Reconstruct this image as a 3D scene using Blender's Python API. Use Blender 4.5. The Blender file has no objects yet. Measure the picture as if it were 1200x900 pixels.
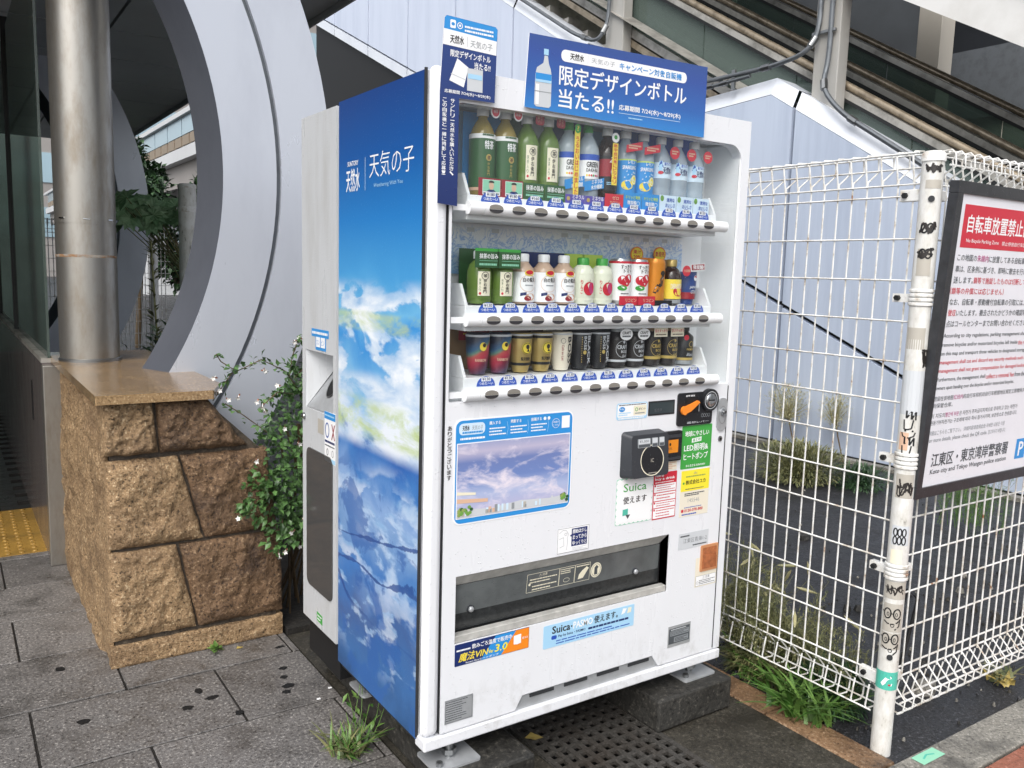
import bpy, math, random
from mathutils import Vector, noise
R = math.radians
scene = bpy.context.scene
COL = scene.collection
random.seed(7)

# ------------------------------------------------------------------ camera, world, sun, exposure
cam = bpy.data.objects.new('camera', bpy.data.cameras.new('camera'))
COL.objects.link(cam)
cam.location = (-1.04207, -1.93980, 1.49517)
cam.rotation_euler = (1.440047, -0.028440, -0.587970)
cam.data.sensor_width = 36
cam.data.lens = 993.6 / 1200 * 36
cam.data.clip_start = 0.05
cam.data.clip_end = 600
scene.camera = cam

world = bpy.data.worlds.new('World')
scene.world = world
world.use_nodes = True
wn = world.node_tree
sky = wn.nodes.new('ShaderNodeTexSky')
sky.sky_type = 'NISHITA'
sky.sun_disc = False
sky.sun_elevation = R(48)
sky.sun_rotation = R(228)
sky.air_density = 1.0
sky.dust_density = 4.0
sky.ozone_density = 1.0
hs = wn.nodes.new('ShaderNodeHueSaturation')
hs.inputs['Saturation'].default_value = 0.30
wn.links.new(sky.outputs[0], hs.inputs['Color'])
bg = wn.nodes['Background']
wn.links.new(hs.outputs[0], bg.inputs[0])
bg.inputs[1].default_value = 0.15

sun = bpy.data.objects.new('sun', bpy.data.lights.new('sun', 'SUN'))
COL.objects.link(sun)
sun.data.energy = 0.85
sun.data.angle = R(40)
sun.data.color = (1, 0.97, 0.93)
sun.rotation_euler = (R(42), 0, R(-48))

scene.view_settings.view_transform = 'Standard'
scene.view_settings.look = 'None'
scene.view_settings.gamma = 1
scene.view_settings.exposure = 0.66

# ------------------------------------------------------------------ colours and materials
def lin(h):
    h = h.lstrip('#')
    o = []
    for i in (0, 2, 4):
        c = int(h[i:i + 2], 16) / 255
        o.append(c / 12.92 if c <= 0.04045 else ((c + 0.055) / 1.055) ** 2.4)
    return tuple(o) + (1,)

MAT = {}

class NT:
    def __init__(s, name):
        m = bpy.data.materials.new(name)
        m.use_nodes = True
        s.m = m
        s.t = m.node_tree
        s.b = s.t.nodes['Principled BSDF']
        s.out = s.t.nodes['Material Output']
        MAT[name] = m
    def n(s, ty, **kw):
        nd = s.t.nodes.new(ty)
        for k, v in kw.items():
            if hasattr(nd, k):
                setattr(nd, k, v)
            else:
                s.put(nd.inputs[k], v)
        return nd
    def put(s, sock, v):
        if isinstance(v, bpy.types.NodeSocket):
            s.t.links.new(v, sock)
        else:
            sock.default_value = v
    def math(s, op, a, b=0.0, clamp=False):
        nd = s.t.nodes.new('ShaderNodeMath')
        nd.operation = op
        nd.use_clamp = clamp
        s.put(nd.inputs[0], a)
        s.put(nd.inputs[1], b)
        return nd.outputs[0]
    def mapr(s, v, a, b, c=0.0, d=1.0, smooth=False):
        nd = s.t.nodes.new('ShaderNodeMapRange')
        if smooth:
            nd.interpolation_type = 'SMOOTHSTEP'
        s.put(nd.inputs[0], v)
        for i, q in enumerate((a, b, c, d)):
            s.put(nd.inputs[i + 1], q)
        return nd.outputs[0]
    def mix(s, f, a, b, blend='MIX'):
        nd = s.t.nodes.new('ShaderNodeMix')
        nd.data_type = 'RGBA'
        nd.blend_type = blend
        s.put(nd.inputs[0], f)
        s.put(nd.inputs[6], a)
        s.put(nd.inputs[7], b)
        return nd.outputs[2]
    def pos(s):
        return s.t.nodes.new('ShaderNodeNewGeometry').outputs['Position']
    def obj(s):
        return s.t.nodes.new('ShaderNodeTexCoord').outputs['Object']
    def island(s):
        return s.t.nodes.new('ShaderNodeNewGeometry').outputs['Random Per Island']
    def scale(s, v, sc, off=(0, 0, 0), rot=(0, 0, 0)):
        nd = s.t.nodes.new('ShaderNodeMapping')
        s.put(nd.inputs[0], v)
        nd.inputs[1].default_value = off
        nd.inputs[2].default_value = rot
        nd.inputs[3].default_value = sc
        return nd.outputs[0]
    def noise(s, v, sc, det=4.0, rough=0.55, dist=0.0):
        nd = s.t.nodes.new('ShaderNodeTexNoise')
        s.put(nd.inputs['Vector'], v)
        nd.inputs['Scale'].default_value = sc
        nd.inputs['Detail'].default_value = det
        nd.inputs['Roughness'].default_value = rough
        nd.inputs['Distortion'].default_value = dist
        return nd.outputs[0]
    def voro(s, v, sc, feature='F1', out=0):
        nd = s.t.nodes.new('ShaderNodeTexVoronoi')
        nd.feature = feature
        s.put(nd.inputs['Vector'], v)
        nd.inputs['Scale'].default_value = sc
        return nd
    def ramp(s, f, stops, mode='LINEAR'):
        nd = s.t.nodes.new('ShaderNodeValToRGB')
        cr = nd.color_ramp
        cr.interpolation = mode
        while len(cr.elements) < len(stops):
            cr.elements.new(0.5)
        for e, (p, c) in zip(cr.elements, stops):
            e.position = p
            e.color = lin(c) if isinstance(c, str) else c
        s.put(nd.inputs[0], f)
        return nd.outputs[0]
    def bump(s, h, dist=0.002, st=1.0, prev=None):
        nd = s.t.nodes.new('ShaderNodeBump')
        nd.inputs['Strength'].default_value = st
        nd.inputs['Distance'].default_value = dist
        s.put(nd.inputs['Height'], h)
        if prev is not None:
            s.put(nd.inputs['Normal'], prev)
        s.put(s.b.inputs['Normal'], nd.outputs[0])
        return nd.outputs[0]
    def col(s, v): s.put(s.b.inputs['Base Color'], v)
    def rough(s, v): s.put(s.b.inputs['Roughness'], v)
    def metal(s, v): s.put(s.b.inputs['Metallic'], v)
    def drops(s, sc=140, keep=0.72, dist=0.0012):
        vd = s.voro(s.pos(), sc)
        sep = s.t.nodes.new('ShaderNodeSeparateColor')
        s.put(sep.inputs[0], vd.outputs['Color'])
        k = s.math('GREATER_THAN', sep.outputs[0], keep)
        d = s.mapr(vd.outputs['Distance'], 0.32, 0.12, 0, 1, True)
        return s.bump(s.math('MULTIPLY', d, k), dist, 0.8)

def simple(name, col, rough=0.5, metal=0.0, var=0.0, vs=6.0, drops=False, spec=None, rvar=0.0):
    n = NT(name)
    c = lin(col)
    if var:
        f = n.noise(n.pos(), vs, 5)
        dark = tuple(x * (1 - var) for x in c[:3]) + (1,)
        lite = tuple(min(1, x * (1 + var)) for x in c[:3]) + (1,)
        n.col(n.ramp(f, [(0.3, dark), (0.7, lite)]))
    else:
        n.col(c)
    if rvar:
        n.rough(n.mapr(n.noise(n.pos(), vs * 2, 4), 0.3, 0.7, max(0.02, rough - rvar), rough + rvar))
    else:
        n.rough(rough)
    n.metal(metal)
    if spec is not None:
        n.b.inputs['Specular IOR Level'].default_value = spec
    if drops:
        n.drops()
    return n

def machine_white(name, col, grime):
    n = NT(name)
    p = n.pos()
    g = n.noise(n.scale(p, (9, 9, 1.6)), 1.0, 6, 0.6)
    sp = n.noise(p, 55, 3, 0.7)
    m = n.math('MULTIPLY', n.mapr(g, 0.5, 0.85), grime, True)
    sp2 = n.math('MULTIPLY', n.mapr(sp, 0.70, 0.80), grime * 0.8)
    sz = n.t.nodes.new('ShaderNodeSeparateXYZ'); n.put(sz.inputs[0], p)
    splash = n.math('MULTIPLY', n.mapr(sz.outputs[2], .42, .19, 0, 1, True), n.mapr(n.noise(n.scale(p, (14, 14, 9)), 1, 6, .7), .50, .72, 0, .40))
    n.col(n.mix(n.math('MAXIMUM', n.math('MAXIMUM', m, sp2), splash), lin(col), lin('#8f8a80')))
    n.rough(n.mapr(g, 0.3, 0.7, 0.22, 0.42))
    n.drops(120, 0.80, 0.0010)
machine_white('white_paint', '#e2e4e8', 0.05)
machine_white('bin_paint', '#c4c7ca', 0.5)
simple('white_plastic', '#e8eaec', 0.3, drops=True)
simple('cavity_white', '#eef0f2', 0.5)
simple('seam_dark', '#2b2d30', 0.7)
simple('black_plastic', '#1c1e22', 0.38, drops=True)
simple('grey_plastic', '#33363b', 0.45, drops=True)
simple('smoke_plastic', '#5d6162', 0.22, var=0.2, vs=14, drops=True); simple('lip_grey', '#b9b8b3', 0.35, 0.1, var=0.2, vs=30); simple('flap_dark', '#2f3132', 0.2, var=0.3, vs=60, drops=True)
simple('dark_recess', '#1a1b1c', 0.6)
simple('button_grey', '#85817a', 0.3); simple('button_rim', '#8f8d89', 0.3)
simple('button_dark', '#3a393c', 0.22)
simple('chrome', '#c8cacc', 0.12, 1.0)
simple('silver_plate', '#aeb1b4', 0.36, 0.35, var=0.12, vs=20)
simple('steel_bolt', '#8d8f90', 0.35, 0.9)
simple('orange_lever', '#f08a2c', 0.35)
simple('copper_frame', '#c58a60', 0.4); simple('copper_plate', '#a3613c', 0.42, var=0.35, vs=70)
simple('orange_screen', '#e08a22', 0.3)
simple('lcd_glass', '#3a4346', 0.12)
simple('sticker_cream', '#e6dfcd', 0.5)
simple('cap_white', '#e6e8ea', 0.35)
INK = dict(white='#f2f3f4', black='#17181b', navy='#1d2f66', blue='#2f8fd6', deep='#1f4f9e', sky='#a6d2ee', red='#c9283c', darkred='#93222f',
           green='#3fa044', tea='#2f5a33', teapale='#8fa25a', leaf='#6fa04a', yellow='#f3e33c', cream='#e9e3cc', gold='#b9a25a', grey='#8f9498',
           lightgrey='#c9cdd1', purple='#5a4ea8', orange='#ef8a25', pink='#c43a72', brown='#5b4335', tan='#a08462', mint='#8fceb0', lemon='#f0d94e',
           teal='#52b8a4', paleblue='#cfe3f2', slate='#4d5257', lime='#bcd85a', charcoal='#2a2625', skin='#d9b49a', magenta='#b02a7a', royal='#2b55b5', mildew='#b3aea4')
for k, v in INK.items():
    simple('ink_' + k, v, 0.35)

def grad_mat(name, stops, axis, lo, hi, rough=0.28, cloud=0.0):
    n = NT(name)
    p = n.pos()
    sp = n.t.nodes.new('ShaderNodeSeparateXYZ')
    n.put(sp.inputs[0], p)
    t = n.mapr(sp.outputs[axis], lo, hi)
    c = n.ramp(t, stops)
    if cloud:
        f = n.noise(n.scale(p, (14, 14, 26)), 1, 6, 0.65, 0.4)
        c = n.mix(n.math('MULTIPLY', n.mapr(f, 0.5, 0.68), cloud), c, lin('#e9eef6'))
    n.col(c)
    n.rough(rough)
    n.drops(160, 0.78, 0.0008)
    return n
grad_mat('banner_blue', [(0, '#3384cc'), (0.35, '#2f62ac'), (0.75, '#33509a'), (1, '#34508f')], 2, 1.92, 2.14)
grad_mat('flyer_blue', [(0, '#1e2f66'), (1, '#26407f')], 2, 1.66, 2.12)

# artwork on the machine side: a painted sky, clouds low down
n = NT('sky_artwork')
p = n.pos()
sp = n.t.nodes.new('ShaderNodeSeparateXYZ'); n.put(sp.inputs[0], p)
z0 = n.mapr(sp.outputs[2], 0.19, 2.0)
warp = n.noise(n.scale(p, (4, 4, 4)), 1, 5, 0.55, 0.3)
low = n.mapr(z0, 0.78, 0.62)
t = n.math('ADD', z0, n.math('MULTIPLY', n.math('SUBTRACT', warp, 0.5), n.math('MULTIPLY', low, 0.22)))
c = n.ramp(t, [(0, '#2b5385'), (0.06, '#3a6ba6'), (0.13, '#3d6199'), (0.20, '#3a76bb'), (0.27, '#6f97c8'), (0.34, '#86a8d6'), (0.39, '#3f7cc0'), (0.435, '#2560ae'),
               (0.48, '#8fbfe0'), (0.55, '#6fb0e0'), (0.61, '#3f92d6'), (0.66, '#6fb6e2'), (0.71, '#4a9cd6'), (0.80, '#2b7dc4'), (0.90, '#1f589f'), (1, '#234585')])
def cumulus(c, sc, off, lo, hi, z_in, z_out, amt=1.0, side=None):
    a = n.noise(n.scale(p, sc, off), 1, 8, 0.56, 0.25)
    b = n.noise(n.scale(p, sc, (off[0], off[1], off[2] + .22)), 1, 8, 0.56, 0.25)     # the cloud's own painted tone
    m_ = n.math('MULTIPLY', n.mapr(a, lo, hi, 0, 1, True), n.math('MULTIPLY', n.mapr(z0, *z_in, 0, 1, True), n.mapr(z0, *z_out, 0, 1, True)))
    if side: m_ = n.math('MULTIPLY', m_, n.mapr(sp.outputs[1], *side, 0, 1, True))
    tone = n.mix(n.mapr(b, lo - .06, hi + .10), lin('#8fb9e0'), lin('#eef4fa'))
    return n.mix(n.math('MULTIPLY', m_, amt), c, tone)
c = cumulus(c, (3.6, 3.6, 9), (3, 1, 2), .47, .53, (.71, .67), (.48, .53))
gn = n.noise(n.scale(p, (5, 5, 14), (1, 4, 0)), 1, 6, 0.65, 0.4)
gb = n.math('MULTIPLY', n.mapr(z0, 0.435, 0.455, 0, 1, True), n.mapr(z0, 0.515, 0.49, 0, 1, True))
gb2 = n.math('MULTIPLY', n.mapr(z0, 0.615, 0.625, 0, 1, True), n.mapr(z0, 0.655, 0.645, 0, 1, True))
c = cumulus(c, (3.4, 3.4, 10), (8, 3, 1), .40, .50, (.56, .53), (.415, .44), .9)
c = n.mix(n.math('MULTIPLY', n.mapr(gn, 0.42, 0.60), n.math('MAXIMUM', gb, n.math('MULTIPLY', gb2, .7))), c, lin('#bccf94'))
c = cumulus(c, (3, 3, 7), (2, 7, 4), .47, .56, (.42, .36), (.10, .24), .75, (.52, .22))
c = cumulus(c, (6, 6, 14), (5, 2, 8), .53, .59, (.40, .34), (.03, .10), .55)
dk = n.noise(n.scale(p, (5, 5, 6), (7, 2, 5)), 1, 6, 0.6, 0.5)
db = n.math('MULTIPLY', n.mapr(z0, 0.42, 0.36, 0, 1, True), n.mapr(dk, 0.52, 0.57, 0, 1, True))
c = n.mix(n.math('MULTIPLY', db, 0.7), c, lin('#2a5fa6'))
st = n.noise(n.scale(p, (1.6, 1.6, 4.2), (2, 9, 1)), 1, 1.0, 0.3, 0.4)
wd = n.mapr(n.noise(n.scale(p, (9, 9, 9)), 1, 4, .7), .4, .7, .001, .026)
ln = n.mapr(n.math('ABSOLUTE', n.math('SUBTRACT', st, 0.5)), wd, n.math('ADD', wd, .006), 1, 0, True)
lb = n.math('MULTIPLY', n.mapr(z0, 0.38, 0.34, 0, 1, True), n.mapr(z0, 0.10, 0.16, 0, 1, True))
c = n.mix(n.math('MULTIPLY', n.math('MULTIPLY', ln, lb), 0.85), c, lin('#1f4a8e'))
n.col(c); n.rough(0.3); n.drops(170, 0.80, 0.0009)

# plain cloudy picture on the front panel
n = NT('cloud_picture')
p = n.pos()
sp = n.t.nodes.new('ShaderNodeSeparateXYZ'); n.put(sp.inputs[0], p)
t = n.mapr(sp.outputs[2], 0.82, 1.04)
c = n.ramp(t, [(0, '#b9b2cf'), (0.3, '#a9b6d8'), (0.5, '#6f86bd'), (0.72, '#6e80b4'), (0.85, '#b9b4cc'), (1, '#8e9ac2')])
f = n.noise(n.scale(p, (9, 9, 20)), 1, 6, 0.6, 0.6)
c = n.mix(n.mapr(f, 0.48, 0.66), c, lin('#e3dbe6'))
n.col(c); n.rough(0.3)
n = NT('splash_print')
p = n.pos()
sp = n.t.nodes.new('ShaderNodeSeparateXYZ'); n.put(sp.inputs[0], p)
t = n.mapr(sp.outputs[2], 1.44, 1.63)
c = n.ramp(t, [(0, '#7fbdee'), (0.45, '#c4e0f6'), (0.8, '#eef3f8'), (1, '#f2f4f6')])
f = n.noise(n.scale(p, (26, 26, 26)), 1, 4, 0.6, 1.5)
e = n.mapr(n.math('ABSOLUTE', n.math('SUBTRACT', f, 0.5)), 0.0, 0.06, 1, 0)
e = n.math('MULTIPLY', e, n.mapr(t, 1.0, 0.8))
c = n.mix(n.math('MULTIPLY', e, 0.75), c, lin('#5a9be0'))
n.col(c); n.rough(0.4)

def glassy(name, tint, opac, rough=0.04, fr=1.45):
    n = NT(name)
    n.t.nodes.remove(n.b)
    tr = n.n('ShaderNodeBsdfTransparent'); tr.inputs[0].default_value = lin(tint)
    gl = n.n('ShaderNodeBsdfGlossy'); gl.inputs['Roughness'].default_value = rough
    df = n.n('ShaderNodeBsdfDiffuse'); df.inputs[0].default_value = lin(tint)
    lw = n.n('ShaderNodeLayerWeight'); lw.inputs[0].default_value = 0.5
    fz = n.math('ADD', n.math('MULTIPLY', n.math('POWER', lw.outputs['Facing'], 5.0), 0.9), 0.035)
    m1 = n.n('ShaderNodeMixShader'); m1.inputs[0].default_value = opac
    n.t.links.new(tr.outputs[0], m1.inputs[1]); n.t.links.new(df.outputs[0], m1.inputs[2])
    m2 = n.n('ShaderNodeMixShader')
    n.put(m2.inputs[0], fz); n.t.links.new(m1.outputs[0], m2.inputs[1]); n.t.links.new(gl.outputs[0], m2.inputs[2])
    n.t.links.new(m2.outputs[0], n.out.inputs[0])
glassy('clear_pane', '#fdfefe', 0.0, 0.02)
glassy('green_glass', '#9aaba3', 0.22, 0.03)
glassy('dark_glass', '#6f8a80', 0.15, 0.05)
glassy('pet_clear', '#e6eef2', 0.30, 0.06)
glassy('bin_window', '#7a7a7a', 0.35, 0.1)

def granite(name, base, dark, lite, sc, rough=0.55, bumpd=0.0015, wet=0.0, stain='#2c2a28', stain_amt=0.5, island=0.0, coarse=0.8):
    n = NT(name)
    p = n.pos()
    f = n.noise(p, sc, 3, 0.8)
    c = n.ramp(f, [(0.34, dark), (0.46, base), (0.56, base), (0.66, lite)])
    g = n.noise(p, 5.5, 6, 0.65, 0.4)
    c = n.mix(n.math('MULTIPLY', n.mapr(g, 0.48, 0.72), stain_amt), c, lin(stain))
    if island:
        k = n.mapr(n.island(), 0, 1, 1 - island, 1 + island)
        cc = n.n('ShaderNodeCombineColor')
        for i in range(3): n.put(cc.inputs[i], k)
        c = n.mix(1.0, c, cc.outputs[0], 'MULTIPLY')
    n.col(c)
    n.rough(n.mapr(g, 0.35, 0.65, rough + wet * 0.5, rough - wet))
    h2 = n.noise(p, sc * .35, 5, .7)
    n.bump(n.math('ADD', f, n.math('MULTIPLY', h2, coarse)), bumpd, 0.8)
    return n
granite('paver_granite', '#6c6967', '#2f2d2c', '#aca8a2', 95, 0.45, 0.0020, 0.25, '#35322f', 0.75, 0.16)
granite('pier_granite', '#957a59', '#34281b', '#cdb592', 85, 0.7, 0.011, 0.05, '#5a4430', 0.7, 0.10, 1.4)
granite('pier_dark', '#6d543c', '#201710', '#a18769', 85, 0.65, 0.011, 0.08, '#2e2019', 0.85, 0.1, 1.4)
granite('cap_granite', '#957a58', '#5f4a32', '#bfa680', 110, 0.14, 0.0005, 0.08, '#665038', 0.6)
granite('mortar', '#4d443a', '#2b2620', '#6d6355', 70, 0.8, 0.004)
granite('plinth_concrete', '#33322f', '#191817', '#56534d', 60, 0.6, 0.003, 0.2, '#141413', 0.7)
granite('asphalt', '#2b2b2d', '#0e0e0f', '#5c5d62', 80, 0.5, 0.008, 0.22, '#1a1919', 0.6)
granite('gutter_concrete', '#39362f', '#1f1d1a', '#5c574e', 90, 0.6, 0.003, 0.25, '#1d1b18', 0.7)
granite('kerb_tan', '#86694e', '#3d2d20', '#ad967c', 80, 0.6, 0.004, 0.15, '#2a2019', 0.95)
granite('kerb_grey', '#85827a', '#4b4945', '#b5b1a8', 90, 0.5, 0.003, 0.15, '#383632', 0.85)
granite('brick_red', '#8a5644', '#5d3a2e', '#a67363', 60, 0.6, 0.002, 0.1, '#4d352b', 0.4, 0.12)
granite('tactile_yellow', '#a5803a', '#7d5f2a', '#bd9a55', 120, 0.5, 0.001, 0.1, '#5f4a26', 0.6)
granite('floor_dark', '#2e2d2c', '#1f1f1e', '#444240', 70, 0.4, 0.001, 0.15, '#1b1a1a', 0.5)
granite('iron_grate', '#403e3b', '#242321', '#5c5955', 90, 0.5, 0.002, 0.15, '#3a2d22', 0.4)
granite('soil_dark', '#1f1c18', '#0f0e0c', '#38322a', 60, 0.85, 0.008)

def brushed(name, col, lo, hi, metal, stretch, stain, bumpd=0.0):
    n = NT(name)
    p = n.pos()
    f = n.noise(n.scale(p, stretch), 1, 6, 0.65)
    n.col(n.mix(n.mapr(f, 0.45, 0.75), lin(col), lin(stain)))
    n.rough(n.mapr(f, 0.3, 0.7, lo, hi))
    n.metal(metal)
    return n
n = NT('rust'); n.col(n.ramp(n.noise(n.pos(), 40, 4, .7), [(.4, '#8f8a82'), (.6, '#8a6238')])); n.rough(.6)
n = brushed('steel_old', '#a9a6a0', 0.30, 0.46, 0.85, (16, 16, 5), '#8f877b')
brushed('steel_panel', '#7d7471', 0.14, 0.26, 0.35, (7, 7, 3), '#6a6260')
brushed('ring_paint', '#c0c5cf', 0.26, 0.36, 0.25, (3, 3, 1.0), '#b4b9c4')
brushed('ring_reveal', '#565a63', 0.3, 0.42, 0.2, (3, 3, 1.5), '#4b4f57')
brushed('clad_blue', '#bdc8da', 0.36, 0.5, 0.1, (5, 5, 0.35), '#a9b5c9'); brushed('clad_blue_lit', '#c9d2e4', 0.36, 0.5, 0.05, (3, 3, 0.4), '#bcc6d9')  # second is a paler copy: more sky light on upper panels painted in
brushed('clad_cap', '#dde2ea', 0.3, 0.42, 0.1, (3, 3, 1), '#cfd5df')
brushed('column_paint', '#a9a8a4', 0.4, 0.55, 0.0, (6, 6, 1), '#96938c')
brushed('rail_brown', '#a39682', 0.26, 0.4, 0.5, (9, 9, 9), '#5e5447')
brushed('deck_steel', '#aeaba4', 0.3, 0.5, 0.4, (4, 4, 4), '#5c5a55')
brushed('conduit_grey', '#6e7378', 0.4, 0.55, 0.4, (9, 9, 9), '#5b5f63')
brushed('soffit_grey', '#a8abac', 0.34, 0.40, 0.0, (.6, .6, .6), '#9c9fa0')
brushed('roof_white', '#dcdcda', 0.45, 0.6, 0.0, (2, 2, 2), '#c9c8c4')
simple('wall_darkest', '#22252a', 0.5, var=0.2, vs=2); simple('dark_wall', '#3c4044', 0.6, var=0.2, vs=2)  # near-black base colour of the far wall and landing; dark grey elsewhere
simple('dark_green_wall', '#4a5a54', 0.25, var=0.25, vs=1.5)
simple('beige_wall', '#b9b4aa', 0.6, var=0.08, vs=1.5)
simple('bldg_grey', '#8f8b88', 0.7, var=0.08, vs=0.4)
simple('bldg_glass', '#9db6c2', 0.15, 0.2)
simple('bridge_white', '#c7c9cb', 0.5, var=0.05, vs=0.5)
simple('bridge_brown', '#8d8070', 0.6)
simple('rubber_black', '#101113', 0.6)
# white painted wire and posts
n = NT('fence_white'); n.col(n.ramp(n.noise(n.pos(), 18, 5, 0.7), [(0.30, '#8a5c3c'), (0.36, '#bdb6aa'), (0.5, '#dfdfdc'), (0.75, '#e8e8e6')])); n.rough(0.4); n.drops(160, 0.7, 0.001)
n = NT('post_white'); n.col(n.ramp(n.noise(n.scale(n.pos(), (30, 30, 12)), 1, 6, 0.72), [(0.30, '#6e6a63'), (0.38, '#c9c7c0'), (0.6, '#dededb')])); n.rough(0.38)
simple('sign_white', '#e3e4ea', 0.38, var=0.03, vs=9, drops=True)
simple('sign_frame', '#3b3c3f', 0.35, 0.3, var=0.2, vs=40, drops=True)

def leafmat(name, a, b, rough=0.45):
    n = NT(name)
    n.col(n.ramp(n.island(), [(0, a), (1, b)]))
    n.rough(rough)
    n.b.inputs['Subsurface Weight'].default_value = 0.0
    try:
        n.b.inputs['Transmission Weight'].default_value = 0.0
    except Exception:
        pass
leafmat('leaf_shrub', '#2a4422', '#5c8246')
leafmat('leaf_grass', '#34591f', '#6a8a44')
leafmat('leaf_weed', '#4d5636', '#86845a')
leafmat('leaf_dry', '#8a8860', '#b3ac82')
leafmat('leaf_tree', '#1f3320', '#41603a')
leafmat('leaf_big', '#5c8058', '#93b088')
leafmat('stem_brown', '#4d4030', '#6e5d46')
leafmat('petal_white', '#e6e4dd', '#f3f2ee')
leafmat('sepal_rust', '#7d5344', '#9a6a55')
leafmat('leaf_fallen', '#a08f4e', '#bba561')

# ------------------------------------------------------------------ mesh builder
class Fr:
    def __init__(s, o, u, v, n):
        s.o, s.u, s.v, s.n = Vector(o), Vector(u), Vector(v), Vector(n)
    def pt(s, a, b, c=0.0):
        return s.o + s.u * a + s.v * b + s.n * c
class CylFr:
    def __init__(s, cx, cy, r, z0=0.0, a0=0.0):
        s.cx, s.cy, s.r, s.z0, s.a0 = cx, cy, r, z0, a0
    def pt(s, a, b, c=0.0):
        t = s.a0 + a / s.r
        return Vector((s.cx + (s.r + c) * math.sin(t), s.cy - (s.r + c) * math.cos(t), s.z0 + b))
class Turn:
    def __init__(s, fr): s.fr = fr
    def pt(s, a, b, c=0.0): return s.fr.pt(b, -a, c)
XY = Fr((0, 0, 0), (1, 0, 0), (0, 1, 0), (0, 0, 1))
FRONT = Fr((0, 0, 0), (1, 0, 0), (0, 0, 1), (0, -1, 0))       # a = x, b = z
LEFT = Fr((0, 0, 0), (0, -1, 0), (0, 0, 1), (-1, 0, 0))       # a = -y, b = z

_tc = {}
def glyphs(s, bold):
    k = (s, bold)
    if k not in _tc:
        cu = bpy.data.curves.new('lettering', 'FONT')
        cu.body = s
        cu.offset = bold
        cu.resolution_u = 2
        ob = bpy.data.objects.new('lettering', cu)
        me = ob.to_mesh()
        vs = [(v.co.x, v.co.y) for v in me.vertices]
        fs = [tuple(q.vertices) for q in me.polygons]
        ob.to_mesh_clear()
        bpy.data.objects.remove(ob)
        bpy.data.curves.remove(cu)
        _tc[k] = (vs, fs)
    return _tc[k]

def rr(u0, v0, u1, v1, r, k=4):
    out = []
    for cx, cy, a in ((u1 - r, v1 - r, 0), (u0 + r, v1 - r, 90), (u0 + r, v0 + r, 180), (u1 - r, v0 + r, 270)):
        for i in range(k + 1):
            t = R(a + 90 * i / k)
            out.append((cx + r * math.cos(t), cy + r * math.sin(t)))
    return out
def ell(cx, cy, rx, ry, k=20, a0=0, a1=360):
    full = abs(a1 - a0) >= 360
    m = k if full else k + 1
    return [(cx + rx * math.cos(R(a0 + (a1 - a0) * i / k)), cy + ry * math.sin(R(a0 + (a1 - a0) * i / k))) for i in range(m)]
def strip(pts, w):
    out = []
    for i in range(len(pts) - 1):
        (x0, y0), (x1, y1) = pts[i], pts[i + 1]
        d = math.hypot(x1 - x0, y1 - y0) or 1
        nx, ny = -(y1 - y0) / d * w / 2, (x1 - x0) / d * w / 2
        out.append([(x0 + nx, y0 + ny), (x0 - nx, y0 - ny), (x1 - nx, y1 - ny), (x1 + nx, y1 + ny)])
    return out

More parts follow.
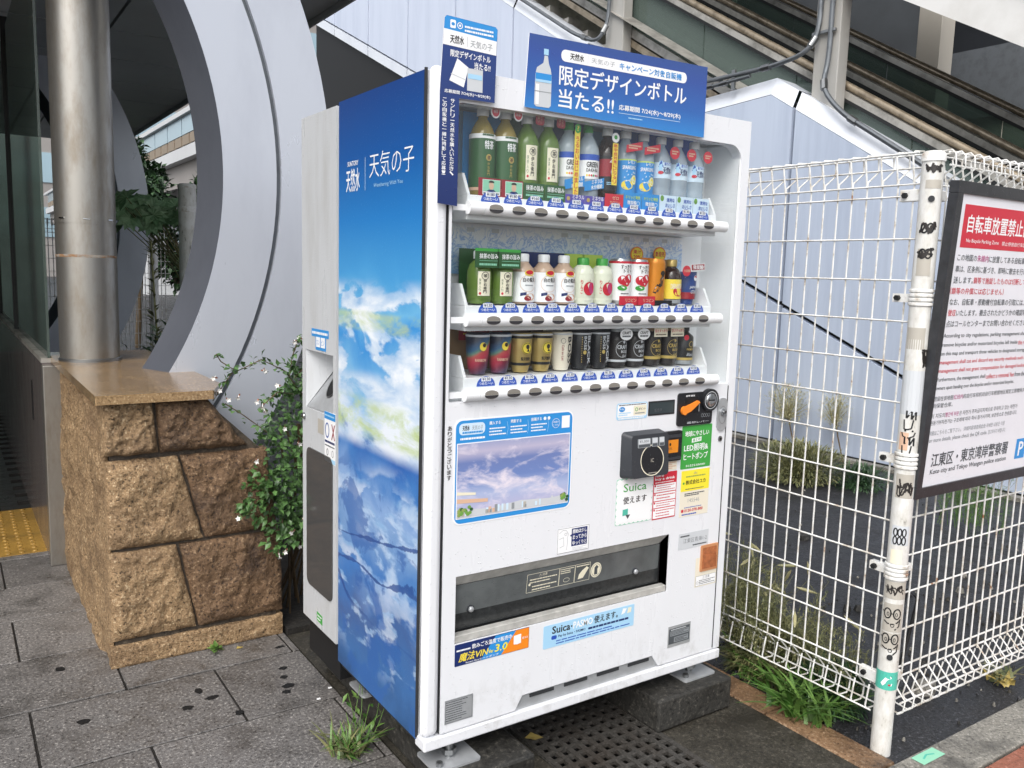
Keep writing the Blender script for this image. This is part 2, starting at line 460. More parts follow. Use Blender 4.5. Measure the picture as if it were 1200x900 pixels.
class MB:
    def __init__(s):
        s.v, s.f, s.fm, s.mats = [], [], [], []
    def mi(s, m):
        if m not in s.mats: s.mats.append(m)
        return s.mats.index(m)
    def add(s, vs, fs, m):
        o = len(s.v)
        s.v += [Vector(q) for q in vs]
        k = s.mi(m)
        for f in fs:
            s.f.append(tuple(o + i for i in f)); s.fm.append(k)
        return s
    def box(s, x0, y0, z0, x1, y1, z1, m):
        vs = [(x0, y0, z0), (x1, y0, z0), (x1, y1, z0), (x0, y1, z0), (x0, y0, z1), (x1, y0, z1), (x1, y1, z1), (x0, y1, z1)]
        return s.add(vs, [(3, 2, 1, 0), (4, 5, 6, 7), (0, 1, 5, 4), (1, 2, 6, 5), (2, 3, 7, 6), (3, 0, 4, 7)], m)
    def prism(s, poly, fr, n0, n1, m, back=True, side=None):
        k = len(poly)
        vs = [fr.pt(a, b, n1) for a, b in poly] + [fr.pt(a, b, n0) for a, b in poly]
        s.add(vs[:k], [tuple(range(k))], m)
        sd = [(i, k + i, k + (i + 1) % k, (i + 1) % k) for i in range(k)]
        s.add(vs, sd, side or m)
        if back: s.add(vs[k:], [tuple(reversed(range(k)))], side or m)
        return s
    def flat(s, poly, fr, n, m):
        return s.add([fr.pt(a, b, n) for a, b in poly], [tuple(range(len(poly)))], m)
    def rect(s, fr, u0, v0, u1, v1, n, m, r=0):
        return s.flat(rr(u0, v0, u1, v1, r) if r else [(u0, v0), (u1, v0), (u1, v1), (u0, v1)], fr, n, m)
    def line(s, fr, pts, w, n, m):
        for q in strip(pts, w): s.flat(q, fr, n, m)
        return s
    def ring(s, fr, cx, cy, rx, ry, w, n, m, k=28):
        o = ell(cx, cy, rx, ry, k); i_ = ell(cx, cy, rx - w, ry - w, k)
        vs = [fr.pt(a, b, n) for a, b in o + i_]
        return s.add(vs, [(i, (i + 1) % k, k + (i + 1) % k, k + i) for i in range(k)], m)
    def text(s, fr, t, u0, v0, u1, v1, n, m, bold=0.0, vertical=False, shear=0.0, slope=0.0, keep=False, _rep=False):
        if vertical:
            k = len(t); h = (v1 - v0) / k
            for i, ch in enumerate(t):
                if ch == ' ': continue
                s.text(fr, ch, u0, v1 - (i + 0.93) * h, u1, v1 - (i + 0.07) * h, n, m, bold)
            return s
        vs, fs = glyphs(t, min(bold, .012) if t.isascii() else min(bold, .004))
        if not vs: return s
        x0 = min(q[0] for q in vs); x1 = max(q[0] for q in vs); y0 = min(q[1] for q in vs); y1 = max(q[1] for q in vs)
        if vertical is False and t in 'ー一〜': keep = True
        sx = (u1 - u0) / max(1e-6, x1 - x0); sy = (v1 - v0) / max(1e-6, y1 - y0)
        if keep:
            sy = min(sx, sy)
        pts = []
        for x, y in vs:
            a = u0 + (x - x0) * sx + (y - y0) * sy * shear
            b = v0 + (y - y0) * sy + (a - u0) * slope
            if keep: b = (v0 + v1) / 2 + (y - (y0 + y1) / 2) * sy
            pts.append(fr.pt(a, b, n))
        s.add(pts, fs, m)
        if bold > .009 and not _rep:
            e = min(.0011, (v1 - v0) * .032)
            for k, (da, db) in enumerate(((e, 0), (e * .5, e * .7))):
                s.text(fr, t, u0 + da, v0 + db, u1 + da, v1 + db, n + .00007 * (k + 1), m, bold, False, shear, slope, keep, True)
        return s
    def rtext(s, fr, t, u0, v0, u1, v1, n, m, bold=0.0):
        # lettering turned a quarter: reads downwards
        f2 = Turn(fr)
        return s.text(f2, t, -v1, u0, -v0, u1, n, m, bold)
    def dashes(s, fr, u0, v0, u1, v1, rows, n, m, fill=0.45, seed=1):
        rnd = random.Random(seed)
        h = (v1 - v0) / rows
        for i in range(rows):
            a = u0; b = v1 - (i + 0.5) * h
            end = u1 - (u1 - u0) * rnd.choice((0, 0.05, 0.25))
            while a < end - 0.001:
                w = min(end - a, (u1 - u0) * rnd.uniform(0.03, 0.14))
                s.rect(fr, a, b - h * fill / 2, a + w, b + h * fill / 2, n, m)
                a += w + (u1 - u0) * 0.012
        return s
    def tube(s, pts, r, m, seg=6, closed=False, rs=None):
        pts = [Vector(q) for q in pts]
        k = len(pts); rings = []
        up = None
        for i, q in enumerate(pts):
            if closed: d = pts[(i + 1) % k] - pts[i - 1]
            else: d = pts[min(i + 1, k - 1)] - pts[max(i - 1, 0)]
            if d.length < 1e-9: d = Vector((0, 0, 1))
            d.normalize()
            if up is None:
                up = Vector((0, 0, 1)) if abs(d.z) < 0.9 else Vector((1, 0, 0))
            a = d.cross(up)
            if a.length < 1e-6:
                up = Vector((1, 0, 0)) if abs(d.x) < 0.9 else Vector((0, 1, 0)); a = d.cross(up)
            a.normalize(); b = a.cross(d).normalized(); up = b
            rad = rs[i] if rs else r
            rings.append([q + a * math.cos(2 * math.pi * j / seg) * rad + b * math.sin(2 * math.pi * j / seg) * rad for j in range(seg)])
        vs = [w for g in rings for w in g]; fs = []
        for i in range(k if closed else k - 1):
            o, o2 = i * seg, ((i + 1) % k) * seg
            for j in range(seg):
                fs.append((o + j, o + (j + 1) % seg, o2 + (j + 1) % seg, o2 + j))
        if not closed:
            fs.append(tuple(reversed(range(seg)))); fs.append(tuple(range((k - 1) * seg, k * seg)))
        return s.add(vs, fs, m)
    def lathe(s, prof, cx, cy, z, m, seg=20, caps=True, a0=0, a1=360, sq=0.0):
        full = abs(a1 - a0) >= 360
        cnt = seg if full else seg + 1
        vs = []
        for r, h in prof:
            for j in range(cnt):
                t = R(a0 + (a1 - a0) * j / seg)
                k = 1 + sq * (abs(math.sin(2 * t)) ** 2)
                vs.append((cx + r * k * math.sin(t), cy - r * k * math.cos(t), z + h))
        fs = []
        for i in range(len(prof) - 1):
            for j in range(seg):
                a, b = i * cnt + j, i * cnt + (j + 1) % cnt
                fs.append((a, b, b + cnt, a + cnt))
        if caps and full:
            fs.append(tuple(reversed(range(cnt)))); fs.append(tuple(range((len(prof) - 1) * cnt, len(prof) * cnt)))
        return s.add(vs, fs, m)
    def disc_dome(s, fr, cx, cy, rx, ry, h, m, k=20, n0=0.0):
        rings = [(1, 0), (0.92, 0.55), (0.7, 0.85), (0.35, 0.98)]
        vs = []
        for q, e in rings:
            vs += [fr.pt(a, b, n0 + h * e) for a, b in ell(cx, cy, rx * q, ry * q, k)]
        fs = []
        for i in range(3):
            for j in range(k):
                fs.append((i * k + j, i * k + (j + 1) % k, (i + 1) * k + (j + 1) % k, (i + 1) * k + j))
        fs.append(tuple(range(3 * k, 4 * k)))
        return s.add(vs, fs, m)
    def build(s, name, parent=None, smooth=0, bevel=0.0, loc=None, segs=2):
        root = parent
        off = Vector((0, 0, 0))
        while root is not None:
            off += root.location; root = root.parent
        base = Vector(loc) if loc is not None else Vector((0, 0, 0))
        me = bpy.data.meshes.new(name)
        me.from_pydata([q - off - base for q in s.v], [], s.f)
        for m in s.mats: me.materials.append(MAT[m])
        me.polygons.foreach_set('material_index', s.fm)
        if smooth:
            me.polygons.foreach_set('use_smooth', [True] * len(me.polygons))
            me.set_sharp_from_angle(angle=R(smooth))
        me.update()
        ob = bpy.data.objects.new(name, me)
        ob.location = base
        COL.objects.link(ob)
        if parent is not None: ob.parent = parent
        if bevel:
            bv = ob.modifiers.new('bevel', 'BEVEL'); bv.width = bevel; bv.segments = segs; bv.limit_method = 'ANGLE'; bv.angle_limit = R(40)
            bv.harden_normals = False
        return ob

def tag(o, label=None, cat=None, group=None, kind=None):
    if label: o['label'] = label
    if cat: o['category'] = cat
    if group: o['group'] = group
    if kind: o['kind'] = kind
    return o
def thing(name, label, cat, loc=(0, 0, 0), group=None):
    o = bpy.data.objects.new(name, None)
    o.empty_display_size = 0.1
    COL.objects.link(o)
    o.location = loc
    return tag(o, label, cat, group)
def struct(mb, name, **k):
    return tag(mb.build(name, **k), kind='structure')

# ------------------------------------------------------------------ ground
m = MB()
for q in ((-120, -60, .445, 160), (.867, -60, 120, 160), (.445, -60, .867, -.453), (.445, .236, .867, 160)): m.box(q[0], q[1], -0.6, q[2], q[3], -0.012, 'asphalt')
struct(m, 'ground')
m = MB()
g = 0.004
row = 0
y = 0.29 - 0.42 * 9
ROWS = []
while y < 2.86:
    h = 0.42
    off = -0.27 if (row % 2 == 0) else -0.57
    ROWS.append((y, y + h, off)); y += h + 0.001; row += 1
for (ya, yb, off) in ROWS:
    k = -16
    while True:
        xa = off + k * 0.6; xb = xa + 0.6
        k += 1
        if xa >= 0.06: break
        xb = min(xb, 0.06)
        if xa < -8: continue
        dz = random.uniform(-0.0015, 0.001)
        m.box(xa + g, ya + g, -0.05, xb - g, yb - g, dz, 'paver_granite')
struct(m, 'pavement', bevel=0.002, segs=1)
m = MB(); m.box(-8, -3.6, -0.05, 0.058, 2.88, -0.006, 'soil_dark'); struct(m, 'paving_bed')
m = MB()
for i in range(30):
    for j in range(40):
        xa = -0.62 - 0.2 * (i + 1) - (0.1 if j % 2 else 0); ya = 3.82 + 0.1 * j
        m.box(xa + .003, ya + .003, -0.05, xa + .197, ya + .097, -0.002, 'floor_dark')
m.box(-8, 7.8, -0.05, -0.62, 40, -0.003, 'floor_dark')
m.box(-8, 3.8, -0.05, -0.6, 7.81, -0.007, 'soil_dark')
struct(m, 'passage_floor')
m = MB()
for i in range(12):
    for j in range(3):
        x1 = -0.62 - 0.3 * i + (0 if i else 0); y0 = 2.89 + 0.302 * j
        m.box(x1 - .298, y0, -0.05, x1 - .002, y0 + .298, 0.004, 'tactile_yellow')
        for a in range(5):
            for b in range(5):
                m.disc_dome(Fr((x1 - .03 - a * .06, y0 + .03 + b * .06, 0.004), (1, 0, 0), (0, 1, 0), (0, 0, 1)), 0, 0, .013, .013, .006, 'tactile_yellow', 8)
struct(m, 'tactile_paving', smooth=40)
# dark strip, gutter and kerbs round the machine
m = MB(); m.box(0.062, -1.2, -0.03, 0.44, 1.30, -0.004, 'gutter_concrete'); m.box(0.87, -0.56, -0.03, 1.262, 1.3, -0.004, 'gutter_concrete')
m.box(0.062, -3.6, -0.03, 1.40, -1.2, -0.004, 'gutter_concrete'); m.box(0.44, -1.2, -0.03, 0.87, -0.46, -0.005, 'gutter_concrete'); m.box(0.44, 0.24, -0.03, 0.87, 1.3, -0.005, 'gutter_concrete')
m.box(0.87, -1.2, -0.03, 1.262, -0.56, -0.0045, 'gutter_concrete')
struct(m, 'gutter_paving')
m = MB()
yy = -0.56
for l in (0.42, 0.4, 0.45, 0.5): m.box(1.264, yy + .003, -0.05, 1.385, yy + l - .003, 0.0 , 'kerb_tan'); yy += l
struct(m, 'kerb', bevel=0.006)
m = MB()
for i in range(6): m.box(1.30 + i * 0.9 + .003, -0.715, -0.05, 1.30 + (i + 1) * 0.9 - .003, -0.565, 0.003, 'kerb_grey')
struct(m, 'edge_kerb', bevel=0.005)
m = MB()
for j in range(30):
    for i in range(24):
        xa = 1.42 + i * 0.2 + (0.1 if j % 2 else 0); ya = -0.722 - (j + 1) * 0.1
        m.box(xa + .002, ya + .002, -0.05, xa + .198, ya + .098, 0.001 + random.uniform(-.001, .001), 'brick_red')
struct(m, 'brick_pavement', bevel=0.002, segs=1)
m = MB(); m.rect(XY, 1.44, -0.62, 1.56, -0.575, 0.0045, 'ink_mint'); m.line(XY, [(1.47, -0.6), (1.5, -0.59), (1.53, -0.6)], .006, .005, 'ink_teal')
tag(m.build('ground_sticker'), 'small mint green marker plate set in the grey kerb by the post', 'marker')

# drain grating with square holes
t = thing('drain_grate', 'dark iron drain grating with square holes under the machine', 'grating', (0.655, -0.1, 0))
m = MB()
x0, x1, y0, y1 = 0.446, 0.866, -0.452, 0.235
nx, ny = 9, 15
px_, py_ = (x1 - x0 - .02) / nx, (y1 - y0 - .02) / ny
for i in range(nx + 1):
    c_ = x0 + .01 + i * px_; m.box(c_ - .009, y0, -0.012, c_ + .009, y1, 0.0, 'iron_grate')
for j in range(ny + 1):
    c_ = y0 + .01 + j * py_
    for i in range(nx):
        a = x0 + .01 + i * px_ + .009; b = a + px_ - .018
        m.box(a, c_ - .008, -0.012, b, c_ + .008, -0.001, 'iron_grate')
m.build('grid', t)
m = MB(); m.box(x0, y0, -0.3, x1, y1, -0.27, 'rubber_black')
for q in ((x0 - .004, y0, x0, y1), (x1, y0, x1 + .004, y1)): m.box(q[0], q[1], -0.3, q[2], q[3], -.002, 'iron_grate')
m.build('frame', t)

def block(name, label, x0, y0, x1, y1, z0, z1, mat='plinth_concrete', seed=0):
    m = MB(); m.box(x0, y0, z0, x1, y1, z1, mat)
    return tag(m.build(name, bevel=0.008), label, 'block', 'concrete blocks under the machine')
block('concrete_block', 'dark wet concrete plinth under the left front foot of the machine', 0.075, -0.085, 0.325, 0.66, 0.0, 0.112)
block('concrete_block', 'dark wet concrete plinth under the right end of the machine', 0.848, -0.048, 1.195, 0.66, 0.0, 0.112)
block('concrete_block', 'low concrete plinth under the recycling bin', 0.09, 0.67, 0.5, 0.95, 0.0, 0.10)

# ------------------------------------------------------------------ ring arches
def ring_arch(y, label):
    t = thing('ring_arch', label, 'arch', (-1.66, y + .1, 0), 'big round metal arches')
    cx, cz, ri, rg, ro, d = -1.655, 1.885, 1.64, 1.885, 2.13, 0.19
    def band(mb, r0, r1, ya, yb, mat, rev=None, k=110):
        vs, A0, A1 = [], R(-44), R(226)
        for j in range(k + 1):
            a = A0 + (A1 - A0) * j / k; c, s_ = math.cos(a), math.sin(a)
            for r, yy in ((r0, ya), (r1, ya), (r1, yb), (r0 - (.062 if rev else 0), yb)): vs.append((cx + r * c, yy, cz + r * s_))
        f0, f1 = [(0, 1, 2, 3), (k * 4 + 3, k * 4 + 2, k * 4 + 1, k * 4)], []
        for j in range(k):
            o, q = j * 4, (j + 1) * 4
            for i in range(4):
                f = (o + i, o + (i + 1) % 4, q + (i + 1) % 4, q + i)
                (f1 if (rev and i == 3) else f0).append(f)
        o_ = len(mb.v); mb.add(vs, f0, mat)
        if rev:
            k_ = mb.mi(rev)
            for f in f1: mb.f.append(tuple(o_ + i for i in f)); mb.fm.append(k_)
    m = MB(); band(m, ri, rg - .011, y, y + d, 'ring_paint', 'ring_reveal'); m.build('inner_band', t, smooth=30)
    m = MB(); band(m, rg + .011, ro, y, y + d, 'ring_paint'); m.build('outer_band', t, smooth=30)
    m = MB(); band(m, rg - .011, rg + .011, y + .022, y + d - .01, 'conduit_grey'); m.build('groove', t, smooth=30)
ring_arch(1.86, 'pale grey ring arch with a dark groove right behind the stone pier')
ring_arch(6.0, 'farther grey ring arch in shade behind the steel column')

# ------------------------------------------------------------------ stone pier
pier = thing('stone_pier', 'rough tan granite pier with a polished cap beside the machine', 'stone pier', (-0.28, 2.1, 0))
def rough_face(mb, quad, yf, depth, mat, amp, seed, nu=46, nv=30):
    # quad: four (x, z) corners bl, br, tr, tl; a split stone with a rough front
    vs, fs = [], []
    for j in range(nv + 1):
        for i in range(nu + 1):
            u, v = i / nu, j / nv
            x = (quad[0][0] * (1 - u) + quad[1][0] * u) * (1 - v) + (quad[3][0] * (1 - u) + quad[2][0] * u) * v
            z = (quad[0][1] * (1 - u) + quad[1][1] * u) * (1 - v) + (quad[3][1] * (1 - u) + quad[2][1] * u) * v
            e = min(u, 1 - u) * 8; e2 = min(v, 1 - v) * 8
            k = min(1, e) * min(1, e2)
            q = Vector((x * 7 + seed, z * 7, seed * 1.7))
            d = amp * (0.85 + noise.fractal(q, 0.75, 2.2, 6) * 0.55 + 0.35 * noise.noise(q * 5) + .25 * noise.noise(q * 11)) * (k ** 0.6)
            edge = 0.006 * noise.noise(Vector((x * 22 + seed, z * 22, 3)))
            vs.append((x + (edge if 0 < i < nu else edge * .6), yf - d, z + edge * .8))
    w = nu + 1
    for j in range(nv):
        for i in range(nu): fs.append((j * w + i, j * w + i + 1, (j + 1) * w + i + 1, (j + 1) * w + i))
    o = len(vs)
    per = [i for i in range(w)] + [j * w + nu for j in range(1, nv + 1)] + [nv * w + i for i in range(nu - 1, -1, -1)] + [j * w for j in range(nv - 1, 0, -1)]
    for i in per: vs.append((vs[i][0], yf + depth, vs[i][2]))
    k = len(per)
    for i in range(k): fs.append((per[(i + 1) % k], per[i], o + i, o + (i + 1) % k))
    mb.add(vs, fs, mat)
def pier_block(q, mat='pier_granite', amp=.022, seed=0.0, depth=.05):
    m = MB(); rough_face(m, q, 1.322, depth, mat, amp, seed); m.build('stone_block', pier, smooth=60)
L_ = -0.588
pier_block([(L_ - .005, 0.0), (0.05, 0.0), (0.05, .085), (L_ - .005, .085)], amp=.008, seed=1.1)
pier_block([(L_, .105), (-.288, .108), (-.356, .440), (L_, .440)], seed=2.3)
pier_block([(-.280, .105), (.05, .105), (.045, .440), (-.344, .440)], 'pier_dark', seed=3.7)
pier_block([(L_, .454), (-.258, .454), (-.345, .782), (L_, .782)], seed=4.9)
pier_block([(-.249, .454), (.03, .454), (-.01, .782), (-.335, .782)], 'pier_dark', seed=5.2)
pier_block([(L_ - .012, .80), (-.412, .80), (-.428, .995), (L_ - .005, .995)], seed=6.6, amp=.03)
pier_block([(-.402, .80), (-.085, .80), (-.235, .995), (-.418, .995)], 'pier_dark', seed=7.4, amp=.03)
m = MB()
m.add([(L_ + .012, 1.335, 0), (.03, 1.335, 0), (.02, 1.335, .45), (-.02, 1.335, .77), (-.24, 1.335, .985), (L_ + .012, 1.335, .985),
       (L_ + .012, 2.9, 0), (.03, 2.9, 0), (.02, 2.9, .45), (-.02, 2.9, .77), (-.24, 2.9, .985), (L_ + .012, 2.9, .985)],
      [(0, 1, 2, 3, 4, 5), (11, 10, 9, 8, 7, 6), (0, 6, 7, 1), (1, 7, 8, 2), (2, 8, 9, 3), (3, 9, 10, 4), (4, 10, 11, 5), (5, 11, 6, 0)], 'mortar')
m.build('mortar_core', pier)
# rough left flank: one long face
m = MB(); vs, fs = [], []
nu, nv = 90, 64
for j in range(nv + 1):
    for i in range(nu + 1):
        y_ = 1.335 + (2.9 - 1.335) * i / nu; z_ = 0.0 + .995 * j / nv
        q = Vector((y_ * 6, z_ * 6, 9.1))
        jt = sum(math.exp(-((z_ - zz) / .012) ** 2) for zz in (.1, .446, .788)) * .5
        d = .014 + .022 * noise.fractal(q, .8, 2.2, 6) + .008 * noise.noise(q * 4) - jt * .016
        kf = min(1, (y_ - 1.335) / .2); vs.append((L_ + .008 * (1 - kf) - d * kf * .8, y_, z_))
w = nu + 1
for j in range(nv):
    for i in range(nu): fs.append((j * w + i + 1, j * w + i, (j + 1) * w + i, (j + 1) * w + i + 1))
m.add(vs, fs, 'pier_granite'); m.build('side_face', pier, smooth=60)
m = MB(); m.prism([(-.622, 1.265), (-.222, 1.265), (-.150, 1.45), (-.150, 2.9), (-.622, 2.9)], XY, 0.997, 1.03, 'cap_granite'); m.build('cap_slab', pier, bevel=.004)

# ------------------------------------------------------------------ steel column on the pier
t = thing('steel_column', 'tall round brushed steel column standing on the granite pier cap', 'column', (-0.478, 2.47, 1.03))
m = MB(); m.lathe([(.128, 0), (.128, .62)], -.478, 2.47, 1.03, 'steel_old', 40); m.lathe([(.126, .62), (.126, .63)], -.478, 2.47, 1.03, 'steel_old', 40, False)
m.lathe([(.128, .63), (.128, 2.0)], -.478, 2.47, 1.03, 'steel_old', 40); m.lathe([(.1284, .478), (.1288, .484), (.1284, .490)], -.478, 2.47, 1.03, 'rust', 40, False); m.build('shaft', t, smooth=40)
m = MB()
for a in (-40, 10, 60):
    f = CylFr(-.478, 2.47, .128, 1.03, R(a - 15)); m.prism(rr(-.014, .648, .014, .654, .001, 1), f, 0, .004, 'chrome')
m.build('joint_clip', t)
m = MB(); m.lathe([(.134, 0), (.134, .012), (.129, .016)], -.478, 2.47, 1.03, 'steel_bolt', 40); m.build('base_collar', t, smooth=40)

# ------------------------------------------------------------------ entrance wall on the left
t = thing('entrance_wall', 'long low polished dark wall topped with green glass panes left of the pier', 'wall', (-0.64, 6, 0))
m = MB()
for i in range(6): m.box(-.66, (2.70 if i == 0 else 2.93 + 1.5 * i), 0.0, -.60, 2.93 + 1.5 * (i + 1) - .006, .995, 'steel_panel')
m.build('wall_panel', t, bevel=.003)
m = MB(); m.box(-.665, 2.70, .998, -.595, 11.9, 1.02, 'deck_steel'); m.build('coping', t)
for i in range(5):
    m = MB(); m.box(-.636, (2.70 if i == 0 else 2.94 + 1.8 * i), 1.022, -.624, 2.94 + 1.8 * (i + 1) - .03, 2.95, 'green_glass'); m.build('glass_pane', t)
    m = MB(); m.box(-.65, 2.94 + 1.8 * (i + 1) - .028, 1.021, -.61, 2.94 + 1.8 * (i + 1) - .002, 3.05, 'rubber_black'); m.build('mullion', t)
m = MB(); m.prism(rr(-3.36, .62, -3.31, .84, .004, 2), LEFT.__class__((-.66, 0, 0), (0, -1, 0), (0, 0, 1), (-1, 0, 0)), 0.001, .004, 'rubber_black')
m.build('wall_socket', t)
m = MB(); m.box(-.665, 2.63, 0, -.582, 2.697, .99, 'steel_old'); m.build('end_plate', t, bevel=.003)
# dark panelled wall farther inside and the ceiling
t = thing('passage_wall', 'dark green glazed back wall deep inside the passage', 'wall', (-2, 14, 0))
m = MB(); m.box(-8, 13.9, 0, -.55, 14.2, 4, 'dark_green_wall'); m.build('back_wall', t)
m = MB()
for i in range(6): m.box(-7.5 + i * 1.2, 13.86, 0, -7.44 + i * 1.2, 13.9, 4, 'rubber_black')
m.build('mullion', t)
m = MB(); m.box(-4.3, 2.3, 0, -4.1, 14, 4, 'dark_wall'); m.build('side_wall', t)
t = thing('soffit_ceiling', 'dark grey panelled ceiling above the passage behind the ring arch', 'ceiling', (-2, 8, 3.1))
m = MB()
for i in range(10):
    for j in range(6):
        x1_ = 1.05 - 1.05 * j; ya = 2.06 + i * 0.92
        m.box(x1_ - 1.030, ya, 3.10, x1_, ya + .898, 3.13, 'soffit_grey')
m.build('ceiling_panel', t)
m = MB(); m.box(-5.3, 2.06, 3.135, 1.07, 11.3, 3.32, 'dark_wall'); m.build('ceiling_deck', t)
m = MB()
for i in range(4): m.box(1.055, 2.1 + i * 2.2, 3.06, 1.068, 2.1 + i * 2.2 + 2.19, 3.13, 'soffit_grey')
m.build('edge_trim', t)

# ------------------------------------------------------------------ escalator building on the right
eb = thing('escalator_building', 'pale blue panel clad escalator building rising behind the machine and fence', 'building', (5.5, 4, 0))
X0 = 5.3
def up(y):
    if y <= 3.417: return 3.319 + 0.597 * (y - 3.417)
    if y <= 4.62: return 3.25 + (3.319 - 3.25) * (4.62 - y) / (4.62 - 3.417)
    return 3.25 + 0.583 * (y - 4.62)
def lowy(y): return max(0.0, 1.472 + 0.425 * (y - 3.613))
def panel_poly(ya, yb, f0, f1, gap=.018):
    ys = [ya + gap] + [q for q in (3.417, 4.62) if ya + gap < q < yb - gap] + [yb - gap]
    bot = [(-q, f0(q)) for q in ys]; top = [(-q, f1(q)) for q in ys]
    return top + bot[::-1]
WALLF = Fr((X0, 0, 0), (0, -1, 0), (0, 0, 1), (-1, 0, 0))
joints = [3.15 + 1.52 * i for i in range(-4, 10)]
for ya, yb in zip(joints[:-1], joints[1:]):
    f1 = lambda y: max(.2, up(y) - .16)
    if yb < 4.7 + .1:
        # infill below the diagonal joint, band above it
        if lowy(yb) > 0.1:
            m = MB(); m.prism(panel_poly(ya, yb, lambda y: 0.03, lambda y: max(.04, lowy(y) - .022)), WALLF, -.06, 0, 'clad_blue'); m.build('wall_panel', eb)
        m = MB(); m.prism(panel_poly(ya, yb, lambda y: max(.03, lowy(y) + .022), f1), WALLF, -.06, 0, 'clad_blue'); m.build('wall_panel', eb)
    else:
        m = MB(); m.prism(panel_poly(ya, yb, lambda y: lowy(y) + .19, f1), WALLF, -.06, 0, 'clad_blue_lit'); m.build('wall_panel', eb)
        m = MB(); m.prism(panel_poly(ya, yb, lambda y: lowy(y), lambda y: lowy(y) + .16), WALLF, -.06, 0.004, 'clad_cap'); m.build('lower_trim', eb)
    # bevelled cap strip leaning back
    ys = [ya + .016] + [q for q in (3.417, 4.62) if ya < q < yb] + [yb - .016]
    m = MB()
    for a, b in zip(ys[:-1], ys[1:]):
        za, zb = up(a), up(b)
        m.add([(X0 - .0, a, za - .155), (X0, b, zb - .155), (X0 + .07, b, zb), (X0 + .07, a, za), (X0 + .4, b, zb - .02), (X0 + .4, a, za - .02)],
              [(0, 1, 2, 3), (3, 2, 4, 5)], 'clad_cap')
    m.build('cap_flashing', eb)
m = MB(); m.prism([(-14.9, 3.0), (-14.9, 9), (-4.62, 3.2), (-3.417, 3.2), (2.9, -.4 + .0), (2.9, 0), (-4.7, 0), (-4.7, 1.95)], WALLF, -.12, -.065, 'rubber_black'); m.build('backing_wall', eb)
m = MB(); m.box(X0 - .02, -3, 0, X0 + .05, 4.72, .03, 'rubber_black'); m.box(X0 - .10, -3, -.01, X0 - .021, 4.72, .02, 'kerb_grey'); m.build('plinth', eb)
# underside of the stairs beyond
m = MB()
for i in range(7):
    ya, yb = 4.75 + 1.52 * i, 4.75 + 1.52 * (i + 1) - .012
    for j in range(3):
        xa, xb = X0 + .02 + j * 1.4, X0 + .02 + (j + 1) * 1.4 - .012
        m.add([(xa, ya, lowy(ya)), (xb, ya, lowy(ya)), (xb, yb, lowy(yb)), (xa, yb, lowy(yb))], [(0, 1, 2, 3)], 'soffit_grey')
m.add([(X0, 4.72, lowy(4.72) + .03), (X0 + 4.4, 4.72, lowy(4.72) + .03), (X0 + 4.4, 15.4, lowy(15.4) + .03), (X0, 15.4, lowy(15.4) + .03)], [(0, 1, 2, 3)], 'rubber_black')
m.build('stair_soffit', eb)
m = MB(); m.box(X0 + .05, 4.70, 0, X0 + 4.4, 4.75, 1.95, 'dark_wall'); m.box(9.7, 4.75, 0, 9.9, 26, 8, 'dark_wall'); m.build('inner_wall', eb)
# escalator balustrades
def hz(x, y):
    zr = {5.62: 2.433 + .59 * (y - 1.56), 6.3: 2.56 + .59 * (y - 1.64), 7.0: 2.86 + .59 * (y - 1.76)}
    return zr[x]
for x in (5.62, 6.3, 7.0):
    m = MB(); m.tube([(x, -1.4, hz(x, -1.4)), (x, 16, hz(x, 16))], .032, 'rail_brown', 10); m.build('handrail', eb, smooth=40)
    m = MB()
    for dz, w_, mt in ((-.075, .03, 'deck_steel'), (-.12, .016, 'rubber_black'), (-.66, .06, 'deck_steel'), (-.75, .05, 'rail_brown')):
        vs = []
        for y_ in (-1.4, 16):
            z_ = hz(x, y_) + dz
            vs += [(x - .05, y_, z_ - w_), (x + .05, y_, z_ - w_), (x + .05, y_, z_ + w_), (x - .05, y_, z_ + w_)]
        m.add(vs, [(0, 1, 2, 3), (7, 6, 5, 4), (0, 4, 5, 1), (1, 5, 6, 2), (2, 6, 7, 3), (3, 7, 4, 0)], mt)
    m.build('deck_rail', eb)
    k = 0
    y_ = -1.4
    while y_ < 15.5:
        m = MB(); ya, yb = y_, y_ + 1.2
        vs = []
        for xx in (x - .006, x + .006): vs += [(xx, ya + .006, hz(x, ya) - .60), (xx, yb - .006, hz(x, yb) - .60), (xx, yb - .006, hz(x, yb) - .13), (xx, ya + .006, hz(x, ya) - .13)]
        m.add(vs, [(0, 1, 2, 3), (7, 6, 5, 4), (0, 4, 5, 1), (1, 5, 6, 2), (2, 6, 7, 3), (3, 7, 4, 0)], 'green_glass'); m.build('glass_panel', eb)
        y_ += 1.2
m = MB()
for i in range(44):
    ya = -1.4 + i * .4; z_ = hz(5.62, ya) - .95
    m.box(5.66, ya, z_ - .24, 6.96, ya + .41, z_, 'deck_steel')
m.build('steps', eb)
m = MB()
vs = [(X0 + .08, -1.4, -.05), (X0 + .08, 3.4, 3.2), (X0 + .08, 3.4, 2.9), (X0 + .08, -1.4, -.4)]
vs = [(5.36, -3, -.62), (5.36, 16, 10.6), (5.60, 16, 10.6), (5.60, -3, -.62)]
m.add([(q[0], q[1], q[2] - .02) for q in [(5.40, -1.2, hz(5.62, -1.2) - .5), (5.40, 16, hz(5.62, 16) - .5), (5.58, 16, hz(5.62, 16) - .46), (5.58, -1.2, hz(5.62, -1.2) - .46)]], [(0, 1, 2, 3)], 'deck_steel')
m.build('outer_deck', eb)
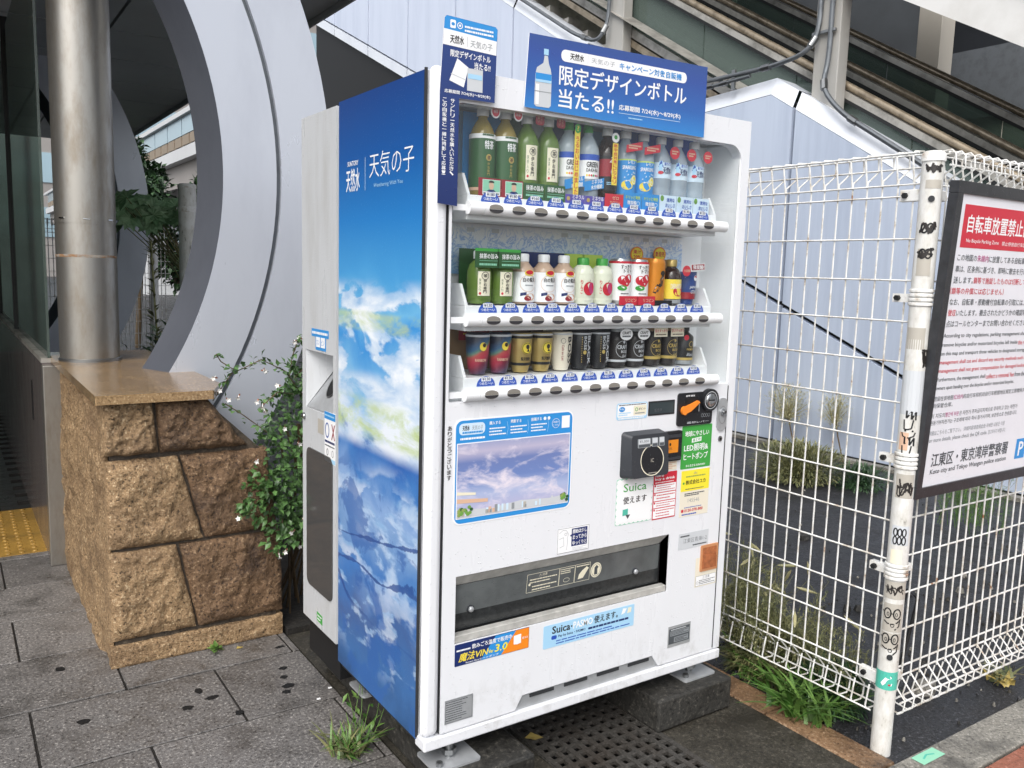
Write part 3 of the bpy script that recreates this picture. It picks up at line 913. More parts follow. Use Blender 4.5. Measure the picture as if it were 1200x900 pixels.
# columns, roof and what lies in the dark beyond
def zr(y): return 3.755 + .567 * (y - 2.301)
for (x, ya, yb) in ((5.44, 2.835, 3.09), (5.44, 5.68, 5.98), (5.44, 8.6, 8.9)):
    m = MB(); m.box(x, ya, up(ya) - .40, x + .13, yb, zr(yb) + .1, 'column_paint'); m.build('column', eb, bevel=.008)
for (x, y_) in ((8.0, 3.46), (8.0, 6.6), (8.0, 9.7)):
    m = MB(); m.box(x, y_, 0.5, x + .26, y_ + .27, zr(y_) + 1.3, 'beige_wall'); m.build('column', eb, bevel=.006)
m = MB()
for i in range(8):
    pass
vs = []
for y_ in (-4, 18):
    for (x, dz) in ((5.36, 0), (5.70, 0), (5.70, .62), (5.36, .62)): vs.append((x, y_, zr(y_) + dz))
m.add(vs, [(0, 1, 2, 3), (7, 6, 5, 4), (0, 4, 5, 1), (1, 5, 6, 2), (2, 6, 7, 3), (3, 7, 4, 0)], 'roof_white')
m.build('roof_fascia', eb)
m = MB()
vs = []
for y_ in (-4, 18):
    for (x, dz) in ((5.31, .40), (5.36, .40), (5.36, .64), (5.31, .64)): vs.append((x, y_, zr(y_) + dz))
m.add(vs, [(0, 1, 2, 3), (7, 6, 5, 4), (0, 4, 5, 1), (1, 5, 6, 2), (2, 6, 7, 3), (3, 7, 4, 0)], 'roof_white')
m.build('roof_gutter', eb)
m = MB()
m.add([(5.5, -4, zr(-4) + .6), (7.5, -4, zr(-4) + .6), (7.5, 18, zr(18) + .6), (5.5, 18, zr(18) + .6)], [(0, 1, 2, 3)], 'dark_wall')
m.build('roof_slab', eb)
m = MB(); m.box(11.8, -4, 0, 12, 18, 14, 'wall_darkest'); m.build('far_wall', eb)
m = MB(); m.box(9.2, -3, 0, 9.4, 4.1, 3.72, 'wall_darkest'); m.box(9.1, -3, 2.9, 9.19, 4.0, 3.42, 'beige_wall'); m.box(9.0, -3, 3.42, 11.8, 4.4, 4.2, 'conduit_grey'); m.build('landing', eb)
# conduits with brackets
def conduit(pts, r=.022):
    m = MB()
    sm = []
    for i, q in enumerate(pts):
        q = Vector(q)
        if 0 < i < len(pts) - 1:
            a = Vector(pts[i - 1]); b = Vector(pts[i + 1])
            for k in (0.35, 0.15, 0.0):
                pass
            p0 = q.lerp(a, min(.45, .16 / max(.01, (a - q).length))); p2 = q.lerp(b, min(.45, .16 / max(.01, (b - q).length)))
            for k in range(6):
                w_ = k / 5; sm.append(p0.lerp(q, w_).lerp(q.lerp(p2, w_), w_))
        else: sm.append(q)
    m.tube(sm, r, 'conduit_grey', 8)
    for i in (len(sm) // 3, 2 * len(sm) // 3):
        m.tube([sm[i], sm[i] + (sm[min(i + 1, len(sm) - 1)] - sm[i]).normalized() * .09], r * 1.45, 'steel_bolt', 8)
    m.build('conduit', eb, smooth=45)
conduit([(5.27, 9.2, up(9.2) + .02), (5.27, 6.35, up(6.35) + .03), (5.27, 5.93, up(5.93) + .10), (5.36, 5.86, 4.30), (5.40, 5.86, 5.0)])
conduit([(5.27, 4.9, 3.42), (5.27, 4.1, 3.40), (5.27, 3.42, 3.40), (5.31, 3.06, 3.46), (5.41, 3.03, 3.66), (5.41, 3.03, 4.20)])
conduit([(5.27, 4.9, 3.36), (5.27, 4.1, 3.34), (5.27, 3.65, 3.36)], .018)
conduit([(5.41, 2.91, 4.20), (5.41, 2.91, 3.40), (5.33, 2.90, 3.14), (5.29, 2.66, 2.90), (5.29, 1.2, up(1.2) - .03), (5.29, -.5, up(-.5) - .03)])
m = MB()
for (y_, z_) in ((2.55, up(2.55) - .03), (1.4, up(1.4) - .03), (6.6, up(6.6) + .01), (7.4, up(7.4) + .01), (4.3, 3.37), (3.85, 3.37)):
    m = MB(); m.box(5.262, y_ - .02, z_ - .10, 5.282, y_ + .02, z_ + .08, 'steel_bolt'); m.box(5.262, y_ - .05, z_ - .015, 5.31, y_ + .05, z_ + .0, 'steel_bolt')
m.build('conduit_bracket', eb)
m = MB()
for y_ in (2.90, 3.03): m = MB(); m.box(5.385, y_ - .04, 3.95, 5.42, y_ + .04, 4.25, 'conduit_grey'); m.build('junction_box', eb, bevel=.006)
m = MB(); m.box(5.40, 2.86, 3.62, 5.425, 3.1, 3.65, 'steel_bolt'); m.build('junction_box', eb, bevel=.006)

# ------------------------------------------------------------------ vending machine
W, D = 1.170, 0.607
vm = thing('vending_machine', 'white drinks vending machine with a blue sky picture covering its side', 'vending machine', (W / 2, D / 2, 0.17))
# cabinet: shell open to the front where the drinks stand
m = MB()
m.box(.004, .165, .19, W - .004, D, 1.998, 'white_paint')
m.box(.004, .042, .19, W - .004, .1649, 1.12, 'white_paint')
m.box(.004, .042, 1.94, W - .004, .1649, 1.998, 'white_paint')
m.box(.004, .042, 1.1201, .058, .1649, 1.9399, 'cavity_white'); m.box(1.142, .042, 1.1201, W - .004, .1649, 1.9399, 'cavity_white')
m.build('cabinet', vm)
m = MB(); m.prism([(-.604, .192), (-.042, .192), (-.042, 1.998), (-.604, 1.998)], LEFT, -.004, .002, 'sky_artwork', side='ink_navy')
f = Fr((-.0025, 0, 0), (0, -1, 0), (0, 0, 1), (-1, 0, 0))
f.pt  # lettering on the side panel
m.text(f, '天気の子', -.375, 1.752, -.095, 1.822, .0, 'ink_white', -.008)
m.text(f, '天然水', -.545, 1.722, -.445, 1.790, .0, 'ink_white', .02)
m.text(f, 'SUNTORY', -.535, 1.798, -.455, 1.812, .0, 'ink_white', .01)
m.line(f, [(-.405, 1.72), (-.405, 1.815)], .002, 0, 'ink_paleblue')
m.text(f, 'Weathering With You', -.345, 1.722, -.16, 1.736, 0, 'ink_sky')
m.build('side_picture', vm)
m = MB()
m.tube([(.028, .040, 2.0), (.028, .040, 2.004)], .004, 'seam_dark')
m.box(-.004, .036, .20, .003, .0418, 2.002, 'seam_dark'); m.build('side_seam', vm)
# door
WX0, WX1, WZ0, WZ1 = .060, 1.135, 1.147, 1.922
OX0, OX1, OZ0, OZ1 = .094, .901, .464, .660
m = MB(); m.box(0, 0, .207, .0505, .036, 2.006, 'white_paint'); m.build('door_pillar', vm, bevel=.018, segs=4, smooth=45)
m = MB()
def fbox(x0, z0, x1, z1, y0=.0, y1=.04, mat='white_paint'): m.box(x0, y0, z0, x1, y1, z1, mat)
fbox(.053, WZ1, W, 2.002); fbox(.053, WZ0, WX0, WZ1); fbox(WX1, WZ0, W, WZ1)
fbox(.053, OZ1, W, WZ0); fbox(.053, OZ0, OX0, OZ1); fbox(OX1, OZ0, W, OZ1)
fbox(.053, .252, W, OZ0); fbox(.053, .210, .305, .252); fbox(.880, .210, W, .252)
for (a, b) in ((.305, .33), (.88, .85)): m.prism([(a, .210), (b, .252), (a, .252)] if a < b else [(a, .252), (b, .252), (a, .210)], FRONT, -.04, -.0002, 'white_paint')
# rounded corners of the window
def corner(cx, cz, sx, sz, r):
    arc = [(cx + sx * (r - r * math.sin(R(90 * i / 8))), cz + sz * (r - r * math.cos(R(90 * i / 8)))) for i in range(9)]
    m.prism([(cx, cz)] + arc, FRONT, -.04, -.0003, 'white_paint')
corner(WX1, WZ1, -1, -1, .055); corner(WX0, WZ1, 1, -1, .03); corner(WX1, WZ0, -1, 1, .008); corner(WX0, WZ0, 1, 1, .008)
m.build('door', vm)
m = MB(); m.box(1.134, -.002, .215, 1.1365, .03, 1.14, 'seam_dark')
m.build('door_seam', vm)
m = MB(); m.box(.0505, .004, .21, .053, .03, 2.0, 'seam_dark'); m.build('pillar_seam', vm)
m = MB(); m.box(.0, -.006, .172, W, .05, .2055, 'white_paint'); m.build('base_bar', vm, bevel=.004)
m = MB(); m.box(.31, .006, .207, .876, .035, .250, 'silver_plate')
for i in range(4): m.box(.36 + i * .13, .003, .236, .45 + i * .13, .0059, .246, 'seam_dark')
m.build('kick_vent', vm)
m = MB(); m.box(.01, .055, .172, W - .01, D - .01, .189, 'seam_dark'); m.build('underside', vm)
for (x, y_) in ((.10, .03), (1.09, .06), (.10, .52), (1.09, .52)):
    lg = MB(); lg.lathe([(.012, 0), (.012, .058)], x, y_, .113, 'steel_bolt', 12); lg.lathe([(.022, .016), (.022, .03)], x, y_, .113, 'steel_bolt', 6)
    l_ = lg.build('leg', vm, smooth=40)
    fp = MB(); fp.prism(rr(x - .075, y_ - .06, x + .075, y_ + .06, .012), XY, .1125, .1185, 'silver_plate'); fp.lathe([(.010, 0), (.010, .012)], x - .05, y_ - .035, .1186, 'steel_bolt', 8); fp.build('foot_plate', l_)
# display chamber
m = MB()
m.box(.06, .1550, 1.147, 1.14, .1645, 1.93, 'cavity_white'); m.build('back_panel', vm)
m = MB(); m.box(.0585, .006, 1.147, .0615, .155, 1.93, 'cavity_white'); m.box(1.132, .006, 1.147, 1.1345, .155, 1.93, 'cavity_white'); m.box(.062, .006, 1.124, 1.132, .155, 1.146, 'cavity_white'); m.build('side_lining', vm)
m = MB(); m.prism([(.085, 1.49), (1.035, 1.455), (1.035, 1.625), (.085, 1.630)], FRONT, -.152, -.148, 'splash_print')
for i in range(11):
    if i != 3 and i != 4: m.rect(FRONT, .11 + i * .083, 1.606, .135 + i * .083, 1.618, -.1475, 'ink_lightgrey')
m.build('backdrop_card', vm)
m = MB(); m.prism([(.105, 1.215), (.80, 1.215), (.80, 1.345), (.105, 1.345)], FRONT, -.152, -.148, 'ink_tan'); m.prism([(.801, 1.215), (1.035, 1.215), (1.035, 1.345), (.801, 1.345)], FRONT, -.152, -.148, 'ink_gold'); m.build('backdrop_card', vm)
m = MB(); m.prism([(.10, 1.66), (1.05, 1.66), (1.05, 1.93), (.10, 1.93)], FRONT, -.152, -.148, 'ink_sky'); m.prism([(.10, 1.75), (.155, 1.75), (.155, 1.90), (.10, 1.90)], FRONT, -.146, -.142, 'splash_print'); m.build('backdrop_card', vm)
m = MB(); m.box(.078, .035, 1.745, .098, .055, 1.90, 'black_plastic'); m.build('light_bar', vm, bevel=.004)
m = MB()
for k in range(2): pass
m.prism(ell(.825, 1.565, .027, .024), FRONT, -.14, -.138, 'ink_orange'); m.flat(ell(.825, 1.565, .023, .020), FRONT, -.1375, 'ink_yellow'); m.text(FRONT, '果汁', .808, 1.566, .842, 1.579, -.137, 'ink_red', .02); m.text(FRONT, '20%', .81, 1.549, .84, 1.562, -.137, 'ink_red', .02)
m.build('round_sticker', vm)
m = MB()
m.prism(ell(.925, 1.568, .027, .024), FRONT, -.14, -.138, 'ink_orange'); m.flat(ell(.925, 1.568, .023, .020), FRONT, -.1375, 'ink_yellow'); m.text(FRONT, '新発売', .905, 1.559, .945, 1.577, -.137, 'ink_red', .02)
m.build('round_sticker', vm)

BX = [.183 + .0724 * i for i in range(12)]
def shelf(zb, base, prices):
    sh = MB()
    sh.box(.112, .012, zb - .03, 1.045, .145, base - .003, 'white_plastic')
    # side cheeks
    for x in (.112, 1.036):
        sh.prism([(-.145, base - .003), (-.013, base - .003), (-.045, base + .055), (-.145, base + .055)], Fr((x, 0, 0), (0, -1, 0), (0, 0, 1), (-1, 0, 0)), -.009, 0, 'white_plastic')
    s_ = sh.build('shelf', vm, bevel=.002, segs=1)
    b = MB(); b.tube([(.105, -.003, zb), (.147, -.003, zb)], .0172, 'white_plastic', 24); b.tube([(.148, -.003, zb), (.56, -.003, zb)], .0176, 'white_plastic', 24)
    b.tube([(.561, -.003, zb), (1.028, -.003, zb)], .0176, 'white_plastic', 24); b.tube([(1.029, -.003, zb), (1.07, -.003, zb)], .0172, 'white_plastic', 24)
    b.box(.066, .006, zb - .008, .106, .022, zb + .008, 'white_plastic'); b.build('button_bar', s_, smooth=40)
    for i, x in enumerate(BX):
        q = MB(); fb = Fr((x, -.0196, zb), (1, 0, 0), (0, 0, 1), (0, -1, 0))
        q.prism(ell(0, 0, .0235, .0122, 28), fb, -.012, 0.0005, 'button_rim')
        up_ = ell(0, -.0012, .0222, .0122, 16, 0, 180); lo_ = ell(0, -.0016, .0222, .0094, 16, 180, 360)
        q.flat(up_, fb, .0012, 'button_grey'); q.flat(lo_, fb, .0009, 'button_dark')
        q.build('button', s_)
        z = zb + .0225
        q = MB(); ft = Fr((x, .0112, z), (1, 0, 0), (0, 0, 1), (0, -1, 0))
        q.prism(ell(0, -.003, .0295, .0275, 18, 0, 180), ft, -.0008, .0004, 'ink_royal'); q.rect(ft, -.0155, .0105, .0155, .0225, .0008, 'ink_white', .002)
        q.text(ft, '¥' + prices[i], -.0125, .0125, .0125, .0210, .0012, 'ink_navy', .01); q.text(ft, 'つめた〜い', -.0225, .0005, .0225, .0088, .0008, 'ink_white', .01)
        q.build('price_tag', s_)
    return s_
shelf(1.660, 1.698, ['180', '180', '160', '160', '160', '160', '160', '160', '160', '130', '130', '130'])
shelf(1.366, 1.407, ['130', '130', '130', '130', '130', '130', '130', '130', '130', '130', '140', '130'])
shelf(1.165, 1.212, ['130', '130', '130', '130', '130', '130', '130', '140', '140', '140', '140', '130'])
m = MB(); m.box(WX0 + .003, .0068, WZ0 + .003, WX1 - .003, .0092, WZ1 - .003, 'clear_pane'); m.build('window_pane', vm)

# header boards
t_ = MB(); hf = Fr((.268, -.010, 1.929), (1, 0, .014), (0, 0, 1), (0, -1, 0))
bw, bh = .676, .194
t_.prism([(.0, .004), (bw, -.012), (bw, bh + .004), (.010, bh)], hf, -.002, .0008, 'banner_blue', side='ink_white')
def B(px, py):      # board fractions: u from the left, v from the top
    return (px * bw, bh * (1 - py))
u0, v1 = B(.172, .13); u1, v0 = B(.872, .29)
t_.rect(hf, u0, v0, u1, v1, .0013, 'ink_white', .014)
t_.text(hf, '天然水', u0 + .030, v0 + .007, u0 + .078, v1 - .006, .0018, 'ink_charcoal', .02)
t_.line(hf, [(u0 + .092, v0 + .004), (u0 + .092, v1 - .004)], .001, .0018, 'ink_lightgrey')
t_.text(hf, '天気の子', u0 + .105, v0 + .009, u0 + .190, v1 - .008, .0018, 'ink_grey', -.01)
t_.text(hf, 'キャンペーン対象自販機', u0 + .207, v0 + .006, u1 - .022, v1 - .006, .0018, 'ink_blue', .01)
a, b = B(.165, .615), B(.875, .345)
t_.text(hf, '限定デザインボトル', a[0], a[1], b[0], b[1], .0013, 'ink_white', .018)
a, b = B(.165, .92), B(.455, .665)
t_.text(hf, '当たる!!', a[0], a[1], b[0], b[1], .0013, 'ink_white', .018)
a, b = B(.485, .845), B(.845, .755)
t_.text(hf, '応募期間 7/24(水)〜8/29(木)', a[0], a[1], b[0], b[1], .0013, 'ink_white', .01)
t_.line(hf, [B(.485, .875), B(.845, .875)], .0012, .0013, 'ink_paleblue'); t_.dashes(hf, *B(.54, .945), *B(.62, .91), 1, .0013, 'ink_sky')
# bottle picture on the board
def P_(pts): return [B(*q) for q in pts]
t_.flat(P_([(.085, .36), (.055, .43), (.048, .52), (.046, .92), (.055, .95), (.118, .95), (.128, .92), (.128, .52), (.122, .43), (.112, .36), (.106, .26), (.090, .26)][::-1]), hf, .0013, 'ink_lightgrey')
t_.flat(P_([(.086, .25), (.109, .25), (.109, .17), (.086, .17)]), hf, .0016, 'ink_sky')
t_.flat(P_([(.049, .62), (.127, .62), (.127, .50), (.049, .50)]), hf, .0016, 'ink_blue'); t_.flat(P_([(.049, .62), (.127, .62), (.127, .585), (.049, .585)]), hf, .0019, 'ink_sky')
t_.flat(P_([(.047, .75), (.128, .75), (.128, .74), (.047, .74)]), hf, .0016, 'ink_grey')
t_.flat(P_([(.052, .92), (.068, .92), (.068, .65), (.052, .65)]), hf, .0016, 'ink_white')
t_.build('header_board', vm)
t_ = MB(); hf = Fr((0, -.011, 0), (1, 0, 0), (0, 0, 1), (0, -1, 0))
poly = [(.010, 1.664), (.068, 1.660), (.068, 1.928), (.174, 1.930), (.178, 2.112), (.172, 2.118), (.028, 2.122), (.022, 2.116), (.012, 1.94)]
t_.prism(poly, hf, -.0015, .0006, 'flyer_blue', side='ink_white')
t_.flat([(.0205, 2.090), (.176, 2.083), (.1775, 2.112), (.172, 2.1175), (.028, 2.1215), (.0222, 2.116)], hf, .0010, 'ink_blue')
t_.flat([(.0185, 2.052), (.1755, 2.048), (.176, 2.083), (.0205, 2.090)], hf, .0011, 'ink_white')
t_.rect(hf, .038, 2.094, .054, 2.114, .0014, 'ink_white', .003); t_.flat(ell(.046, 2.104, .005, .004), hf, .0018, 'ink_blue')
t_.ring(hf, .066, 2.103, .008, .008, .002, .0014, 'ink_white'); t_.flat(ell(.066, 2.103, .003, .003), hf, .0014, 'ink_white')
t_.dashes(hf, .080, 2.089, .165, 2.108, 2, .0014, 'ink_white', .5, 4)
t_.text(hf, '天然水', .038, 2.058, .078, 2.078, .0015, 'ink_charcoal', .02); t_.line(hf, [(.088, 2.056), (.088, 2.080)], .0008, .0015, 'ink_grey'); t_.text(hf, '天気の子', .097, 2.056, .163, 2.074, .0015, 'ink_grey')
t_.text(hf, '限定デザインボトル', .040, 2.026, .158, 2.043, .0012, 'ink_white', .015); t_.text(hf, '当たる!!', .110, 2.005, .158, 2.022, .0012, 'ink_white', .02)
t_.flat([(.038, 1.968), (.080, 1.956), (.093, 2.006), (.060, 2.024)], hf, .0012, 'ink_white'); t_.rect(hf, .090, 1.950, .136, 2.005, .0013, 'ink_lightgrey'); t_.rect(hf, .092, 1.980, .134, 1.992, .0017, 'ink_sky'); t_.line(hf, [(.042, 1.985), (.086, 1.975)], .002, .0016, 'ink_lightgrey')
t_.text(hf, '応募期間 7/24(水)〜8/29(木)', .025, 1.936, .160, 1.946, .0012, 'ink_white', .01)
t_.text(hf, 'サントリー天然水を購入いただき、', .043, 1.735, .055, 1.925, .0012, 'ink_white', .01, True); t_.text(hf, 'この自販機と一緒に撮影して応募！', .020, 1.735, .032, 1.925, .0012, 'ink_white', .01, True)
t_.build('campaign_flyer', vm)

# stickers and fittings on the door
def sticker(name, x0, z0, x1, z1, mat, r=.002, th=.0008, label=None):
    s = MB(); s.prism(rr(x0, z0, x1, z1, r), FRONT, 0.0003, th, mat); s._n = (name, label); return s
K = .0012
s = MB(); s.prism(rr(.080, .806, .482, 1.100, .022, 5), FRONT, .0002, .001, 'ink_white'); s.flat(rr(.084, .810, .478, 1.096, .020, 5), FRONT, .0013, 'ink_blue')
s.rect(FRONT, .088, .823, .472, 1.034, .0017, 'ink_white'); s.rect(FRONT, .0905, .8255, .4695, 1.0315, .0021, 'cloud_picture')
s.rect(FRONT, .094, 1.056, .176, 1.088, .0017, 'ink_paleblue', .012); s.text(FRONT, '天然水', .104, 1.068, .126, 1.082, .0021, 'ink_charcoal', .02); s.text(FRONT, '天気の子', .134, 1.068, .169, 1.081, .0021, 'ink_grey'); s.dashes(FRONT, .104, 1.059, .168, 1.066, 1, .0021, 'ink_blue', .7)
s.dashes(FRONT, .098, 1.041, .176, 1.050, 1, .0017, 'ink_white', .6, 2)
for i, x in enumerate((.190, .260, .330)):
    s.text(FRONT, ('購入する', '撮影する', '投稿する')[i], x, 1.078, x + .036, 1.088, .0017, 'ink_white', .01); s.dashes(FRONT, x, 1.046, x + .055, 1.072, 3, .0017, 'ink_white', .4, i)
    s.line(FRONT, [(x + .058, 1.084), (x + .062, 1.064), (x + .058, 1.044)], .001, .0017, 'ink_sky')
s.flat(ell(.378, 1.083, .005, .005), FRONT, .0017, 'ink_white'); s.flat(ell(.392, 1.083, .005, .005), FRONT, .0017, 'ink_white'); s.ring(FRONT, .418, 1.066, .014, .014, .001, .0017, 'ink_white')
s.text(FRONT, '詳細は', .408, 1.067, .428, 1.073, .0021, 'ink_white'); s.text(FRONT, 'こちら', .408, 1.058, .428, 1.064, .0021, 'ink_white')
s.rect(FRONT, .439, 1.050, .468, 1.086, .0017, 'ink_white')
# plain scenery in the picture: a town edge, a long terrace, hedges
s.flat([(.0905, .8255), (.4695, .8255), (.4695, .850), (.40, .846), (.30, .852), (.20, .842), (.0905, .852)], FRONT, .0024, 'ink_lightgrey')
s.flat([(.0905, .880), (.19, .872), (.19, .862), (.0905, .868)], FRONT, .0027, 'ink_skin'); s.flat([(.0905, .900), (.15, .893), (.15, .886), (.0905, .891)], FRONT, .0027, 'ink_cream')
rnd = random.Random(3)
for i in range(26):
    x = .10 + .36 * rnd.random(); h_ = rnd.uniform(.008, .022); w_ = rnd.uniform(.004, .010)
    s.rect(FRONT, x, .830, x + w_, .830 + h_, .0027 + .00003 * i, rnd.choice(['ink_mildew', 'ink_lightgrey', 'ink_skin', 'ink_grey', 'ink_paleblue']))
for i in range(30):
    x = .0925 + .042 * rnd.random() if i < 20 else .44 + .027 * rnd.random(); zz = .829 + .022 * rnd.random()
    s.flat(ell(x + .004, zz + .004, .006, .005, 7), FRONT, .0036 + .00002 * i, rnd.choice(['ink_tea', 'ink_leaf', 'ink_teapale']))
s.flat([(.12, .935), (.20, .945), (.30, .970), (.4695, .995), (.4695, .955), (.35, .930), (.22, .915), (.12, .918)], FRONT, .0023, 'ink_royal') if False else None
s.build('picture_panel', vm)
s = MB(); s.text(FRONT, 'ありがとうございます', .051 + .008, .935, .066 + .006, 1.085, .0008, 'ink_charcoal', .015, True); s.build('thank_you_lettering', vm)
s = sticker('payment_sticker', .648, 1.056, .774, 1.108, 'ink_sky', .008); s.rect(FRONT, .651, 1.064, .771, 1.105, K, 'ink_white', .006)
s.rect(FRONT, .716, 1.068, .769, 1.098, .0015, 'ink_cream'); s.flat(ell(.669, 1.089, .012, .008), FRONT, .0016, 'ink_blue'); s.ring(FRONT, .728, 1.086, .006, .006, .002, .0018, 'ink_green'); s.text(FRONT, 'Edy', .661, 1.086, .677, 1.093, .0019, 'ink_white'); s.text(FRONT, 'ポイント', .737, 1.083, .765, 1.091, .0018, 'ink_charcoal', .01)
s.dashes(FRONT, .656, 1.100, .765, 1.104, 1, .0016, 'ink_slate', .7); s.dashes(FRONT, .656, 1.068, .705, 1.080, 2, .0016, 'ink_sky', .5); s.dashes(FRONT, .655, 1.0575, .76, 1.063, 1, K, 'ink_white', .6); s.dashes(FRONT, .722, 1.071, .762, 1.077, 1, .0018, 'ink_grey', .6)
s.build('payment_sticker', vm)
s = MB(); s.prism(rr(.778, 1.061, .891, 1.107, .002), FRONT, .0003, .0015, 'black_plastic'); s.rect(FRONT, .783, 1.066, .886, 1.102, .0018, 'lcd_glass'); s.text(FRONT, '販売中', .803, 1.072, .835, 1.083, .0021, 'ink_slate', .01); s.build('price_display', vm)
cu = MB(); cu.prism(rr(.902, 1.018, 1.060, 1.126, .010), FRONT, .0003, .006, 'black_plastic')
cu.prism([(.935, 1.110), (.985, 1.112), (.995, 1.100), (.995, 1.060), (.935, 1.058)], FRONT, .006, .0075, 'rubber_black')
cu.text(FRONT, '紙幣 硬貨', .935, 1.113, .975, 1.119, .0063, 'ink_white', .01); cu.text(FRONT, '返却レバー', .945, 1.024, 1.045, 1.031, .0063, 'ink_lightgrey', .01)
for i in range(4): cu.ring(FRONT, 1.014 + i * .010, 1.048, .005, .006, .0012, .0063, 'ink_grey')
cu.rect(FRONT, .995, 1.062, .998, 1.086, .0064, 'ink_lightgrey')
cuo = cu.build('coin_unit', vm, bevel=.002)
q = MB(); q.prism(ell(.925, 1.070, .013, .014, 16), FRONT, .0076, .016, 'orange_lever'); q.prism([(.925, 1.058), (.952, 1.066), (.992, 1.093), (.985, 1.100), (.955, 1.090), (.925, 1.082)], FRONT, .0078, .0155, 'orange_lever'); q.build('return_lever', cuo, bevel=.003)
q = MB(); fo = Fr((1.041, -.0, 1.098), (1, 0, 0), (0, 0, 1), (0, -1, 0))
q.prism(ell(0, 0, .037, .037, 32), fo, .0005, .016, 'black_plastic'); q.ring(fo, 0, 0, .029, .029, .002, .0164, 'ink_lightgrey', 32); q.build('slot_ring', cuo, bevel=.003)
q = MB(); q.disc_dome(fo, 0, 0, .022, .022, -.010, 'chrome', 28, .0168); q.disc_dome(fo, 0, 0, .0225, .0225, .004, 'chrome', 28, .0165); q.rect(fo, -.013, -.0015, .013, .002, .0212, 'rubber_black'); q.build('coin_slot', cuo, smooth=50)
q = MB(); q.prism(rr(1.088, .988, 1.133, 1.100, .021, 6), FRONT, .0003, .005, 'silver_plate'); lk = q.build('lock_plate', vm, bevel=.002)
q = MB(); fl = Fr((1.112, -.005, 1.046), (1, 0, 0), (0, 0, 1), (0, -1, 0)); q.ring(fl, 0, -.004, .018, .030, .0015, .0006, 'steel_bolt'); q.prism(ell(0, .006, .012, .012, 20), fl, .0, .008, 'chrome'); q.prism(ell(0, .006, .006, .006, 16), fl, .008, .011, 'steel_bolt'); q.rect(fl, -.001, .002, .001, .010, .0113, 'rubber_black'); q.build('lock_cylinder', lk)
q = MB(); fl = Fr((1.110, 0, .961), (1, 0, 0), (0, 0, 1), (0, -1, 0)); q.prism(ell(0, 0, .0085, .0095, 16), fl, .0003, .004, 'steel_bolt'); q.prism(ell(0, 0, .004, .004, 12), fl, .004, .006, 'rubber_black'); q.build('screw', vm)
# card reader: a wedge leaning forward
q = MB(); fr_ = FRONT
pts0 = rr(.672, .872, .836, 1.018, .012, 3); pts1 = rr(.688, .876, .842, 1.010, .012, 3)
vs = [FRONT.pt(a, b, .0004) for a, b in pts0] + [FRONT.pt(a, b, .030 + (1.01 - b) * .07) for a, b in pts1]
k = len(pts0)
q.add(vs, [(i, (i + 1) % k, k + (i + 1) % k, k + i) for i in range(k)] + [tuple(range(k, 2 * k))], 'grey_plastic')
rd = q.build('card_reader', vm, smooth=35)
sl = .07
rf = Fr((0, -(.030 + 1.01 * sl), 0), (1, 0, 0), (0, sl, 1), (0, -1, 0))
q = MB(); q.ring(rf, .772, .928, .049, .049, .003, .0008, 'ink_cream', 36); q.flat(ell(.772, .928, .0455, .0455, 36), rf, .0006, 'black_plastic'); q.text(rf, 'IC', .766, .922, .778, .934, .0012, 'ink_mildew'); q.dashes(rf, .755, .887, .79, .890, 1, .0012, 'ink_mildew', .8); q.build('touch_pad', rd)
q = MB()
for (a, b) in ((.712, .764), (.770, .795), (.800, .823)): q.prism(rr(a, .970, b, .998, .002), rf, .0003, .002, 'ink_grey'); q.rect(rf, a + .003, .972, b - .003, .980, .0023, 'ink_slate'); q.rect(rf, a + .002, .982, b - .002, .997, .0023, 'ink_lightgrey')
q.text(rf, '¥1,000', .718, .985, .756, .994, .0026, 'ink_slate'); q.build('reader_display', rd)
q = MB(); q.prism(rr(.826, .908, .924, 1.006, .006), FRONT, .0003, .010, 'black_plastic'); q.prism([(.842, .914), (.918, .914), (.918, .922), (.842, .922)], FRONT, .0101, .016, 'grey_plastic'); q.prism([(.842, .985), (.918, .985), (.918, .995), (.842, .995)], FRONT, .0101, .013, 'grey_plastic'); bs = q.build('bill_unit', vm, bevel=.002)
q = MB(); q.prism(rr(.845, .936, .906, .978, .002), FRONT, .0102, .012, 'orange_screen'); q.flat(ell(.870, .964, .004, .005), FRONT, .0124, 'ink_black'); q.text(FRONT, 'お札', .862, .946, .880, .955, .0124, 'ink_brown'); q.build('orange_label', bs)
s = sticker('notice', .844, .876, .916, .906, 'sticker_cream'); s.dashes(FRONT, .848, .879, .912, .904, 4, K, 'ink_skin', .5); s.build('notice_sticker', vm)
s = sticker('green', .932, .872, 1.070, 1.016, 'ink_green', .004)
s.text(FRONT, '地球にやさしい', .946, .980, 1.056, .998, K, 'ink_white', .02); s.flat([(.978, .958), (1.022, .962), (1.022, .976), (.978, .972)], FRONT, K, 'ink_white'); s.text(FRONT, '省エネ!', .982, .961, 1.018, .971, .0016, 'ink_green', .01, False, 0, .09)
s.text(FRONT, 'LED照明&', .944, .930, 1.055, .953, K, 'ink_white', .02); s.text(FRONT, 'ヒートポンプ', .944, .902, 1.055, .924, K, 'ink_white', .02); s.text(FRONT, '水と生きる SUNTORY', .956, .878, 1.046, .886, K, 'ink_white', .01); s.build('green_sticker', vm)
s = sticker('ic', .662, .721, .813, .869, 'ink_mint', .006)
for i in range(8):
    for (a, b) in ((.673 + i * .0185, .730), (.673 + i * .0185, .860)): s.flat(ell(a, b, .0105, .008), FRONT, .0010 + i * .00002, 'ink_white')
for i in range(6):
    for a in (.669, .806): s.flat(ell(a, .742 + i * .021, .0075, .0115), FRONT, .0012 + i * .00002, 'ink_white')
s.rect(FRONT, .670, .730, .806, .860, .0015, 'ink_white')
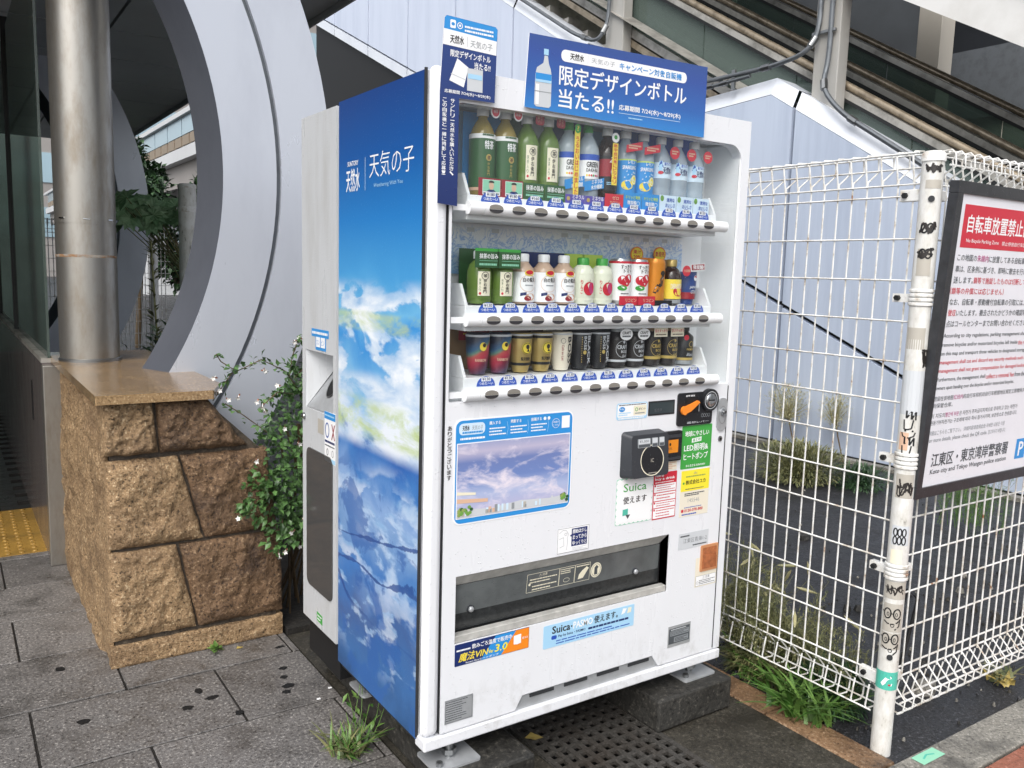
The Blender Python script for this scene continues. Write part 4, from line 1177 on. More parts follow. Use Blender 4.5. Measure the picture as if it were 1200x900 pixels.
s.text(FRONT, 'Suica', .690, .826, .786, .852, .0019, 'ink_green', .005); s.text(FRONT, '使えます', .690, .787, .788, .810, .0019, 'ink_charcoal', .02)
s.flat([(.690, .750), (.712, .752), (.712, .772), (.690, .770)], FRONT, .0019, 'ink_teal'); s.flat([(.712, .738), (.722, .752), (.703, .752)], FRONT, .0019, 'ink_slate')
s.build('fare_card_sticker', vm)
s = sticker('howto', .817, .718, .919, .872, 'ink_red'); s.text(FRONT, 'How to', .823, .858, .860, .868, K, 'ink_white', .02); s.text(FRONT, 'buy a drink', .823, .845, .910, .856, K, 'ink_white', .02); s.dashes(FRONT, .824, .838, .905, .842, 1, K, 'ink_white', .6)
for i, (a, b) in enumerate(((.808, .834), (.780, .805), (.757, .777), (.722, .754))):
    s.rect(FRONT, .820, a, .916, b, K, 'ink_white'); s.flat(ell(.8245, b - .004, .0035, .0035), FRONT, .0016, 'ink_red'); s.dashes(FRONT, .832, a + .003, .912, b - .002, 3 if i in (0, 3) else 2, .0016, 'ink_red', .3, i)
s.build('guide_sticker', vm)
s = sticker('contact', .938, .710, 1.071, .867, 'sticker_cream'); s.rect(FRONT, .939, .796, 1.070, .866, K, 'ink_yellow'); s.text(FRONT, 'dc', .995, .852, 1.012, .860, .0016, 'ink_grey'); s.dashes(FRONT, .96, .842, 1.05, .848, 1, .0016, 'ink_teapale', .7)
s.text(FRONT, '株式会社ユカ', .960, .818, 1.052, .833, .0016, 'ink_charcoal', .02); s.flat(ell(.951, .824, .004, .004), FRONT, .0016, 'ink_green'); s.dashes(FRONT, .96, .801, 1.045, .805, 1, .0016, 'ink_slate', .6)
s.dashes(FRONT, .958, .778, 1.05, .790, 2, K, 'ink_slate', .6, 3); s.text(FRONT, '145546', .975, .757, 1.028, .770, K, 'ink_grey', -.01); s.flat(rr(.946, .725, .957, .735, .002), FRONT, K, 'ink_red'); s.text(FRONT, '0120-078-800', .961, .725, 1.046, .735, K, 'ink_red', .01); s.dashes(FRONT, .95, .714, 1.04, .720, 1, K, 'ink_royal', .7, 6); s.dashes(FRONT, .96, .738, 1.04, .742, 1, K, 'ink_royal', .6, 8); s.build('contact_sticker', vm)
s = sticker('wait', .439, .667, .559, .744, 'ink_white', .004); s.line(FRONT, [(.440, .668), (.558, .668), (.558, .743), (.440, .743), (.440, .668)], .001, .0011, 'ink_slate')
s.flat([(.492, .684), (.552, .684), (.552, .739), (.492, .739), (.492, .722), (.485, .718), (.492, .714)], FRONT, K, 'ink_navy')
for i, q_ in enumerate(('開始は少し', 'まってから', 'ゆっくりと')): s.text(FRONT, q_, .496, .723 - i * .018, .549, .736 - i * .018, .0016, 'ink_white', .015)
s.line(FRONT, [(.446, .730), (.458, .738), (.472, .736), (.480, .724), (.476, .712), (.478, .700), (.474, .676)], .001, K, 'ink_grey'); s.line(FRONT, [(.446, .712), (.462, .716), (.464, .690), (.448, .686)], .001, K, 'ink_grey'); s.ring(FRONT, .470, .725, .005, .004, .001, K, 'ink_grey'); s.dashes(FRONT, .496, .670, .552, .681, 3, K, 'ink_lightgrey', .4); s.build('notice_sticker', vm)
s = sticker('strip', .400, .378, .760, .450, 'ink_sky', .004)
s.dashes(FRONT, .448, .383, .745, .399, 2, K, 'ink_royal', .4, 5); s.text(FRONT, 'Suica', .432, .420, .500, .443, K, 'ink_charcoal', .01); s.text(FRONT, '・', .503, .427, .509, .433, K, 'ink_charcoal'); s.text(FRONT, 'PASMO', .512, .420, .588, .442, K, 'ink_white', .04); s.text(FRONT, '使えます。', .594, .419, .690, .443, K, 'ink_charcoal', .02)
s.rect(FRONT, .430, .402, .450, .414, K, 'ink_royal', .004); s.text(FRONT, 'Pay by Suica・PASMO', .456, .403, .560, .413, K, 'ink_navy', .01); s.dashes(FRONT, .572, .402, .745, .413, 1, K, 'ink_navy', .6, 9)
s.flat([(.705, .424), (.720, .428), (.728, .442), (.712, .444)], FRONT, K, 'ink_white'); s.flat([(.730, .424), (.746, .426), (.748, .442), (.734, .443)], FRONT, K, 'ink_cream')
s.build('fare_card_strip', vm)
s = sticker('heat', .095, .398, .347, .462, 'ink_navy', .002)
s.flat([(.200, .399), (.346, .399), (.346, .461), (.260, .461)], FRONT, K, 'ink_orange'); s.flat([(.180, .399), (.250, .399), (.300, .461), (.230, .461)], FRONT, .0014, 'ink_blue')
s.text(FRONT, '魔法VIN', .106, .409, .200, .434, .0020, 'ink_lemon', .04, False, .25); s.text(FRONT, 'Ver', .205, .413, .222, .424, .0020, 'ink_yellow', .02); s.text(FRONT, '3.0', .226, .412, .268, .434, .0020, 'ink_yellow', .04, False, .2)
s.text(FRONT, '飲みごろ温度で販売中', .150, .440, .285, .454, .0020, 'ink_white', .02); s.dashes(FRONT, .100, .440, .145, .447, 1, .0020, 'ink_white', .7); s.text(FRONT, 'Smart Ecoヒートポンプ', .130, .401, .240, .407, .0020, 'ink_white', .01)
s.flat([(.292, .420), (.305, .418), (.318, .420), (.318, .448), (.292, .446)], FRONT, .0020, 'ink_white'); s.text(FRONT, '省エネ', .322, .430, .342, .437, .0020, 'ink_white', .01); s.build('heat_pump_sticker', vm)
s = sticker('addr', .943, .597, 1.083, .652, 'ink_lightgrey'); s.dashes(FRONT, .950, .639, .992, .645, 1, K, 'ink_slate', .8); s.text(FRONT, '江東区青海1-2', .965, .617, 1.075, .633, K, 'ink_slate', -.012); s.dashes(FRONT, 1.01, .602, 1.075, .610, 1, K, 'ink_slate', .5, 3); s.build('address_sticker', vm)
q = MB(); q.prism(rr(1.050, .505, 1.132, .597, .004), FRONT, .0004, .004, 'copper_frame'); q.prism(rr(1.058, .515, 1.124, .588, .003), FRONT, .0041, .0045, 'copper_plate'); cr = q.build('coin_return', vm, bevel=.0015)
q = MB(); q.prism([(1.058, .515), (1.124, .515), (1.124, .555), (1.058, .565)], FRONT, .0046, .0065, 'copper_plate'); q.build('return_flap', cr, bevel=.001)
s = sticker('plate', 1.030, .452, 1.134, .555, 'sticker_cream', .003, .0003 + .0002); s.rect(FRONT, 1.034, .456, 1.130, .490, .0009, 'ink_white'); s.line(FRONT, [(1.034, .456), (1.130, .456), (1.130, .490), (1.034, .490), (1.034, .456)], .0008, .0012, 'ink_slate'); s.text(FRONT, '⚠注意', 1.065, .478, 1.1, .488, .0012, 'ink_slate'); s.ring(FRONT, 1.042, .467, .005, .005, .001, .0012, 'ink_slate'); s.dashes(FRONT, 1.05, .459, 1.126, .476, 3, .0012, 'ink_slate', .4); s.build('return_plate', vm)
s = sticker('rplate', .918, .262, 1.022, .336, 'silver_plate', .001, .0012); s.rect(FRONT, .922, .273, 1.018, .327, .0015, 'ink_slate'); s.rect(FRONT, .928, .301, 1.014, .318, .0018, 'ink_grey'); s.dashes(FRONT, .93, .303, 1.01, .317, 3, .0021, 'ink_slate', .5); s.rect(FRONT, .946, .277, 1.012, .295, .0018, 'ink_grey'); s.dashes(FRONT, .95, .279, 1.008, .293, 3, .0021, 'ink_slate', .6); s.dashes(FRONT, .93, .320, 1.0, .325, 1, .0018, 'ink_lightgrey', .6); s.build('rating_plate', vm)
s = sticker('lplate', .066, .234, .158, .305, 'silver_plate', .001, .0012); s.dashes(FRONT, .07, .240, .14, .301, 9, .0015, 'ink_slate', .35, 2); s.line(FRONT, [(.069, .237), (.155, .237), (.155, .302), (.069, .302), (.069, .237)], .0008, .0016, 'ink_slate'); s.build('rating_plate', vm)
# dispensing opening
m = MB()
m.add([(OX0, .004, OZ0), (OX1, .004, OZ0), (OX1, .004, OZ1), (OX0, .004, OZ1), (OX0, .04, OZ0), (OX1, .04, OZ0), (OX1, .04, OZ1), (OX0, .04, OZ1)],
      [(4, 5, 1, 0), (7, 6, 5, 4), (0, 3, 7, 4), (6, 2, 1, 5), (3, 2, 6, 7)], 'dark_recess')
op = m.build('dispensing_opening', vm)
q = MB(); q.add([(OX0 + .003, .006, OZ1 - .003), (OX1 - .003, .006, OZ1 - .003), (OX1 - .02, .026, OZ1 - .035), (OX0 + .003, .026, OZ1 - .035)], [(0, 3, 2, 1)], 'lip_grey'); q.build('top_lip', op)
fl_ = Fr((0, .026, OZ1 - .036), (1, 0, 0), (0, -.10, .995), (0, -.995, -.10))
q = MB(); q.prism([(OX0 + .004, -.135), (OX1 - .012, -.135), (OX1 - .022, 0), (OX0 + .004, 0)], fl_, 0, .004, 'smoke_plastic'); fp_ = q.build('flap', op, bevel=.001)
q = MB(); q.box(OX0 + .002, .003, OZ0 + .001, OX1 - .002, .028, OZ0 + .022, 'lip_grey'); q.build('bottom_lip', op, bevel=.002)
q = MB(); q.rect(fl_, OX0 + .006, -.134, OX1 - .014, -.086, .0044, 'flap_dark'); q.build('flap_lower_band', fp_)  # darker band across the lower part of the flap
for x in (.160, .782):
    q = MB(); ff = Fr(fl_.pt(x, -.078, .004), fl_.u, fl_.v, fl_.n); q.prism(ell(0, 0, .011, .011, 20), ff, 0, .005, 'grey_plastic'); q.disc_dome(ff, 0, 0, .0085, .0085, .007, 'silver_plate', 18, .005); q.build('knob', fp_, smooth=40)
q = MB(); n_ = .0048
def frame_(a, b, c, d): q.line(fl_, [(a, b), (c, b), (c, d), (a, d), (a, b)], .0012, n_, 'ink_cream')
frame_(.352, -.070, .470, -.012); frame_(.472, -.070, .530, -.012); frame_(.532, -.070, .590, -.012)
q.text(fl_, '⚠注意', .395, -.024, .425, -.015, n_, 'ink_cream'); q.dashes(fl_, .362, -.044, .462, -.026, 2, n_, 'ink_cream', .35, 1); q.dashes(fl_, .372, -.068, .462, -.048, 2, n_, 'ink_cream', .35, 2); q.flat(ell(.362, -.045, .004, .004), fl_, n_, 'ink_cream'); q.dashes(fl_, .476, -.034, .526, -.015, 3, n_, 'ink_cream', .4, 3)
q.ring(fl_, .500, -.055, .012, .007, .001, n_, 'ink_cream'); q.flat([(.545, -.062), (.565, -.060), (.585, -.030), (.576, -.024), (.560, -.034), (.548, -.046)], fl_, n_, 'ink_cream'); q.dashes(fl_, .536, -.022, .586, -.015, 1, n_, 'ink_cream', .5)
q.flat(ell(.615, -.043, .022, .025, 24), fl_, n_, 'ink_cream'); q.ring(fl_, .615, -.043, .018, .021, .0012, n_ + .0004, 'ink_slate'); q.flat([(.609, -.058), (.622, -.058), (.620, -.040), (.624, -.034), (.616, -.026), (.608, -.034)], fl_, n_ + .0004, 'ink_slate')
q.build('flap_notice', fp_)

# ------------------------------------------------------------------ drinks on display
def drink(name, label, i, row, body, label_band=None, cap=None, text=None, card=None, backing=None, tag_=None, dx=0, dy=0, seg=24, group=None, sq=0.0):
    z = (1.699, 1.408, 1.213)[row]
    x = .187 + .0724 * i + dx; y = .066 + dy
    t = thing(name, label, 'can' if 'can' in name else 'bottle', (x, y, z), group or ('bottles on the top shelf', 'drinks on the middle shelf', 'coffee on the bottom shelf')[row])
    mb = MB(); mb.lathe(body[0], x, y, z, body[1], seg, True, 0, 360, sq)
    for (pr, mt) in body[2:]: mb.lathe(pr, x, y, z, mt, seg, True, 0, 360, sq)
    mb.build('body', t, smooth=50)
    if cap:
        mb = MB(); mb.lathe(cap[0], x, y, z, cap[1], 20); mb.build('cap', t, smooth=50)
    if label_band:
        mb = MB()
        for (r, za, zb_, mt) in label_band: mb.lathe([(r, za), (r, zb_)], x, y, z, mt, seg, False, 0, 360, sq)
        if text:
            text(mb, CylFr(x, y, max(b[0] for b in label_band) + .0004, z, R(-14)))
        mb.build('label', t, smooth=50)
    if backing:
        mb = MB(); mb.prism([(x - .0345, z + backing[1]), (x + .0345, z + backing[1]), (x + .0345, z + backing[2]), (x - .0345, z + backing[2])], FRONT, -(y + .042), -(y + .040), backing[0])
        if len(backing) > 3: backing[3](mb, Fr((x, y + .0395, z), (1, 0, 0), (0, 0, 1), (0, -1, 0)))
        mb.build('backing_card', t)
    if card:
        mb = MB(); yc = .0255
        mb.prism([(x - .0335, z + card[1]), (x + .0335, z + card[1]), (x + .0335, z + card[2]), (x - .0335, z + card[2])], FRONT, -yc, -yc + .0008, card[0])
        if len(card) > 3: card[3](mb, Fr((x, yc - .001, z), (1, 0, 0), (0, 0, 1), (0, -1, 0)))
        mb.build('display_card', t)
    if tag_:
        mb = MB(); tag_(mb, Fr((x, .028, z), (1, 0, 0), (0, 0, 1), (0, -1, 0))); mb.build('neck_tag', t)
    k_ = (1.05, 1.11, 1.05)[row]
    t.scale = (k_, k_, 1)
    return t
def pet(h, r, neck=.0125, sh=.70, top=None):
    return [(0, 0), (r * .88, 0), (r, .006), (r, h * .30), (r * .97, h * .33), (r, h * .36), (r, h * sh), (r * .95, h * (sh + .06)), (r * .80, h * (sh + .13)), (r * .58, h * (sh + .20)), (neck, h * (sh + .25)), (neck, h)]
capp = lambda h, r=.0155: [(r, h - .003), (r, h + .016), (r * .85, h + .019), (0, h + .019)]
simple('pet_tea_green', '#5f7a35', 0.12); simple('pet_tea_amber', '#8a7a3c', 0.12); simple('pet_cola', '#2a1a16', 0.1); simple('pet_milk', '#b9a08c', 0.15); glassy('pet_water', '#dceaf4', 0.42, 0.05); simple('pet_pale', '#dfe2cf', 0.15)
glassy('pet_sports', '#cfdde6', 0.55, 0.05)
simple('can_silver', '#b9bcbe', 0.28, 0.9); simple('can_gold', '#b09a5e', 0.35, 0.4); simple('can_black', '#1e1f22', 0.3); simple('can_rainbow', '#b53a52', 0.32)
simple('can_orange', '#d98a2a', 0.3, 0.3); simple('can_blue', '#24407f', 0.3)
nn = NT('rainbow_print'); sp = nn.t.nodes.new('ShaderNodeSeparateXYZ'); nn.put(sp.inputs[0], nn.obj())
nn.col(nn.ramp(nn.math('ADD', nn.mapr(sp.outputs[2], 0, .11), nn.math('MULTIPLY', sp.outputs[0], -7.0)), [(0.05, '#453e58'), (.25, '#6e2a40'), (.45, '#ac3448'), (.60, '#b0504c'), (.68, '#5f8270'), (.78, '#2f5a80'), (1, '#20263a')])); nn.rough(.35)

def row1_tea(mb, f):
    mb.text(f, '特茶', -.004, .120, .022, .142, .0002, 'ink_white', .02); mb.flat(ell(.008, .098, .008, .009), f, .0002, 'ink_gold'); mb.text(f, '茶', .003, .092, .013, .103, .0006, 'ink_brown', .02)
    mb.text(f, '伊右衛門', .004, .050, .011, .086, .0002, 'ink_gold', 0, True)
    mb.dashes(f, -.010, .154, .024, .160, 1, .0003, 'ink_tea', .8)
def card_face(mb, f):
    mb.rect(f, -.022, .0, .031, .040, .0004, 'ink_white'); mb.rect(f, -.021, .009, .030, .039, .0008, 'ink_mint')
    mb.flat(ell(.004, .024, .0075, .010), f, .0012, 'ink_skin'); mb.flat(ell(.004, .032, .0085, .006, 14, 0, 180), f, .0016, 'ink_charcoal'); mb.flat([(-.010, .009), (.018, .009), (.012, .014), (-.004, .014)], f, .0014, 'ink_navy'); mb.dashes(f, -.019, .001, .028, .007, 1, .0008, 'ink_slate', .6)
def neck_red(mb, f):
    mb.prism(ell(.014, .218, .014, .017), f, 0, .001, 'ink_white'); mb.flat(ell(.014, .218, .011, .013), f, .0013, 'ink_red'); mb.text(f, '特茶', .007, .214, .021, .222, .0017, 'ink_white')
def neck_maroon(mb, f):
    mb.prism(rr(.0, .200, .028, .228, .007), f, 0, .001, 'ink_darkred'); mb.text(f, '濃い', .006, .206, .012, .224, .0014, 'ink_skin', 0, True); mb.text(f, '味わい', .016, .204, .021, .225, .0014, 'ink_skin', 0, True)
def iyemon(mb, f, z0=.035, z1=.135):
    mb.rect(f, -.013, z0, .021, z1, .0003, 'ink_cream') if False else None
    for k in range(6): mb.rect(f, -.013 + k * .0057, z0, -.013 + (k + 1) * .0057, z1, .0003, 'ink_cream')
    h = z1 - z0
    mb.ring(f, .006, z0 + h * .82, .010, .011, .0015, .0006, 'ink_charcoal'); mb.text(f, '茶', .000, z0 + h * .75, .012, z0 + h * .89, .0006, 'ink_charcoal', .01)
    mb.text(f, '伊右衛門', .001, z0 + h * .10, .010, z0 + h * .68, .0006, 'ink_charcoal', .01, True); mb.text(f, '抹茶入り', -.010, z0 + h * .18, -.005, z0 + h * .72, .0006, 'ink_tea', 0, True); mb.flat(ell(-.007, z0 + h * .10, .003, .004, 8), f, .0006, 'ink_red')
def card_matcha(mb, f):
    mb.text(f, '抹茶の旨み', -.026, .022, .030, .036, .0004, 'ink_white', .01); mb.line(f, [(-.026, .017), (.030, .017)], .001, .0004, 'ink_mint'); mb.dashes(f, -.026, .005, .028, .013, 1, .0004, 'ink_mint', .7)
cap_w = (capp(.212), 'cap_white')
for i, lab in ((0, 'dark green labelled tea bottle with red round tag, far left of the top shelf'), (1, 'dark green labelled tea bottle with red round tag, second on the top shelf')):
    drink('tea_bottle', lab, i, 0, (pet(.212, .0338), 'pet_tea_amber'), [(.0343, .012, .020, 'ink_skin'), (.0343, .020, .148, 'ink_tea'), (.0343, .148, .160, 'ink_white')], cap_w, row1_tea, ('ink_darkred', -.004, .044, card_face), ('ink_blue', .0, .225), neck_red)
for i, lab in ((2, 'light green tea bottle with white vertical label beside the dark green teas'), (3, 'light green tea bottle with white vertical label left of the sports drinks')):
    drink('tea_bottle', lab, i, 0, (pet(.208, .0335), 'pet_tea_green'), [(.0339, .05, .058, 'pet_tea_green')], (capp(.208), 'cap_white'), lambda mb, f: iyemon(mb, f, .052, .145), ('ink_tea', -.004, .042, card_matcha), ('ink_tea', .02, .225) if i == 2 else ('ink_lightgrey', .02, .225), neck_maroon)
def dakara(mb, f):
    mb.text(f, 'GREEN', -.016, .105, .020, .120, .0003, 'ink_charcoal', .03); mb.text(f, 'DA·KA·RA', -.016, .092, .020, .102, .0003, 'ink_charcoal', .03)
    for k, c_ in enumerate(('lemon', 'orange', 'red', 'green', 'pink', 'red')): mb.flat(ell(-.014 + k * .0066, .082, .0028, .0032, 8), f, .0003, 'ink_' + c_)
def dk_card(mb, f): mb.text(f, 'ミネラル', -.010, .010, .030, .022, .0004, 'ink_white', .01); mb.flat(ell(-.024, .010, .006, .006), f, .0004, 'ink_gold')
def dk_strip(mb, f):
    mb.prism([(-.034, .035), (.034, .048), (.034, .078), (-.034, .062)], f, -.003, -.002, 'ink_blue'); mb.text(f, 'ミネラル', -.010, .056, .028, .068, -.0015, 'ink_white', .02, False, 0, .2); mb.text(f, '水分補給', -.012, .040, .028, .053, -.0015, 'ink_white', .02, False, 0, .2)
def dk_yellow(mb, f):
    dk_strip(mb, f); mb.prism(rr(-.008, .004, .010, .215, .004), f, .001, .002, 'ink_lemon'); mb.prism(ell(.001, .206, .010, .013), f, .0022, .003, 'ink_green'); mb.text(f, '?', -.002, .199, .004, .213, .0034, 'ink_lemon', .02)
    mb.text(f, 'うるおいはじめました', -.005, .022, .007, .185, .0024, 'ink_red', .02, True); mb.flat(ell(.001, .012, .010, .010), f, .0026, 'ink_leaf')
drink('sports_bottle', 'clear sports drink bottle behind a long yellow vertical banner', 4, 0, (pet(.208, .0335), 'pet_sports'), [(.0339, .072, .125, 'ink_white'), (.0339, .125, .142, 'ink_royal')], (capp(.208, .014), 'ink_green'), dakara, ('ink_purple', -.004, .022, dk_card), ('ink_navy', .02, .24), dk_yellow)
drink('sports_bottle', 'clear sports drink bottle with green cap right of the yellow banner', 5, 0, (pet(.208, .0335), 'pet_sports'), [(.0339, .072, .125, 'ink_white'), (.0339, .125, .142, 'ink_royal')], (capp(.208, .014), 'ink_green'), dakara, ('ink_purple', -.004, .022, dk_card), ('ink_navy', .02, .24), dk_strip)
def cola(mb, f):
    mb.flat(ell(.012, .098, .013, .014), f, .0003, 'ink_white'); mb.flat(ell(.012, .098, .012, .013, 16, 10, 170), f, .0006, 'ink_red'); mb.flat(ell(.012, .098, .012, .013, 16, 190, 350), f, .0006, 'ink_royal'); mb.text(f, 'Zero', -.006, .125, .022, .140, .0003, 'ink_white', .02, False, .3); mb.dashes(f, -.012, .06, .022, .07, 2, .0003, 'ink_sky', .5)
def cola_strip(mb, f):
    mb.prism([(-.011, .06), (.008, .06), (.008, .18), (-.011, .18)], f, .001, .002, 'ink_lemon'); mb.text(f, '熱中症対策にピッタリ', -.008, .064, .005, .178, .0024, 'ink_red', .02, True); mb.prism(ell(-.002, .196, .013, .014), f, .001, .002, 'ink_white'); mb.flat(ell(-.002, .197, .006, .006), f, .0024, 'ink_green')
drink('cola_bottle', 'dark cola bottle with red label behind a yellow strip on the top shelf', 6, 0, (pet(.208, .0330), 'pet_cola'), [(.0334, .045, .145, 'can_black'), (.0336, .085, .135, 'ink_darkred')], (capp(.208), 'cap_white'), cola, ('ink_red', -.004, .034, lambda mb, f: (mb.text(f, 'ゼロ', -.008, .018, .016, .028, .0004, 'ink_skin', .01), mb.text(f, 'カロリー', -.016, .004, .022, .014, .0004, 'ink_skin', .01))), None, cola_strip)
def lemon(mb, f):
    mb.text(f, 'レモン', -.006, .128, .018, .139, .0003, 'ink_white', .02); mb.text(f, 'SPARKLING', -.022, .112, .022, .123, .0003, 'ink_white', .01); mb.flat(ell(-.006, .066, .018, .014), f, .0003, 'ink_lemon'); mb.flat(ell(.016, .082, .011, .014), f, .0006, 'ink_yellow'); mb.ring(f, .016, .082, .009, .012, .002, .0009, 'ink_white')
    rnd = random.Random(4)
    for k in range(16): a_, b_ = rnd.uniform(-.02, .02), rnd.uniform(.072, .106); mb.flat([(a_, b_), (a_ + .005, b_ + .002), (a_ + .003, b_ + .006)], f, .0004 + k * .00002, 'ink_paleblue')
def lem_tag(mb, f):
    mb.prism([(-.030, .158), (.030, .172), (.030, .196), (-.030, .180)], f, .001, .002, 'ink_red'); mb.dashes(f, -.022, .170, .024, .184, 2, .0024, 'ink_skin', .6)
def lem_card(mb, f): mb.text(f, 'キリッと爽快', -.027, .024, .028, .035, .0004, 'ink_lime', .01); mb.text(f, '微炭酸', -.02, .008, .014, .020, .0004, 'ink_white', .01); mb.ring(f, .021, .013, .006, .006, .001, .0004, 'ink_white')
for i, lab in ((7, 'blue lemon soda bottle right of the dark cola bottle'), (8, 'blue lemon soda bottle beside the clear water bottles')):
    drink('soda_bottle', lab, i, 0, (pet(.208, .0335), 'pet_water'), [(.0339, .04, .138, 'ink_blue'), (.0339, .138, .142, 'ink_lime')], (capp(.208), 'cap_white'), lemon, ('ink_blue', -.004, .044, lem_card), ('ink_deep', .10, .24), lem_tag)
def water(mb, f):
    mb.rect(f, -.02, .113, -.01, .15, .0002, 'ink_sky'); mb.text(f, '天然水', -.008, .112, .022, .132, .0004, 'ink_navy', .02); mb.text(f, '南アルプス', -.004, .136, .020, .146, .0004, 'ink_royal', .01); mb.flat(ell(-.014, .115, .008, .005), f, .0006, 'ink_red')
    mb.flat([(-.022, .132), (-.014, .152), (-.006, .132)], f, .0004, 'ink_royal')
def wcard(mb, f): mb.text(f, '清冽な', -.006, .026, .026, .038, .0004, 'ink_royal', .01); mb.text(f, 'おいしさ', -.010, .010, .028, .022, .0004, 'ink_royal', .01); mb.flat(ell(-.024, .036, .007, .009), f, .0005, 'ink_leaf')
def wtag(mb, f): mb.prism(ell(.020, .176, .019, .019), f, .001, .002, 'ink_red'); mb.dashes(f, .008, .170, .033, .184, 2, .0024, 'ink_skin', .6)
for i, lab in ((9, 'clear water bottle with pale blue label beside the lemon sodas'), (10, 'clear water bottle with pale blue label, middle one of three'), (11, 'clear water bottle with pale blue label at the right end of the top shelf')):
    drink('water_bottle', lab, i, 0, (pet(.206, .0330), 'pet_water'), [(.0334, .098, .146, 'ink_paleblue')], (capp(.206), 'cap_white'), water, ('ink_paleblue', -.004, .046, wcard), ('ink_royal', .16, .24), wtag)
# middle shelf
def mat_back(mb, f): mb.text(f, '抹茶の旨み', -.026, .122, .031, .138, .0006, 'ink_white', .01); mb.line(f, [(-.028, .116), (.031, .116)], .001, .0006, 'ink_mint'); mb.dashes(f, -.026, .102, .028, .110, 1, .0006, 'ink_mint', .7)
sml = [(0, 0), (.027, 0), (.0315, .008), (.0315, .08), (.030, .092), (.026, .105), (.02, .112), (.013, .118), (.013, .125)]
def front_card(mb, f): mb.prism([(-.034, .098), (.034, .098), (.034, .142), (-.034, .142)], f, -.004, -.003, 'ink_tea'); mb.flat([(-.034, .142), (.034, .142), (.034, .150), (-.034, .150)], f, -.0035, 'ink_green'); mb.text(f, '抹茶の旨み', -.022, .122, .031, .136, -.0024, 'ink_white', .01); mb.line(f, [(-.022, .117), (.031, .117)], .001, -.0024, 'ink_mint'); mb.dashes(f, -.022, .103, .028, .111, 1, -.0024, 'ink_mint', .7)
for i, lab in ((0, 'short green tea bottle under a green card at the left end of the middle shelf'), (1, 'short green tea bottle under a green card beside the milk teas')):
    drink('tea_bottle', lab, i, 1, (sml, 'pet_tea_green'), [(.032, .015, .02, 'pet_tea_green')], (capp(.125), 'cap_white'), lambda mb, f: iyemon(mb, f, .022, .088), None, ('ink_tea', .0, .15), front_card)
mk = [(0, 0), (.026, 0), (.031, .008), (.031, .088), (.028, .10), (.018, .112), (.0145, .118), (.0145, .124)]
def milk(mb, f):
    mb.flat(ell(.008, .087, .014, .009), f, .0003, 'ink_lemon'); mb.flat(ell(.008, .089, .011, .006), f, .0006, 'ink_red'); mb.text(f, '白の贅沢', -.010, .062, .026, .074, .0004, 'ink_charcoal', .02); mb.ring(f, .006, .058, .024, .024, .0012, .0002, 'ink_skin'); mb.dashes(f, -.004, .050, .02, .056, 1, .0004, 'ink_grey', .5)
    mb.flat([(-.016, .022), (.000, .026), (.000, .034), (-.016, .031)], f, .0006, 'ink_navy'); mb.flat(ell(.012, .020, .016, .010), f, .0005, 'ink_skin'); mb.flat(ell(.004, .016, .010, .007), f, .0007, 'ink_darkred')
for i, lab in ((2, 'white milk tea bottle right of the green teas, first of three'), (3, 'white milk tea bottle, middle one of three on the middle shelf'), (4, 'white milk tea bottle left of the apple drinks, last of three')):
    drink('milk_tea_bottle', lab, i, 1, (mk, 'pet_milk'), [(.0314, .006, .090, 'ink_white')], (capp(.122), 'cap_white'), milk, None, ('ink_navy', .05, .148))
def apple(mb, f): mb.flat(ell(.006, .046, .016, .020), f, .0003, 'ink_red'); mb.flat(ell(.014, .048, .010, .017), f, .0005, 'ink_pink'); mb.line(f, [(.006, .064), (.009, .072)], .0015, .0005, 'ink_brown'); mb.text(f, 'りんご', -.018, .030, -.012, .072, .0004, 'ink_red', .01, True)
def applb(mb, f): mb.flat(ell(-.026, .130, .004, .005), f, .0006, 'ink_red'); mb.flat(ell(-.026, .112, .004, .005), f, .0006, 'ink_red'); mb.flat(ell(.026, .13, .004, .005), f, .0006, 'ink_red')
for i, lab in ((5, 'apple water bottle with green cap right of the milk teas'), (6, 'apple water bottle with green cap left of the tomato cans')):
    drink('apple_bottle', lab, i, 1, (sml, 'pet_pale'), [(.032, .012, .018, 'pet_pale'), (.032, .088, .089, 'pet_pale')], (capp(.118, .0165), 'ink_green'), apple, None, ('ink_lime', .05, .148, applb))
def can(h, r): return [(0, .002), (r * .8, .0), (r * .86, .004), (r, .012), (r, h - .010), (r * .88, h - .001), (r * .86, h + .001), (r * .80, h - .003), (0, h - .003)]
def tomato(mb, f):
    mb.text(f, 'すっきり', -.012, .108, .022, .120, .0003, 'ink_charcoal', .02); mb.text(f, 'トマト', -.004, .095, .024, .107, .0003, 'ink_charcoal', .02)
    for (a_, b_) in ((-.006, .074), (.014, .078), (.004, .068)): mb.flat(ell(a_, b_, .014, .014), f, .0003 + (a_ + .01) * .01, 'ink_red')
    mb.flat(ell(-.006, .050, .014, .008), f, .0009, 'ink_green'); mb.dashes(f, -.01, .03, .016, .036, 1, .0004, 'ink_slate', .5)
def tcard(mb, f): mb.text(f, 'リコピン', -.012, .008, .028, .019, .0004, 'ink_skin', .02)
for i, lab in ((7, 'white and red tomato can beside the apple bottles'), (8, 'white and red tomato can left of the tilted gold can')):
    drink('tomato_can', lab, i, 1, (can(.137, .031), 'can_silver'), [(.0314, .012, .124, 'ink_white'), (.0314, .124, .131, 'ink_red')], None, tomato, ('ink_red', -.001, .026, tcard))
